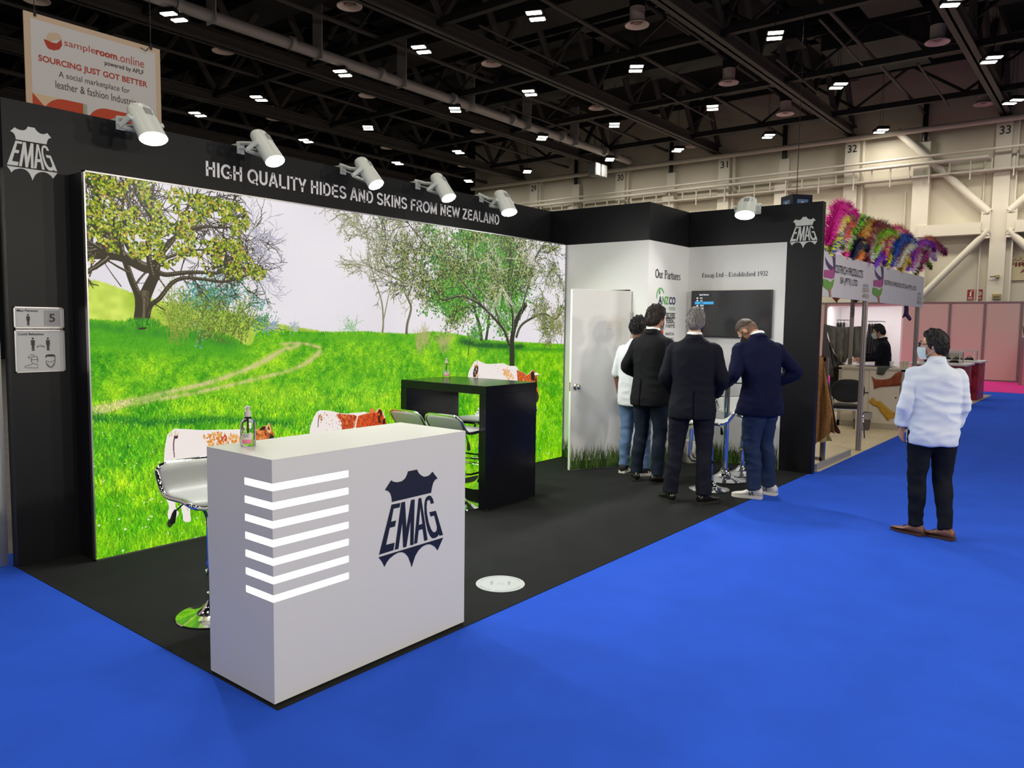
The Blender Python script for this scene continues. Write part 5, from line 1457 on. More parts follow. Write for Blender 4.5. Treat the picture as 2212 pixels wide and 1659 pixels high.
# ---- ostrich plumes along the fascia
def plume_mat(name, c):
    return mat('plume ' + name, srgb(*[min(250, v * 1.25 + 6) for v in c]), .8)
PC = dict(magenta=(180, 20, 130), yellow=(226, 204, 40), lime=(110, 190, 40), pink=(232, 170, 196), red=(178, 30, 50), black=(30, 34, 34), orange=(222, 112, 50), khaki=(176, 150, 70),
          maroon=(96, 20, 50), white=(226, 216, 226), purple=(110, 50, 180), blue=(20, 66, 150), cream=(226, 212, 176), navy=(34, 40, 76), hotpink=(220, 60, 150), grey=(190, 200, 205))
PL = [  # base x (photo), tip x, tip y, main colour, second colour, fullness
 (1786, 1842, 458, 'magenta', 'magenta', 1.25, 'tallest magenta plume at the left end of the fascia'), (1797, 1862, 476, 'yellow', 'grey', 1.0, 'long yellow plume with grey barbs curling right beside the tallest magenta one'),
 (1789, 1815, 520, 'yellow', 'blue', .9, 'short yellow and blue plume low at the left end of the fascia'), (1806, 1850, 510, 'pink', 'pink', 1.25, 'big pale pink plume curling over the left board'),
 (1818, 1856, 486, 'red', 'orange', 1.0, 'red plume rising behind the big pale pink plume'), (1826, 1886, 488, 'lime', 'lime', .9, 'lime green plume at the top of the left group'),
 (1832, 1900, 492, 'black', 'lime', .8, 'black tipped plume behind the lime green plume'), (1822, 1846, 540, 'hotpink', 'red', .7, 'hot pink narrow plume below the big pale pink one'),
 (1836, 1868, 528, 'navy', 'black', .9, 'navy and black plume between the pink and orange plumes'), (1850, 1890, 530, 'orange', 'orange', 1.2, 'broad orange plume in the middle of the left board'),
 (1846, 1908, 500, 'khaki', 'orange', 1.1, 'khaki plume curling above the orange one'), (1862, 1926, 498, 'maroon', 'maroon', 1.1, 'dark maroon plume behind the khaki plume'),
 (1876, 1928, 528, 'white', 'white', 1.2, 'white plume over the joint of the two boards'), (1868, 1912, 556, 'maroon', 'maroon', .8, 'maroon barbed plume left of the white plume'),
 (1886, 1905, 556, 'purple', 'purple', .8, 'short purple plume under the white plume'), (1884, 1940, 512, 'lime', 'red', .8, 'lime and red plume just right of the white plume'),
 (1898, 1925, 545, 'magenta', 'lime', .8, 'short magenta plume at the left of the right board'), (1908, 1966, 508, 'magenta', 'yellow', 1.0, 'magenta plume with yellow barbs rising over the right board'),
 (1912, 1938, 550, 'yellow', 'navy', .9, 'yellow plume low on the right board'), (1922, 1974, 522, 'blue', 'blue', 1.0, 'royal blue plume in the middle of the right board'),
 (1930, 1985, 530, 'maroon', 'black', .9, 'maroon plume behind the royal blue one'), (1926, 1966, 545, 'pink', 'blue', .9, 'pale pink tipped plume beside the royal blue one'),
 (1944, 1960, 560, 'khaki', 'khaki', .8, 'short khaki plume on the right board'), (1938, 2004, 536, 'cream', 'white', 1.0, 'cream plume curling high over the right board'),
 (1960, 2000, 548, 'purple', 'white', 1.0, 'violet plume with white barbs on the right board'), (1962, 2016, 532, 'purple', 'red', .8, 'purple tipped plume behind the cream plume'),
 (1972, 2018, 552, 'pink', 'pink', .9, 'pale pink plume near the right end of the fascia'), (1980, 2008, 570, 'maroon', 'lime', .8, 'short maroon and lime plume at the right end'),
 (1984, 2040, 540, 'maroon', 'magenta', 1.1, 'dark magenta plume drooping past the right end of the fascia'), (1976, 2030, 528, 'red', 'lime', .7, 'small red and lime plume highest at the right end')]
rf = random.Random(9)
for i, (bx_, tx_, ty_, c1, c2, full, lab) in enumerate(PL):
    dy = rf.uniform(-.02, .16)
    base_ = at(bx_, 545 + (bx_ - 1780) * .25, 1, YO); tip = at(tx_, ty_, 1, YO + dy)
    B = Vector((base_.x, YO + .012 + (i % 4) * .006, zt - .12)); T = Vector((tip.x, YO + dy, tip.z))
    H_ = T.z - B.z; Lx = T.x - B.x
    ctrl = [B, Vector((B.x + Lx * .12, YO + dy * .3, B.z + H_ * .55)), Vector((B.x + Lx * .45, YO + dy * .6, B.z + H_ * .97)), Vector((B.x + Lx * .85, YO + dy, T.z + .015)), Vector((T.x + .05, YO + dy - .03, T.z - .07))]
    pts = []
    for k in range(len(ctrl) - 1):
        p0, p1, p2, p3 = [ctrl[min(max(j, 0), len(ctrl) - 1)] for j in (k - 1, k, k + 1, k + 2)]
        for s in range(9):
            f = s / 9; pts.append(.5 * ((2 * p1) + (p2 - p0) * f + (2 * p0 - 5 * p1 + 4 * p2 - p3) * f * f + (3 * p1 - p0 - 3 * p2 + p3) * f ** 3))
    pts.append(ctrl[-1])
    t = thing('ostrich_plume', B, lab + ' of the ostrich stand' if len(lab.split()) < 12 else lab, 'feather', 'dyed ostrich plumes along the fascia')
    sh = MB().tube(pts, [.004 * (1 - .8 * k / len(pts)) for k in range(len(pts))], 5); child(sh, 'quill', mat('quill', srgb(226, 214, 190), .5), t)
    vb = MB(); vt = MB(); n = len(pts)
    core = []
    for k in range(5, n):
        f = k / n; wd = .026 * full * (math.sin(PI * min(1, f * .9 + .1)) ** .6)
        tg = (pts[min(k + 1, n - 1)] - pts[k - 1]).normalized(); side = tg.cross(Vector((0, 1, 0))).normalized()
        core.append([pts[k] + side * (wd * math.cos(a)) + Vector((0, .5 * wd * math.sin(a), 0)) for a in np.linspace(0, 2 * PI, 10, endpoint=False)])
    vb.rings(core)
    for k in range(5, n):
        f = k / n
        tg = (pts[min(k + 1, n - 1)] - pts[k - 1]).normalized()
        side = tg.cross(Vector((0, 1, 0))).normalized()
        for rep in range(30):
            for s in (-1, 1):
                Lb = .125 * full * (math.sin(PI * min(1, f * .9 + .12)) ** .6) * rf.uniform(.6, 1.15) * (1.25 if f > .8 else 1)
                out = (side * s * rf.uniform(.5, 1) + Vector((0, rf.choice((-1, 1)) * rf.uniform(.1, .9), 0)) + tg * rf.uniform(.2, .9)).normalized()
                p = pts[k] + (pts[k] - pts[k - 1]) * rf.random()
                m1 = p + out * Lb * .55; e = p + out * Lb + Vector((0, 0, -.035 * full * rf.random()))
                wv = tg * .0065
                tgt = vb if (rf.random() < (.8 if c1 == c2 else .62)) else vt
                tgt.add([p - wv, p + wv, m1 + wv * .8, e, m1 - wv * .8], [(0, 1, 2, 4), (4, 2, 3)])
    o = vb.obj('vane', plume_mat(c1, PC[c1]), t, fixn=False); o.matrix_parent_inverse = Matrix.Translation(t.location).inverted()
    if vt.v:
        o = vt.obj('vane', plume_mat(c2 + ' tips', PC[c2]), t, fixn=False); o.matrix_parent_inverse = Matrix.Translation(t.location).inverted()

# ---- cabinet with leather skins
CXF = 13.5
cab = thing('storage_cabinet', (13.75, 3.25, .006), 'cream sliding door cabinet used as the counter of the ostrich stand', 'cabinet')
M_CAB = mat('cabinet cream', srgb(214, 204, 184), .45); M_CABF = mat('cabinet frame', srgb(176, 168, 152), .4)
child(MB().box(CXF + .02, CXF + .5, 2.76, 3.73, .1, .985), 'carcass', M_CAB, cab)
child(MB().box(CXF - .01, CXF + .53, 2.70, 3.75, .985, 1.012), 'worktop', M_CAB, cab)
child(MB().box(CXF + .005, CXF + .02, 3.22, 3.71, .1, .96), 'sliding_door', M_CAB, cab); child(MB().box(CXF - .006, CXF + .008, 2.80, 3.26, .1, .96), 'sliding_door', M_CAB, cab)
child(MB().box(CXF - .01, CXF + .5, 2.74, 2.79, .0, .985).box(CXF - .01, CXF + .5, 3.70, 3.745, .0, .985).box(CXF - .01, CXF + .5, 2.74, 3.745, .0, .1).box(CXF - .01, CXF + .5, 2.74, 3.745, .955, .985), 'frame', M_CABF, cab)
child(MB().cyl((CXF - .008, 2.85, .53), (CXF - .003, 2.85, .53), .013, 12), 'lock', M_RUBBER, cab)
child(MB().box(CXF - .004, CXF + .006, 3.27, 3.37, .575, .59), 'pull_slot', M_DARKMETAL, cab)
M_LR = mat('red brown leather', srgb(140, 66, 36), .6, bump=.25, bscale=40, var=.12, vscale=14); M_LY = mat('mustard leather', srgb(196, 150, 44), .6, bump=.25, bscale=40, var=.1, vscale=14)
M_LD = mat('dark grey leather', srgb(112, 110, 102), .4, bump=.2, bscale=30, var=.18, vscale=9); M_LB = mat('black leather', (.012, .012, .013, 1), .42, bump=.2, bscale=20)
M_LO = mat('ochre ostrich leather', srgb(150, 102, 44), .55, bump=.5, bscale=70, var=.3, vscale=70, detail=1); M_LC = mat('brown leather', srgb(66, 40, 30), .6, bump=.2, bscale=30)
M_LP = mat('purple leather', srgb(56, 34, 88), .5, bump=.2, bscale=30); M_LG = mat('greenish grey leather', srgb(72, 74, 66), .5, bump=.2, bscale=30)
def hide(name, P, X, m, label, axis=0, th=.006, fold=.01, group=None, seed=1, nseg=26):
    """a leather skin traced on its hanging plane, with folds and a real thickness"""
    pts = [at(x, y, axis, X) for x, y in P]; o_ax = 1 - axis
    pol = smooth([(p[o_ax], p.z) for p in pts] + [(pts[0][o_ax], pts[0].z)], 5)[:-1]
    import bmesh
    bm = bmesh.new(); vs = [bm.verts.new((X, a, b) if axis == 0 else (a, X, b)) for a, b in pol]; bm.faces.new(vs)
    bmesh.ops.triangulate(bm, faces=bm.faces[:])
    for _ in range(2):
        bmesh.ops.subdivide_edges(bm, edges=bm.edges[:], cuts=1, use_grid_fill=False)
        bmesh.ops.triangulate(bm, faces=bm.faces[:])
    for v in bm.verts:
        a = v.co[o_ax]; b = v.co.z
        v.co[axis] += -abs(fold * (math.sin(a * 23 + seed) + .6 * mnoise.noise((a * 9, b * 7, seed))))
    bm.verts.index_update(); n = len(bm.verts)
    V = [tuple(v.co) for v in bm.verts]; back = [tuple(c + (th if k == axis else 0) for k, c in enumerate(v)) for v in V]
    Fs = [tuple(v.index for v in f.verts) for f in bm.faces]
    edge = [tuple(v.index for v in e.verts) for e in bm.edges if len(e.link_faces) == 1]; bm.free()
    hm = MB(); hm.add(V + back, Fs + [tuple(i + n for i in f[::-1]) for f in Fs] + [(a, b, b + n, a + n) for a, b in edge])
    me = hm.mesh(name, m, 'all')
    bm = bmesh.new(); bm.from_mesh(me); bmesh.ops.recalc_face_normals(bm, faces=bm.faces[:]); bm.to_mesh(me); bm.free()
    return tag(link(name, me), label, 'leather skin', group)
GL = 'leather skins of the ostrich stand'
hide('hanging_leather_skin', [(1883, 812), (1889, 818), (1900, 820), (1916, 819), (1926, 815), (1936, 806), (1947, 803), (1948, 812), (1945, 826), (1946, 832), (1932, 834), (1916, 835), (1903, 836), (1894, 838), (1888, 840), (1887, 828)], CXF - .013, M_LR, 'red brown leg skin pinned on the cream cabinet door', group=GL, seed=2)
hide('hanging_leather_skin', [(1877, 868), (1884, 860), (1888, 859), (1893, 866), (1902, 867), (1912, 876), (1920, 883), (1930, 890), (1938, 891), (1938, 894), (1932, 896), (1931, 902), (1923, 905), (1919, 909), (1913, 903), (1905, 893), (1897, 880), (1886, 876), (1884, 873)], CXF - .013, M_LY, 'mustard yellow leg skin pinned low on the cabinet door', group=GL, seed=3)
hide('hanging_leather_skin', [(1895, 791), (1910, 792), (1922, 793), (1914, 800), (1911, 807), (1906, 810), (1894, 808), (1897, 802)], CXF - .022, M_LG, 'dark greenish skin hanging over the edge of the cabinet top', group=GL, seed=4)
hide('hanging_leather_skin', [(1954, 656), (1961, 658), (1963, 668), (1962, 676), (1967, 684), (1969, 690), (1964, 693), (1959, 687), (1955, 684), (1949, 687), (1953, 674)], 13.9, M_LP, 'small purple leg skin hanging under the right fascia board', group=GL, seed=5)
hide('hanging_leather_skin', [(1796, 641), (1817, 643), (1810, 648), (1808, 654), (1804, 650)], 12.6, M_LR, 'rust coloured skin tip hanging below the left fascia board', group=GL, seed=6)
hide('hanging_leather_skin', [(1841, 645), (1859, 647), (1853, 651), (1850, 654), (1846, 653)], 12.6, M_LC, 'dark brown skin tip hanging below the left fascia board beside the post', group=GL, seed=7)
hide('hanging_leather_skin', [(1781, 698), (1790, 702), (1812, 706), (1840, 706), (1861, 705), (1866, 712), (1866, 740), (1864, 765), (1858, 779), (1848, 774), (1840, 768), (1834, 770), (1826, 784), (1815, 780), (1806, 768), (1796, 745), (1788, 720)], 14.2, M_LD, 'big dark grey hide held open by the man behind the cabinet', group=GL, seed=8, fold=.03)
hide('hanging_leather_skin', [(1780, 700), (1784, 702), (1790, 740), (1796, 775), (1801, 812), (1790, 808), (1784, 780), (1776, 770), (1778, 730)], 14.0, mat('grey leather', srgb(84, 84, 86), .6, bump=.2, bscale=30), 'grey hide hanging beside the black stand wall at the left of the big dark hide', group=GL, seed=9)
hide('hanging_leather_skin', [(1789, 730), (1797, 750), (1808, 772), (1824, 786), (1832, 788), (1816, 792), (1812, 830), (1811, 860), (1800, 858), (1793, 840), (1794, 800)], 14.05, M_LB, 'black hide hanging left of the cream cabinet below the big dark hide', group=GL, seed=10, fold=.03)
hide('hanging_leather_skin', [(1893, 699), (1897, 704), (1906, 724), (1918, 755), (1925, 776), (1922, 790), (1912, 788), (1902, 790), (1893, 784), (1890, 740)], 15.4, M_LB, 'black hide hanging behind the man in navy, right of the aluminium post', group=GL, seed=11, fold=.03)
hide('hanging_leather_skin', [(1760, 764), (1770, 768), (1778, 776), (1784, 806), (1792, 850), (1798, 890), (1803, 930), (1804, 936), (1796, 934), (1790, 938), (1780, 946), (1766, 955), (1756, 956), (1752, 860)], 9.26, M_LO, 'ochre quill pattern ostrich skin hanging at the end of the black wall', group=GL, seed=12, fold=.02)
hide('hanging_leather_skin', [(1774, 768), (1784, 770), (1787, 800), (1797, 860), (1806, 910), (1816, 934), (1806, 934), (1799, 920), (1790, 860), (1780, 800)], 9.62, M_LC, 'dark brown skin hanging just behind the ochre ostrich skin', group=GL, seed=13, fold=.015)
hide('hanging_leather_skin', [(1768, 954), (1776, 948), (1784, 938), (1790, 936), (1798, 952), (1790, 952), (1776, 956)], 9.30, mat('cream leather', srgb(190, 170, 110), .6, bump=.2), 'cream skin tail showing below the ochre ostrich skin', group=GL, seed=14)
rk = thing('display_rack', (9.43, 3.2, .006), 'aluminium rack carrying the ochre and brown skins', 'rack')
rp = at(1777, 1008, 2, 0)
mb = MB()
for y in (2.76, 3.8):
    mb.box(9.40, 9.45, y - .025, y + .025, .006, 1.29)
mb.box(9.40, 9.45, 2.76, 3.8, 1.25, 1.29); mb.box(9.40, 9.45, 2.76, 3.8, .06, .10)
for y in (2.76, 3.8): mb.box(9.2, 9.65, y - .02, y + .02, .006, .03)
child(mb, 'frame', M_ALU, rk)
struct(MB().box(9.0, 10.4, 2.69, 2.715, .006, .08).obj('trim_floor_edge', mat('aluminium dull', srgb(150, 148, 142), .5)))

# ---- visitor chair
vc = thing('visitor_chair', (12.3, 3.32, .006), 'black padded chair with chrome legs in front of the cream cabinet', 'chair', rz=math.radians(-62))
M_CHF = mat('black chair fabric', (.012, .012, .013, 1), .8, bump=.2, bscale=300)
MB().rings([[(x * s, y * s, z) for x, y in ell2d(0, 0, .235, .23, 28)] for z, s in ((.425, .9), (.432, 1), (.46, 1), (.475, .93), (.478, .6))]).obj('seat', M_CHF, vc, smooth='all')
bk = MB().rings([[(x * s, d + .04 * (1 - (x / .23) ** 2) * -1 - .0, zz * s + .70) for x, zz in [(math.copysign(abs(math.cos(a)) ** .75, math.cos(a)) * .235, math.copysign(abs(math.sin(a)) ** .85, math.sin(a)) * .175) for a in np.linspace(0, 2 * PI, 32, endpoint=False)]] for d, s in ((-.195, .9), (-.205, 1), (-.235, 1), (-.248, .9), (-.25, .5))])
bk.obj('backrest', M_CHF, vc, smooth='all')
for sx in (-1, 1):
    MB().tube([(sx * .22, .17, .43), (sx * .235, .2, .40), (sx * .25, .25, .0)], .011, 8).obj('leg', M_CHROME, vc, smooth=True)
    MB().tube([(sx * .2, -.21, .60), (sx * .2, -.22, .50), (sx * .22, -.16, .43), (sx * .225, -.2, .38), (sx * .25, -.27, 0)], .011, 8).obj('leg', M_CHROME, vc, smooth=True)
MB().tube([(-.22, .17, .42), (-.22, -.16, .42), (.22, -.16, .42), (.22, .17, .42)], .011, 8, closed=True).obj('seat_frame', M_CHROME, vc, smooth=True)
# ---- waste basket
nb = thing('waste_basket', (13.22, 3.28, .006), 'grey waste basket with a clear liner in front of the cream cabinet', 'waste bin')
MB().lathe([(.0, 0), (.115, 0), (.12, .008), (.145, .27), (.15, .275), (.14, .275), (.112, .02), (0, .02)], n=32, cap=False).obj('bucket', mat('bin grey', srgb(96, 92, 88), .5), nb, smooth=True)
MB().grid(lambda u, v: ((.152 + .006 * math.sin(40 * u) * v) * math.cos(2 * PI * u), (.152 + .006 * math.sin(40 * u) * v) * math.sin(2 * PI * u), .285 - .11 * v), 48, 5, True).obj('liner', mat('bin liner', srgb(190, 186, 180), .3, alpha=.6), nb, smooth='all')
# ---- things on the cabinet top
for x, y, w, d, h, lab in ((13.72, 2.80, .10, .11, .105, 'cream box standing at the right end of the cabinet top'),):
    t = thing('small_box', (x, y, 1.012), lab, 'box'); child(MB().box(x - d / 2, x + d / 2, y - w / 2, y + w / 2, 1.013, 1.013 + h, .003), 'carton', mat('carton cream', srgb(206, 196, 172), .6), t)
    child(MB().box(x - d / 2 - .001, x - d / 2, y - .006, y + .006, 1.013, 1.013 + h), 'slit', M_CABF, t)
t = thing('paper_cup', (13.78, 3.0, 1.012), 'white cup beside the cream box on the cabinet top', 'cup')
c = MB().lathe([(0, 0), (.024, 0), (.034, .09), (.031, .09), (.022, .006), (0, .006)], n=20, cap=False); c.obj('cup_body', mat('cup white', (.85, .85, .83, 1), .4), t, smooth=True)
t = tag(MB().box(13.54, 13.95, 2.95, 3.5, 1.0125, 1.017).obj('leather_swatch', M_LB), 'dark leather swatches lying flat along the cabinet top', 'leather swatch')

# ---- hangers in the white alcove
hp = None
def hanger(x, y, z):
    t = thing('clothes_hanger', (x, y, z), 'wire hanger with black leather', 'hanger', 'hangers in the white alcove')
    MB().tube([(0, 0, 0), (0, .02, .03), (0, .04, .01), (0, .03, -.02), (0, .0, -.06), (0, -.2, -.16), (0, .2, -.16), (0, .0, -.06)], .006, 5).obj('hook', M_DARKMETAL, t)
    m = MB(); m.grid(lambda u, v: (.02 * math.sin(6 * u), (-.16 + .32 * u) * (.25 + .75 * v), -.08 - v * 1.15), 8, 6); m.grid(lambda u, v: (.035 + .02 * math.sin(6 * u), (-.16 + .32 * u) * (.25 + .75 * v), -.08 - v * 1.15), 8, 6)
    m.obj('leather_piece', M_LB, t, smooth='all', fixn=False)
    return t
ORD = ['first', 'second', 'third', 'fourth', 'fifth', 'sixth', 'seventh']
RX = PX + 1.2
for gi, (pxs, zz, nm) in enumerate((((1783, 1790, 1797, 1805, 1811, 1817, 1824), 691, 'left'), ((1879, 1885, 1891, 1896), 694, 'right'))):
    r0 = at(pxs[0] - 4, zz, 0, RX); r1 = at(pxs[-1] + 8, zz, 0, RX)
    t = thing('clothes_rail', ((r0.x + r1.x) / 2, (r0.y + r1.y) / 2, r0.z), 'thin dark rail on the %s side of the white alcove' % nm, 'rail', 'rails in the white alcove')
    child(MB().cyl((RX, r0.y, r0.z), (RX, r1.y, r0.z), .012, 8), 'bar', M_DARKMETAL, t)
    child(MB().cyl((RX, r1.y, r0.z), (PX + 1.7, r1.y, r0.z), .012, 8).cyl((RX, r0.y, r0.z), (PX + 1.7, r0.y, r0.z), .012, 8), 'bracket', M_DARKMETAL, t)
    for k, px in enumerate(pxs):
        p = at(px, zz + 2, 0, RX)
        if hp is None: c = hp = hanger(RX, p.y, r0.z - .02)
        else: c = copy_tree(hp); c.location = (RX, p.y, r0.z - .02)
        c.rotation_euler = (0, 0, math.radians(60))
        c['label'] = '%s hanger with black leather from the left on the %s rail of the white alcove' % (ORD[k], nm)

# ---- red display counters at the end of the aisle
M_RED = mat('red facet print', srgb(160, 44, 62), .35); M_RED2 = mat('dark red facet', srgb(132, 28, 44), .35); M_RED3 = mat('pink facet', srgb(184, 84, 104), .35); M_TOPW = mat('display top white', srgb(232, 228, 224), .4)
for X0_, Y0_, wx, wy, h, lab in ((20.5, 2.62, 1.0, 1.0, .91, 'red faceted display counter farther down the aisle, its right side in view'), (18.5, 2.62, .95, 1.0, .91, 'red faceted display counter just behind the man in the pale blue shirt')):
    t = thing('display_counter', (X0_ + wx / 2, Y0_ + wy / 2, .006), lab, 'counter', 'red display counters')
    child(MB().box(X0_, X0_ + wx, Y0_, Y0_ + wy, .006, h - .04), 'body', M_RED, t)
    child(MB().box(X0_ - .05, X0_ + wx + .05, Y0_ - .05, Y0_ + wy + .05, h - .04, h, .004), 'worktop', M_TOPW, t)
    mb = MB(); F = lambda a, b: (X0_ - .003, a, b); G = lambda a, b: (X0_ + a - Y0_, Y0_ - .003, b)
    mb2 = MB()
    for k in range(4):
        yy = Y0_ + .02 + (k % 2) * .26; zz = .1 + k * .19
        for fn, lim in ((F, wy), (G, wx)):
            flat_poly(mb, [(yy + .13, zz), (yy + .26, zz + .14), (yy + .13, zz + .28 if zz + .28 < h - .05 else h - .05), (yy, zz + .14)], fn)
            flat_poly(mb2, [(yy + .45, zz), (yy + .55, zz + .1), (yy + .45, zz + .2), (yy + .35, zz + .1)], fn)
    child(mb, 'facet_print', M_RED2, t); child(mb2, 'facet_print', M_RED3, t)
    v = thing('glass_showcase', (X0_ + wx / 2, Y0_ + wy / 2, h), 'clear white framed showcase on the %s red counter' % ('farther' if X0_ > 20 else 'nearer'), 'showcase', 'showcases on the red counters')
    x0, x1, y0, y1, z0, z1 = X0_ + .15, X0_ + .6, Y0_ + .12, Y0_ + wy - .12, h, h + .24
    fr = MB(); e = .010
    for a in (x0, x1):
        for b in (y0, y1): fr.box(a - e, a + e, b - e, b + e, z0, z1)
    for zq in (z0 + e, z1):
        for a in (x0, x1): fr.box(a - e, a + e, y0, y1, zq - e, zq + e)
        for b in (y0, y1): fr.box(x0, x1, b - e, b + e, zq - e, zq + e)
    child(fr, 'frame', M_TOPW, v)
    child(MB().box(x0, x1, y0 - .003, y0 + .003, z0, z1).box(x0 - .003, x0 + .003, y0, y1, z0, z1).box(x1 - .003, x1 + .003, y0, y1, z0, z1).box(x0, x1, y1 - .003, y1 + .003, z0, z1), 'pane', mat('showcase glass', (.97, .98, .98, 1), .02, trans=1.0, ior=1.02), v)
    for k in range(3):
        yy = Y0_ + .25 + k * .24
        s = thing('leather_goods', (X0_ + .36, yy, h), 'small black leather item, %s in the showcase on the %s red counter' % (['rightmost', 'middle', 'leftmost'][k], 'farther' if X0_ > 20 else 'nearer'), 'leather goods', 'black items in the showcases')
        MB().rings([[(x * q, y * q, z) for x, y in ell2d(0, 0, .05, .10, 16)] for z, q in ((.002, 1), (.03, 1.05), (.06, .8), (.075, .35))]).obj('pouch', M_LB, s, smooth='all')
        MB().tube([(0, -.06, .05), (0, -.03, .10), (0, .03, .10), (0, .06, .05)], .006, 6).obj('strap', M_LB, s)
t = thing('display_plinth', (27.6, 1.9, .005), 'pink plinth at the right edge of the view', 'plinth')
child(MB().box(27.3, 28.3, 1.3, 2.42, .005, 1.42), 'body', mat('plinth pink', srgb(214, 150, 158), .6), t); child(MB().box(27.28, 28.32, 1.28, 2.44, 1.42, 1.45), 'top', M_TOPW, t)
child(MB().box(27.28, 27.31, 2.38, 2.44, 0.005, 1.42), 'post', M_POST, t)
t = thing('wire_basket', (27.6, 1.9, 1.45), 'black wire basket on the pink plinth cut by the right edge', 'basket')
m = MB()
for k in range(9):
    y = 1.5 + k * .11; m.cyl((27.4, y, 1.46), (27.36, 1.9 + (y - 1.9) * 1.12, 1.76), .012, 6)
for zq, gsc in ((1.46, 1), (1.6, 1.06), (1.76, 1.12)):
    m.box(27.36, 27.42, 1.9 - .44 * gsc, 1.9 + .44 * gsc, zq - .012, zq + .012)
    m.box(27.36, 27.9, 1.9 + .44 * gsc - .012, 1.9 + .44 * gsc + .012, zq - .012, zq + .012)
child(m, 'wires', M_DARKMETAL, t)
child(MB().box(27.43, 27.85, 1.5, 2.3, 1.455, 1.68, .03), 'contents', M_LB, t)
# ================================================================== PEOPLE
import bmesh
def spl(P, n=6):
    """Catmull-Rom through vectors of any length"""
    P = [np.array(p, float) for p in P]; out = []
    for i in range(len(P) - 1):
        p0, p1, p2, p3 = P[max(i - 1, 0)], P[i], P[i + 1], P[min(i + 2, len(P) - 1)]
        for t in np.linspace(0, 1, n, endpoint=False):
            out.append(.5 * ((2 * p1) + (p2 - p0) * t + (2 * p0 - 5 * p1 + 4 * p2 - p3) * t * t + (3 * p1 - p0 - 3 * p2 + p3) * t ** 3))
    out.append(P[-1]); return out
def limbtube(mb, stations, n=16, fine=5):
    """stations: (x,y,z,r)"""
    q = spl([(*s[:3], s[3]) for s in stations], fine)
    mb.tube([p[:3] for p in q], [float(p[3]) for p in q], n)
def torso(mb, st, n=32, fine=4):
    """stations: centre xyz, half width, half depth, lean angle of the ring (about x), yaw, exponent"""
    q = spl(st, fine); rings = []
    for p in q:
        c = Vector(p[:3]); hw, hd, lean, yaw = p[3], p[4], p[5], p[6]
        Mx = Matrix.Rotation(yaw, 3, 'Z') @ Matrix.Rotation(lean, 3, 'X'); ring = []
        for k in range(n):
            a = 2 * PI * k / n; ca, sa = math.cos(a), math.sin(a)
            ring.append(c + Mx @ Vector((hw * math.copysign(abs(ca) ** .85, ca), hd * math.copysign(abs(sa) ** .9, sa), 0)))
        rings.append(ring)
    mb.rings(rings)
def fuse(mb, name, m, parent, voxel=.009, smooth_it=6, shape=None, fac=.5):
    me = bpy.data.meshes.new(name); me.from_pydata(mb.v, [], mb.f)
    bm = bmesh.new(); bm.from_mesh(me); bmesh.ops.recalc_face_normals(bm, faces=bm.faces); bm.to_mesh(me); bm.free()
    o = bpy.data.objects.new(name, me); COL.objects.link(o)
    r = o.modifiers.new('r', 'REMESH'); r.mode = 'VOXEL'; r.voxel_size = voxel
    s = o.modifiers.new('s', 'SMOOTH'); s.factor = fac; s.iterations = smooth_it
    dg = bpy.context.evaluated_depsgraph_get(); dg.update()
    m2 = bpy.data.meshes.new_from_object(o.evaluated_get(dg))
    bpy.data.objects.remove(o); bpy.data.meshes.remove(me)
    m2.name = name; m2.materials.clear()
    for mm in (m if isinstance(m, (list, tuple)) else [m]): m2.materials.append(mm)
    n = len(m2.vertices)
    co_ = np.empty(n * 3, np.float32); m2.vertices.foreach_get('co', co_); co_ = co_.reshape(-1, 3)
    no_ = np.empty(n * 3, np.float32); m2.vertices.foreach_get('normal', no_); no_ = no_.reshape(-1, 3)
    if shape is not None:
        co_ = shape(co_, no_); m2.vertices.foreach_set('co', co_.astype(np.float32).ravel())
    m2.polygons.foreach_set('use_smooth', [True] * len(m2.polygons)); m2.update()
    o = link(name, m2, parent)
    return o
def folds(amp, seed, sx=1.0, sz=1.0):
    """cloth folds: ridged noise, slanting, stronger at the given scale"""
    def f(co, no):
        out = co.copy()
        for i in range(len(co)):
            x, y, z = co[i]
            v = mnoise.noise((x * 7 * sx + z * 4 * sz, y * 7 * sx - z * 3, z * 11 * sz + seed)); w = mnoise.noise((x * 16 * sx - z * 6, y * 16 * sx, z * 20 * sz + seed * 2))
            d = amp * ((1 - abs(v) * 2.4) * .8 + w * .45)
            out[i] = co[i] + no[i] * d
        return out
    return f

M_SKINS = {}
def skin_mat(name, c):
    return mat('skin ' + name, srgb(*c), .5, var=.05, vscale=30, bump=.05, bscale=200)
def cloth(name, c, rough=.8, b=.12, bs=350, sheen=.0, var=.05):
    return mat(name, srgb(*c), rough, spec=.15, bump=b, bscale=bs, sheen=sheen, var=var, vscale=12)

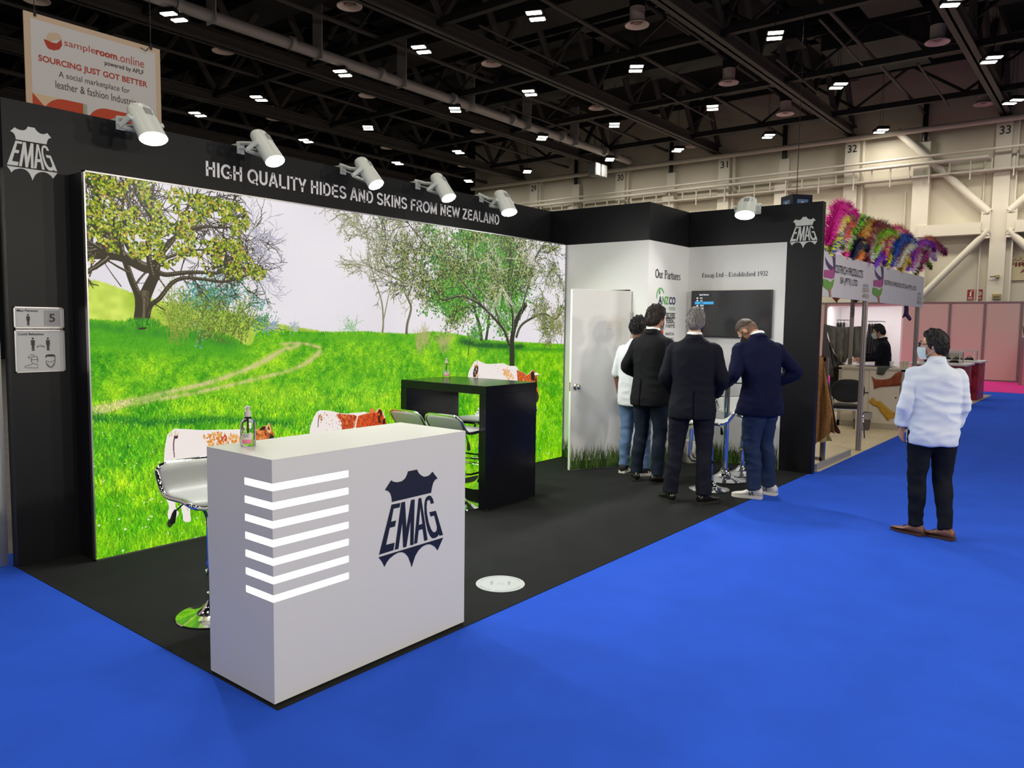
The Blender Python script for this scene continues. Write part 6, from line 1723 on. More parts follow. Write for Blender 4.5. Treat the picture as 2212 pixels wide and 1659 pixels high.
def head_shape(hc, R, s=1.0):
    """vertex offsets that turn the fused head blob into a face; hc head centre, R head rotation"""
    Ri = R.inverted()
    def f(co, no):
        out = co.copy()
        L = (co - np.array(hc)) @ np.array(Ri).T / s
        def push(c, r, d):
            w = np.exp(-(((L - np.array(c)) / np.array(r)) ** 2).sum(1)); return w[:, None] * np.array(d)
        D = np.zeros_like(L)
        D += push((0, .098, -.012), (.013, .02, .022), (0, .020, -.004))     # nose
        D += push((0, .105, -.026), (.018, .02, .010), (0, .008, 0))
        for sx in (-1, 1):
            D += push((sx * .032, .09, .014), (.017, .03, .011), (0, -.012, 0))   # eye sockets
            D += push((sx * .03, .092, .034), (.024, .03, .008), (0, .005, 0))    # brow
            D += push((sx * .05, .07, -.02), (.02, .03, .02), (sx * .003, .004, 0))
        D += push((0, .095, -.060), (.026, .03, .006), (0, .005, 0)); D += push((0, .095, -.070), (.022, .03, .006), (0, .006, 0)); D += push((0, .095, -.065), (.028, .03, .003), (0, -.006, 0))
        D += push((0, .085, -.098), (.022, .03, .014), (0, .008, 0))
        near = (np.abs(L[:, 2]) < .16)
        out = co + (D @ np.array(R).T) * s * near[:, None]
        return out
    return f

def person(label, pos, heading, H, skin, build=1.0, lean=0.0, twist=0.0, head_yaw=0.0, head_pitch=0.0, arms=None, legs=None, top=None, pants=None, shoes=None, hair=None, mask=None,
           collar=None, glasses=False, group=None, spine=None, beltz=None):
    """heading: degrees clockwise from +Y that the hips face. All numbers in metres for a 1.75 m body, scaled to H."""
    k = H / 1.75
    root = thing('person', (pos[0], pos[1], pos[2] if len(pos) > 2 else .004), label, 'person', group, rz=-math.radians(heading))
    tw = -math.radians(twist); ln_ = math.radians(lean)
    S = lambda p: (p[0] * k, p[1] * k, p[2] * k)
    # spine: pelvis -> chest -> neck with forward lean
    def sp(z):
        t = max(0, (z - .95)) ; a = ln_ * min(1, t / .45)
        return Vector((0, math.sin(a) * t * .95 if t else 0, .95 + math.cos(a) * t if t else z)), a
    rotz = lambda v, f: Matrix.Rotation(tw * f, 3, 'Z') @ v
    b = build
    neck, na = sp(1.48); neck = rotz(neck, 1)
    def shoulder(s, wd=.166):
        c, a = sp(1.395); return rotz(Vector((s * wd * b, 0, 0)) + c, 1)
    # head
    Rh = Matrix.Rotation(-math.radians(head_yaw), 3, 'Z') @ Matrix.Rotation(-math.radians(head_pitch), 3, 'X')
    nd = (Matrix.Rotation(tw, 3, 'Z') @ Matrix.Rotation(-na * .8 - math.radians(head_pitch) * .45, 3, 'X') @ Vector((0, .012, .075)))
    hc = neck + nd + Rh @ Vector((0, .022, .085))
    # ---- limbs
    la = dict(L=[(-.255, .02, 1.16), (-.27, .06, .92)], R=[(.255, .02, 1.16), (.27, .06, .92)])
    la.update(arms or {})
    ll = dict(L=[(-.095, 0, .90), (-.105, .02, .50), (-.115, -.01, .09), 0], R=[(.095, 0, .90), (.105, .02, .50), (.115, -.01, .09), 0])
    ll.update(legs or {})
    body = MB()
    # body core
    st = []
    for z, hw, hd in ((.84, .13, .10), (.92, .155, .105), (1.05, .14, .095), (1.2, .155, .105), (1.33, .165, .105), (1.42, .14, .085), (1.475, .065, .055)):
        c, a = sp(z); f = min(1, max(0, (z - .95) / .45)); c = rotz(c, f); st.append((c.x, c.y, c.z, hw * b, hd * b, -a, tw * f))
    torso(body, st)
    body.tube([neck - Vector((0, 0, .04)), neck + nd * .5, hc + Rh @ Vector((0, -.025, -.05))], [.058, .054, .056], 16)
    # skull, face, jaw
    hd_ = MB()
    def headpt(u, v):
        a = 2 * PI * u; t = PI * v; x = math.sin(t) * math.cos(a); y = math.sin(t) * math.sin(a); z = -math.cos(t)
        w = .073; dp = .092; h = .112
        if z < 0:
            w *= 1 - .30 * (-z) ** 1.4; 
            yy = y * dp * (1 - .12 * (-z)) + (.018 * (-z) if y > -.2 else .03 * (-z))
        else:
            yy = y * dp * 1.02 - .006 * z
        if y > 0: yy *= .98
        return (x * w, yy, z * h + .004)
    hd_.grid(headpt, 40, 26, True)
    hd_.v = [tuple(hc + Rh @ Vector(p)) for p in hd_.v]
    body.add(hd_.v, hd_.f)
    for s in (-1, 1):   # ears
        e = MB().ball((0, 0, 0), (.010, .018, .031), 12, 8); e.v = [tuple(hc + Rh @ (Vector((s * .074, -.004, -.004)) + Matrix.Rotation(-.25 * s, 3, 'Z') @ Vector(p))) for p in e.v]; body.add(e.v, e.f)
    hands = MB()
    sleeve = MB(); trouser = MB()
    wr = {}
    for nm, s in (('L', -1), ('R', 1)):
        sh = shoulder(s); el = Vector(la[nm][0]); wt = Vector(la[nm][1])
        fd = (wt - el).normalized()
        limbtube(body, [(*sh, .055), (*(sh.lerp(el, .5)), .047), (*el, .040), (*(el.lerp(wt, .35)), .040), (*(el.lerp(wt, .75)), .031), (*wt, .026), (*(wt + fd * .02), .024)])
        # hand: palm + five fingers
        curl = la[nm][2] if len(la[nm]) > 2 else .5
        inward = Vector((-s, .15, 0)); pn = (inward - fd * inward.dot(fd)).normalized(); sd = fd.cross(pn).normalized()
        if sd.dot(Vector((0, 1, 0))) < 0 and abs(sd.y) > .2: sd = -sd
        pc = [(*(wt), .024), (*(wt + fd * .03), .027), (*(wt + fd * .075), .030), (*(wt + fd * .095), .022)]
        rings = []
        for q, wdt, thk in ((wt - fd * .01, .024, .022), (wt + fd * .02, .027, .02), (wt + fd * .05, .038, .017), (wt + fd * .085, .042, .014), (wt + fd * .098, .038, .010)):
            rings.append([q + sd * (wdt * math.cos(a)) + pn * (thk * math.sin(a)) for a in np.linspace(0, 2 * PI, 16, endpoint=False)])
        hands.rings(rings)
        for i, (off, l) in enumerate(((.031, .068), (.0105, .078), (-.0105, .073), (-.031, .056))):
            p = wt + fd * .088 + sd * off; d = (fd + sd * off * 1.5).normalized(); pts = [p]
            for j, fr in enumerate((.42, .32, .26)):
                an = curl * (.45 + .35 * j); dd = (d * math.cos(an) + pn * math.sin(an)).normalized(); pts.append(pts[-1] + dd * l * fr)
            hands.tube(pts, [.0095, .0088, .0082, .0065], 10)
        p = wt + fd * .035 + sd * .034; d = (fd * .6 + sd * .75 + pn * .3).normalized(); pts = [wt + fd * .02 + sd * .015, p, p + d * .034, p + (d * .7 + fd * .5 + pn * .25).normalized() * .062]
        hands.tube(pts, [.013, .0125, .011, .0075], 10)
        tp = top
        thick = tp.get('sleeve', 1.0)
        endf = tp.get('cuff', 1.0)
        we = el.lerp(wt, endf)
        inn = sh + Vector((-s * .06, 0, -.005))
        limbtube(sleeve, [(*inn, .058 * thick), (*(sh + Vector((s * .006, 0, -.006))), .064 * thick * b), (*(sh.lerp(el, .3)), .066 * thick), (*(sh.lerp(el, .62)), .061 * thick), (*el, .057 * thick), (*(el.lerp(we, .45)), .057 * thick), (*we, .048 * thick * tp.get('cuffr', 1))])
        hp_, kn, an_, ft = [Vector(v) if i < 3 else v for i, v in enumerate(ll[nm])]
        limbtube(body, [(*hp_, .085 * b), (*(hp_.lerp(kn, .5)), .07 * b), (*kn, .053), (*(kn.lerp(an_, .3)), .052), (*(kn.lerp(an_, .75)), .036), (*an_, .033), (*(an_ + Vector((0, 0, -.05))), .03)])
        pt = pants.get('thick', 1.0); hemz = Vector((0, 0, -.012))
        limbtube(trouser, [(*(hp_ + Vector((-s * .01, -.005, .06))), .10 * b * pt), (*(hp_ + Vector((0, -.008, -.04))), .106 * b * pt), (*(hp_.lerp(kn, .45)), .090 * b * pt), (*kn, .072 * pt), (*(kn.lerp(an_, .35) + Vector((0, -.012, 0))), .068 * pt), (*(kn.lerp(an_, .8)), .060 * pt * pants.get('hem', 1)), (*(an_ + hemz), .062 * pt * pants.get('hem', 1))])
        # shoe
        fa = -math.radians(ft)
        sh_ = shoes
        sc = Matrix.Translation(Vector((an_.x, an_.y, 0)) * k) @ Matrix.Rotation(fa, 4, 'Z') @ Matrix.Scale(k, 4)
        make_shoe(root, sc, sh_)
    body.v = [S(p) for p in body.v]; hands.v = [S(p) for p in hands.v]
    hcS = Vector(S(hc))
    ob = fuse(body, 'body', skin, root, .0075, 5, head_shape(hcS, Rh, k))
    # hands are joined to the same body mesh
    hm = bpy.data.meshes.new('h'); hm.from_pydata(hands.v, [], hands.f)
    bm = bmesh.new(); bm.from_mesh(hm); bmesh.ops.recalc_face_normals(bm, faces=bm.faces)
    for f_ in bm.faces: f_.smooth = True
    bm.from_mesh(ob.data); bm.to_mesh(ob.data); bm.free(); bpy.data.meshes.remove(hm)
    # eyes
    ey = MB()
    for s in (-1, 1):
        c = Vector((s * .031, .079, .014)); ey.m(0); q = MB().ball((0, 0, 0), .0115, 14, 10); ey.add([tuple(hcS + (Rh @ (c + Vector(p))) * k) for p in q.v], q.f)
        ey.m(1); q = MB().ball((0, .0085, 0), (.0055, .004, .0055), 10, 8); ey.add([tuple(hcS + (Rh @ (c + Vector(p))) * k) for p in q.v], q.f)
    ey.obj('eyes', [mat('eye white', srgb(230, 226, 220), .2), mat('eye dark', srgb(40, 26, 20), .15)], root, smooth='all')
    br = MB()
    for s in (-1, 1):
        br.tube([tuple(hcS + (Rh @ Vector(p)) * k) for p in ((s * .014, .097, .036), (s * .03, .098, .041), (s * .048, .088, .037))], [.003 * k, .004 * k, .002 * k], 6)
    br.obj('eyebrows', hair['mat'], root, smooth='all')
    # ---- garments
    tr = MB()
    c0, _ = sp(.97)
    torso(tr, [(0, -.005, .82, .15 * b, .115 * b, 0, 0), (0, -.01, .90, .178 * b, .128 * b, 0, 0), (0, 0, .97, .168 * b, .118 * b, 0, 0), (0, 0, 1.04, .158 * b, .112 * b, 0, 0)])
    tr.v = [S(p) for p in tr.v]; trouser.v = [S(p) for p in trouser.v]; tr.add(trouser.v, trouser.f)
    fuse(tr, 'trousers', pants['mat'], root, .009, 5, folds(pants.get('fold', .005) * k, 3 + H, 1, 1))
    g = MB(); st = []
    for z, hw, hd, yo in top['rings']:
        c, a = sp(z); f = min(1, max(0, (z - .95) / .45)); c = rotz(c + Vector((0, yo, 0)), f); st.append((c.x, c.y, c.z, hw * b, hd * b, -a, tw * f))
    torso(g, st)
    g.v = [S(p) for p in g.v]; sleeve.v = [S(p) for p in sleeve.v]; g.add(sleeve.v, sleeve.f)
    fo = folds(top.get('fold', .004) * k, 8 + 3 * H, top.get('fx', 1), top.get('fz', 1))
    def shape(co, no):
        out = fo(co, no)
        if top.get('vent'):
            zt = top['rings'][0][0] * k
            w = np.exp(-((co[:, 0] - top['vent'] * k) / (.007 * k)) ** 2) * (co[:, 1] < 0) * np.clip((zt + .27 * k - co[:, 2]) / (.05 * k), 0, 1)
            out[:, 1] += w * .022 * k
            w2 = np.exp(-((co[:, 0] - top['vent'] * k) / (.004 * k)) ** 2) * (co[:, 1] < 0); out[:, 1] += w2 * .003
        return out
    fuse(g, top['name'], top['mat'], root, .009, 4, shape)
    # collar(s): ring round the neck
    def collar_ring(name, m, r, h, tilt, z0, fat=.006, open_=.35, back=.0):
        cb_ = MB(); rings = []
        n = 40
        for lvl, (dr, dz) in enumerate(((0.012, -.012), (0.0, h), (.006, h + .004), (.016, h * .1), (.020, -.014))):
            ring = []
            for i in range(n + 1):
                a = -PI / 2 - PI * (1 - open_) + 2 * PI * (1 - open_) * i / n
                ring.append((math.cos(a) * (r + dr), math.sin(a) * (r + dr) * 1.05, dz + (math.sin(a) * -1 - 1) * -.0 + tilt * (-math.sin(a) - 1) * .5))
            rings.append(ring)
        Mx = Matrix.Rotation(tw, 3, 'Z') @ Matrix.Rotation(-na - math.radians(head_pitch) * .2, 3, 'X')
        rr_ = [[tuple(Vector(S(neck + Vector((0, 0, z0)) * 1 + Mx @ Vector(p)))) for p in ring] for ring in rings]
        vs = [p for r_ in rr_ for p in r_]; fs = []
        for j in range(len(rr_) - 1):
            for i in range(n): fs.append((j * (n + 1) + i, j * (n + 1) + i + 1, (j + 1) * (n + 1) + i + 1, (j + 1) * (n + 1) + i))
        cb_.add(vs, fs); return cb_.obj(name, m, root, smooth='all')
    for cdef in (collar or []):
        collar_ring(*cdef)
    # ---- hair
    hr = MB(); rh = random.Random(int(H * 1000))
    hp2 = hair
    def hairpt(u, v):
        a = 2 * PI * u; t = PI * (.5 + .5 * v) if False else PI * v
        x = math.sin(t) * math.cos(a); y = math.sin(t) * math.sin(a); z = math.cos(t)
        # lower limit of the hair: front high, sides at the ear, nape at the back
        na_, sd0, fr0 = hp2.get('nape', -.8), hp2.get('side', -.25), hp2.get('front', .42)
        zl = float(np.interp(math.sin(a), (-1, -.5, -.22, .0, .28, .5, .72, 1), (na_, na_ * .95, (na_ + sd0) / 2, sd0 + .12, sd0, .5 * (sd0 + fr0), fr0, fr0 + .06)))
        tl = math.acos(max(-1, min(1, zl))); t = tl * v
        x = math.sin(t) * math.cos(a); y = math.sin(t) * math.sin(a); z = math.cos(t)
        th = hp2.get('thick', .014) * (1 + hp2.get('top', .5) * max(0, z)) * (1 - .75 * max(0, v - .8) / .2)
        n1 = mnoise.noise((x * 5 + 3 * H, y * 5, z * 5)); n2 = mnoise.noise((math.cos(a) * 14 + H, math.sin(a) * 14, v * 2.2))
        th *= 1 + hp2.get('rough', .3) * (n1 + .9 * n2)
        w, dp, h = .073, .092, .112
        if z < 0: w *= 1 - .22 * (-z) ** 1.4
        return (x * (w + th), y * (dp * 1.02 + th) + (.0 if z > 0 else .006 * z) - .004, z * (h + th) + .004)
    hr.grid(hairpt, 96, 26, True)
    # inner side
    n0 = len(hr.v)
    hr.v = [tuple(hcS + (Rh @ Vector(p)) * k) for p in hr.v]
    hr.obj('hair', hair['mat'], root, smooth='all')
    if hair.get('strands'):
        sd_ = MB()
        for i in range(hair['strands']):
            u = rh.random(); v0 = rh.uniform(.05, .8); P = []
            for j in range(5):
                p = hairpt((u + .01 * j * rh.choice((-1, 1))) % 1, min(1, v0 + .06 * j)); sc_ = 1.0 + .03 * rh.random() + .012 * j
                P.append(tuple(hcS + (Rh @ (Vector(p) * sc_)) * k))
            sd_.tube(P, [.0022 * k, .0022 * k, .002 * k, .0015 * k, .0006 * k], 4)
        sd_.obj('hair', hair.get('mat2', hair['mat']), root)
    if hair.get('fade'):
        def fadept(u, v):
            a = 2 * PI * u; back = .5 - .5 * math.sin(a)
            zl = -.1 * (1 - back) + hp2.get('fade_nape', -.78) * back; t0 = math.acos(.35); t1 = math.acos(max(-1, zl)); t = t0 + (t1 - t0) * v
            x = math.sin(t) * math.cos(a); y = math.sin(t) * math.sin(a); z = math.cos(t); w, dp, h = .073, .092, .112
            if z < 0: w *= 1 - .22 * (-z) ** 1.4
            th = .0035
            if y > .55: th = -.006
            return (x * (w + th), y * (dp * 1.02 + th) - .004, z * (h + th) + .004)
        fm = MB().grid(fadept, 64, 14, True); fm.v = [tuple(hcS + (Rh @ Vector(p)) * k) for p in fm.v]; fm.obj('hair', hair['fade'], root, smooth='all')
    # ---- mask and glasses
    if mask:
        mk = MB()
        def mpt(u, v):
            a = math.radians(-62 + 124 * u); z = -.112 + .105 * v
            wv = .068 * (1 - .16 * (1 - v)); bul = .012 * math.sin(PI * v) + .020 * math.exp(-((u - .5) / .13) ** 2) * (.3 + .9 * v)
            return (math.sin(a) * wv * 1.06, .006 + math.cos(a) * (.093 + bul), z + .004 * math.sin(18 * v))
        mk.grid(mpt, 24, 14); mk.v = [tuple(hcS + (Rh @ Vector(p)) * k) for p in mk.v]
        o = mk.obj('face_mask', mask, root, smooth='all', fixn=False)
        lp = MB()
        for s in (-1, 1):
            for z0, z1 in ((-.012, .02), (-.098, -.035)):
                lp.tube([tuple(hcS + (Rh @ Vector(p)) * k) for p in ((s * .060, .058, z0), (s * .073, .03, (z0 + z1) / 2), (s * .082, -.016, z1))], .0018 * k, 5)
        lp.obj('ear_loop', mask, root)
    if glasses:
        gl = MB()
        for s in (-1, 1):
            q = [(s * .034 + .026 * math.copysign(abs(math.cos(a)) ** .6, math.cos(a)), .108, .012 + .018 * math.copysign(abs(math.sin(a)) ** .6, math.sin(a))) for a in np.linspace(0, 2 * PI, 20, endpoint=False)]
            gl.tube([tuple(hcS + (Rh @ Vector(p)) * k) for p in q], .0028 * k, 6, closed=True)
            gl.tube([tuple(hcS + (Rh @ Vector(p)) * k) for p in ((s * .06, .107, .018), (s * .074, .09, .018), (s * .080, -.01, .012), (s * .078, -.03, -.006))], .003 * k, 6)
        gl.tube([tuple(hcS + (Rh @ Vector(p)) * k) for p in ((-.010, .109, .016), (0, .112, .018), (.010, .109, .016))], .0026 * k, 6)
        gl.obj('glasses', M_RUBBER, root, smooth=True)
    return root

def make_shoe(root, M_, sh):
    kind = sh.get('kind', 'dress')
    L0, L1 = -.075, .205
    if kind == 'sneaker': hts = [(L0, .032, .085), (-.05, .040, .105), (.0, .041, .108), (.05, .043, .088), (.1, .049, .058), (.15, .049, .048), (.185, .036, .040), (L1, .016, .032)]
    else: hts = [(L0, .026, .076), (-.05, .034, .098), (.0, .035, .102), (.05, .037, .078), (.1, .045, .05), (.15, .044, .042), (.19, .030, .034), (L1 + .015, .012, .027)]
    q = spl(hts, 4); up = MB(); rings = []
    for y, w, h in q:
        ring = []
        for i in range(18):
            a = 2 * PI * i / 18; ca, sa = math.cos(a), math.sin(a)
            z = .018 + (h - .018) * (.5 + .5 * sa) ** .8
            xx = w * math.copysign(abs(ca) ** .8, ca) * (1 - .35 * max(0, sa) * (1 if y < .06 else .4))
            ring.append((xx, y, z))
        rings.append(ring)
    up.rings(rings); up.v = [tuple(M_ @ Vector(p)) for p in up.v]
    o = up.obj('shoe', sh['mat'], root, smooth='all')
    so = MB(); rings = []
    th = .028 if kind == 'sneaker' else .016
    for z, gsc in ((0, .98), (.003, 1.04), (th, 1.05), (th + .002, .9)):
        pass
    out = [(w * 1.06 + .002, y) for y, w, h in q] + [(-w * 1.06 - .002, y) for y, w, h in q[::-1]]
    so.prism(out, lambda a, b, d: tuple(M_ @ Vector((a, b, d))), .0, th)
    if kind != 'sneaker':
        so.prism([(.033, -.078), (.035, -.03), (-.035, -.03), (-.033, -.078)], lambda a, b, d: tuple(M_ @ Vector((a, b, d))), .0, .024)
    so.obj('sole', sh['sole'], o)
    if sh.get('laces'):
        lc = MB()
        for i in range(4):
            y = .045 + i * .018; z = .076 - i * .006
            lc.tube([tuple(M_ @ Vector(p)) for p in ((-.022, y, z - .006), (0, y + .004, z + .004), (.022, y, z - .006))], .0028, 5)
        lc.obj('laces', sh['laces'], o)
    if sh.get('stripes'):
        sp_ = MB()
        for s in (-1, 1):
            for i in range(3):
                y = .02 + i * .024
                sp_.add([tuple(M_ @ Vector(p)) for p in ((s * .0475, y, .028), (s * .0475, y + .012, .028), (s * .036, y + .004, .066), (s * .036, y - .008, .066))], [(0, 1, 2, 3)])
        sp_.obj('stripes', sh['stripes'], o)
    if sh.get('letter'):
        for s in (-1, 1):
            n_ = MB()
            F = lambda a, b: tuple(M_ @ Vector((s * (.0475 - .10 * max(0, b - .03) + .001), a, b)))
            for P in ([(.0, .032), (.008, .066)], [(.008, .066), (.030, .032)], [(.030, .032), (.040, .064)]):
                stroke2d(n_, P, .009, F)
            n_.obj('letter_mark', sh['letter'], o)

# ---- wardrobe
JK = [(.775, .205, .155, -.005), (.85, .208, .158, -.005), (.95, .198, .148, 0), (1.08, .183, .132, 0), (1.2, .192, .134, 0), (1.32, .200, .130, -.004), (1.395, .196, .115, -.008), (1.44, .165, .092, -.008), (1.475, .115, .078, -.008), (1.51, .076, .070, -.008), (1.535, .066, .066, -.010)]
SHT = [(.80, .190, .145, -.005), (.86, .200, .155, -.005), (.95, .200, .155, 0), (1.08, .196, .150, 0), (1.2, .198, .142, 0), (1.32, .200, .132, -.006), (1.395, .193, .116, -.010), (1.44, .158, .094, -.008), (1.475, .108, .078, -.008), (1.51, .070, .068, -.006), (1.53, .062, .062, -.006)]
M_SUITBLK = cloth('black jacket cloth', (20, 21, 24), b=.06); M_SUITNAVY = cloth('dark navy suit cloth', (20, 22, 31), b=.06); M_BLAZER = cloth('navy blazer cloth', (15, 19, 50), b=.1, bs=200)
M_SHIRT = cloth('pale blue shirt cotton', (206, 216, 232), .8, b=.08, var=.02); M_TEE = cloth('white tee cotton', (208, 213, 216), .85, b=.05, var=.02); M_COLLAR = cloth('white shirt collar', (230, 230, 226), .7, b=.03, var=.01)
M_JDARK = cloth('dark indigo jeans', (28, 36, 50), .8, b=.1); M_TRNAVY = cloth('navy suit trousers', (24, 26, 36), .75, b=.05); M_JBLUE = cloth('mid blue jeans', (40, 54, 82), .8, b=.12, var=.14); M_JLIGHT = cloth('light blue jeans', (96, 122, 156), .85, b=.12, var=.14); M_TRBLK = cloth('black chinos', (20, 24, 32), .8, b=.08)
M_SHBLK = mat('black shoe leather', (.012, .011, .011, 1), .22); M_SHBRN = mat('brown shoe leather', srgb(122, 82, 62), .35, var=.15, vscale=20); M_SHWHT = mat('white sneaker leather', srgb(214, 212, 206), .55); M_SHDK = mat('black sneaker suede', (.018, .018, .02, 1), .8)
M_SOLED = mat('dark sole', (.02, .018, .016, 1), .6); M_SOLEW = mat('white sole', srgb(220, 216, 206), .6); M_SOLEB = mat('brown sole', srgb(70, 46, 36), .5)
SK1 = skin_mat('fair', (206, 156, 132)); SK2 = skin_mat('tan', (196, 146, 116)); SK3 = skin_mat('brown', (120, 82, 64)); SK4 = skin_mat('warm', (204, 152, 124))
def hairm(name, c, streak=None):
    return mat('hair ' + name, srgb(*c), .55, var=.35, vscale=26, stretch=(1, 1, .35), bump=.4, bscale=120)
H_DKBR = hairm('dark brown', (46, 38, 34)); H_GREY = hairm('grey', (108, 104, 102)); H_GREY2 = hairm('silver', (150, 146, 144)); H_BLK = hairm('black', (22, 20, 20)); H_BRN = hairm('short brown', (66, 52, 42)); H_FADE = hairm('fade brown', (120, 92, 74)); H_FADEG = hairm('fade grey', (120, 112, 108)); H_FADEB = hairm('fade dark', (52, 44, 40))
MK_W = mat('mask white', srgb(214, 220, 222), .8); MK_B = mat('mask black', srgb(30, 30, 32), .8); MK_BL = mat('mask pale blue', srgb(196, 214, 222), .8)
COL_SH = ('shirt_collar', M_COLLAR, .057, .040, .010, .030, .006, .16); COL_JK = ('jacket_collar', None, .068, .020, .008, .024, .006, .22)
def jcol(m): return [COL_SH, (COL_JK[0], m) + COL_JK[2:]]

# A: tall man in black jacket, watching the television
person('tall dark haired man in black jacket and dark jeans facing the television', (7.13, 3.84), 92, 1.83, SK1, .98, lean=2, head_yaw=18, head_pitch=2,
       arms=dict(L=[(-.27, -.04, 1.15), (-.17, .16, 1.03), .7], R=[(.27, .0, 1.14), (.22, .17, .95), .7]),
       legs=dict(L=[(-.095, 0, .90), (-.105, .02, .50), (-.13, -.02, .09), -40], R=[(.095, 0, .90), (.10, .03, .50), (.10, .0, .09), 28]),
       top=dict(name='jacket', mat=M_SUITBLK, rings=JK, fold=.004, vent=-.03, sleeve=1.0), pants=dict(mat=M_JDARK, thick=.97, hem=.98, fold=.006), shoes=dict(kind='dress', mat=M_SHBLK, sole=M_SOLED),
       hair=dict(mat=H_DKBR, mat2=H_DKBR, thick=.016, top=.7, nape=-.86, front=.5, side=-.28, rough=.5, strands=260), mask=MK_W, collar=jcol(M_SUITBLK))
# B: grey-haired man in a navy suit, back to the viewer
person('grey haired man in dark navy suit with his back turned, middle of the group', (6.56, 3.10), 68, 1.79, SK1, 1.02, lean=1, head_yaw=4, head_pitch=0,
       arms=dict(L=[(-.248, .0, 1.14), (-.2, .19, 1.0), .7], R=[(.252, -.01, 1.14), (.2, .19, .98), .7]),
       legs=dict(L=[(-.10, 0, .90), (-.135, .015, .50), (-.175, -.01, .09), -30], R=[(.10, 0, .90), (.115, .02, .50), (.125, .0, .09), 35]),
       top=dict(name='jacket', mat=M_SUITNAVY, rings=JK, fold=.004, vent=.02, sleeve=1.04), pants=dict(mat=M_TRNAVY, thick=1.0, hem=1.16, fold=.006), shoes=dict(kind='dress', mat=M_SHBLK, sole=M_SOLED),
       hair=dict(mat=H_GREY, mat2=H_GREY2, thick=.011, top=.8, nape=-.72, front=.45, side=-.1, rough=.35, strands=260, fade=H_FADEG), mask=MK_B, collar=jcol(M_SUITNAVY))
# C: bowed man in navy blazer, jeans and white sneakers
person('man in navy blazer, blue jeans and white sneakers bowing his head over the glass table', (7.27, 2.72), 8, 1.80, SK4, 1.08, lean=13, twist=34, head_yaw=-8, head_pitch=52,
       arms=dict(L=[(-.26, .14, 1.15), (-.11, .34, 1.03), .7], R=[(.33, -.17, 1.17), (.24, .06, 1.03), .7]),
       legs=dict(L=[(-.10, 0, .90), (-.10, .03, .50), (-.12, -.03, .09), -18], R=[(.10, 0, .90), (.12, .015, .50), (.14, -.04, .09), -2]),
       top=dict(name='jacket', mat=M_BLAZER, rings=[(.775, .218, .178, .01), (.85, .22, .176, .01), (.95, .206, .158, .005)] + JK[3:], fold=.005, vent=.0, sleeve=1.06), pants=dict(mat=M_JBLUE, thick=1.06, hem=.98, fold=.008), shoes=dict(kind='sneaker', mat=M_SHWHT, sole=M_SOLEW, letter=M_TEXTG, laces=M_SHWHT),
       hair=dict(mat=H_BRN, thick=.0055, top=1.2, nape=-.05, front=.45, side=.25, rough=.2, fade=H_FADE, fade_nape=-.7), mask=MK_B, collar=jcol(M_BLAZER))
# D: man in white tee half hidden
person('black haired man in white tee shirt and light jeans half hidden behind the tall man', (7.43, 4.19), 92, 1.71, SK3, 1.0, head_yaw=5,
       arms=dict(L=[(-.24, -.02, 1.14), (-.235, .03, .90), .5], R=[(.24, -.02, 1.14), (.235, .03, .90), .5]),
       legs=dict(L=[(-.10, 0, .90), (-.11, .02, .50), (-.12, -.01, .09), -12], R=[(.10, 0, .90), (.12, .02, .50), (.15, .0, .09), 30]),
       top=dict(name='tee_shirt', mat=M_TEE, rings=[(.78, .195, .15, -.005)] + SHT[1:], fold=.006, sleeve=1.05, cuff=.12, cuffr=1.25), pants=dict(mat=M_JLIGHT, thick=.98, hem=1.0, fold=.008), shoes=dict(kind='sneaker', mat=M_SHDK, sole=M_SOLEW, stripes=M_SOLEW, laces=M_SHDK),
       hair=dict(mat=H_BLK, thick=.018, top=.7, nape=-.55, front=.5, side=-.1, rough=.6, strands=220, fade=H_FADEB), mask=None)
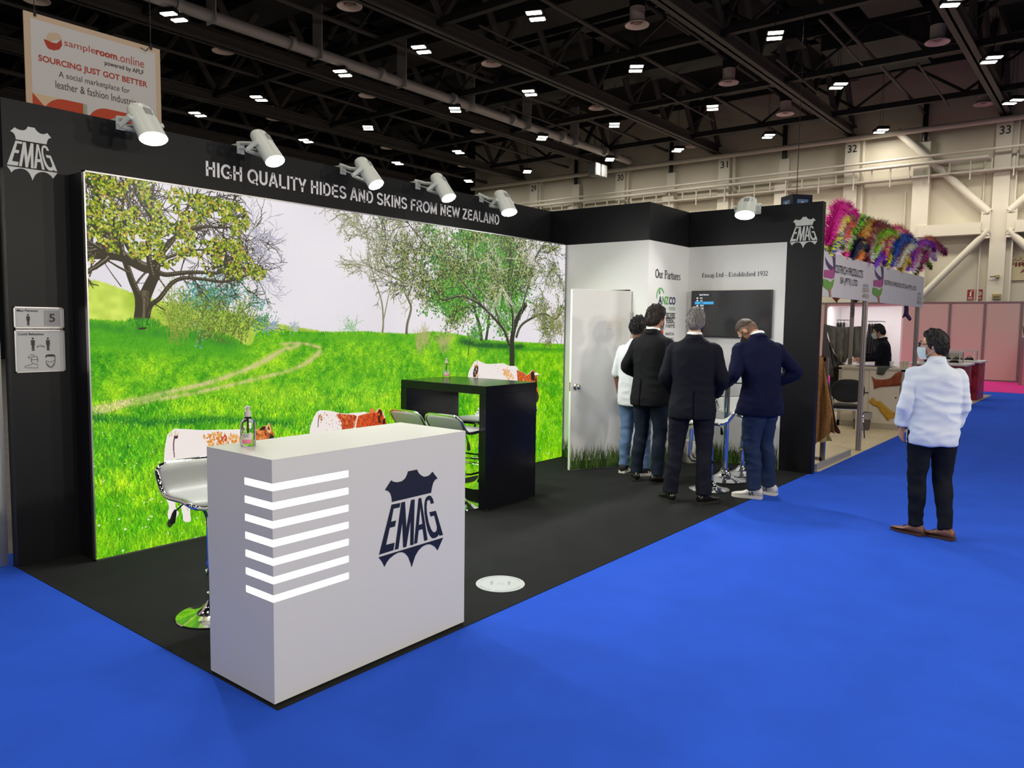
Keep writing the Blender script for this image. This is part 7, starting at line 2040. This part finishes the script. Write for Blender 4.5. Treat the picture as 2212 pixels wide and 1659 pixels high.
# E: man in pale blue shirt walking away
person('man in pale blue shirt, black chinos and brown brogues standing in the blue aisle', (6.77, 1.150), 58, 1.615, SK2, 1.0, lean=1, twist=10, head_yaw=-62, head_pitch=2,
       arms=dict(L=[(-.245, -.02, 1.14), (-.225, .07, .92), .9], R=[(.222, -.02, 1.14), (.20, .10, .92), .9]),
       legs=dict(L=[(-.095, 0, .90), (-.095, .035, .50), (-.088, .03, .09), -38], R=[(.095, 0, .90), (.105, .02, .50), (.112, -.08, .09), -40]),
       top=dict(name='shirt', mat=M_SHIRT, rings=SHT, fold=.012, fx=.8, fz=1.1, sleeve=1.0, cuff=.80, cuffr=1.25), pants=dict(mat=M_TRBLK, thick=1.03, hem=.92, fold=.007), shoes=dict(kind='dress', mat=M_SHBRN, sole=M_SOLEB, laces=M_SOLEB),
       hair=dict(mat=H_BLK, thick=.017, top=.75, nape=-.9, front=.55, side=-.3, rough=.22, strands=120), mask=MK_BL, glasses=True, collar=[('shirt_collar', M_SHIRT, .060, .036, .012, .032, .006, .18)])
# F: man in navy behind the cabinet holding up the hide
person('man in navy jacket behind the cream cabinet examining the big dark hide', (14.45, 3.28), -12, 1.70, SK2, 1.0, lean=4, head_yaw=-6, head_pitch=14,
       arms=dict(L=[(-.28, .10, 1.17), (-.34, .34, 1.14), .5], R=[(.26, .16, 1.17), (.1, .42, 1.20), .5]),
       top=dict(name='jacket', mat=M_SUITNAVY, rings=JK, fold=.004, sleeve=1.04), pants=dict(mat=M_TRNAVY), shoes=dict(kind='dress', mat=M_SHBLK, sole=M_SOLED),
       hair=dict(mat=H_BLK, thick=.016, top=.6, nape=-.8, front=.5, side=-.25, rough=.4, strands=80), mask=MK_W, collar=jcol(M_SUITNAVY))
# ================================================================== CAMERA, WORLD, VIEW
cam = bpy.data.cameras.new('camera'); cam.sensor_fit = 'HORIZONTAL'; cam.sensor_width = 36.0; cam.lens = 36.0 * F_PX / 2212.0
cam.clip_start = .05; cam.clip_end = 200
co = link('camera', cam)
M = Matrix((AX_R, AX_U, -AX_F)).transposed().to_4x4(); M.translation = Vector((0, 0, CAM_H)); co.matrix_world = M
SC.camera = co
w = bpy.data.worlds.new('hall_air'); SC.world = w; w.use_nodes = True
w.node_tree.nodes['Background'].inputs['Color'].default_value = (.9, .92, 1, 1); w.node_tree.nodes['Background'].inputs['Strength'].default_value = 0.02
SC.view_settings.view_transform = 'Standard'; SC.view_settings.look = 'None'; SC.view_settings.gamma = 1.0
SC.view_settings.exposure = 0.0; SC.view_settings.use_curve_mapping = False
SC.cycles.use_denoising = True
SC.cycles.use_adaptive_sampling = True; SC.cycles.adaptive_threshold = 0.03
SC.cycles.max_bounces = 8; SC.cycles.diffuse_bounces = 3; SC.cycles.glossy_bounces = 4; SC.cycles.transmission_bounces = 8
SC.cycles.sample_clamp_indirect = 6.0
SC.cycles.caustics_reflective = False; SC.cycles.caustics_refractive = False
SC.cycles.use_light_tree = True
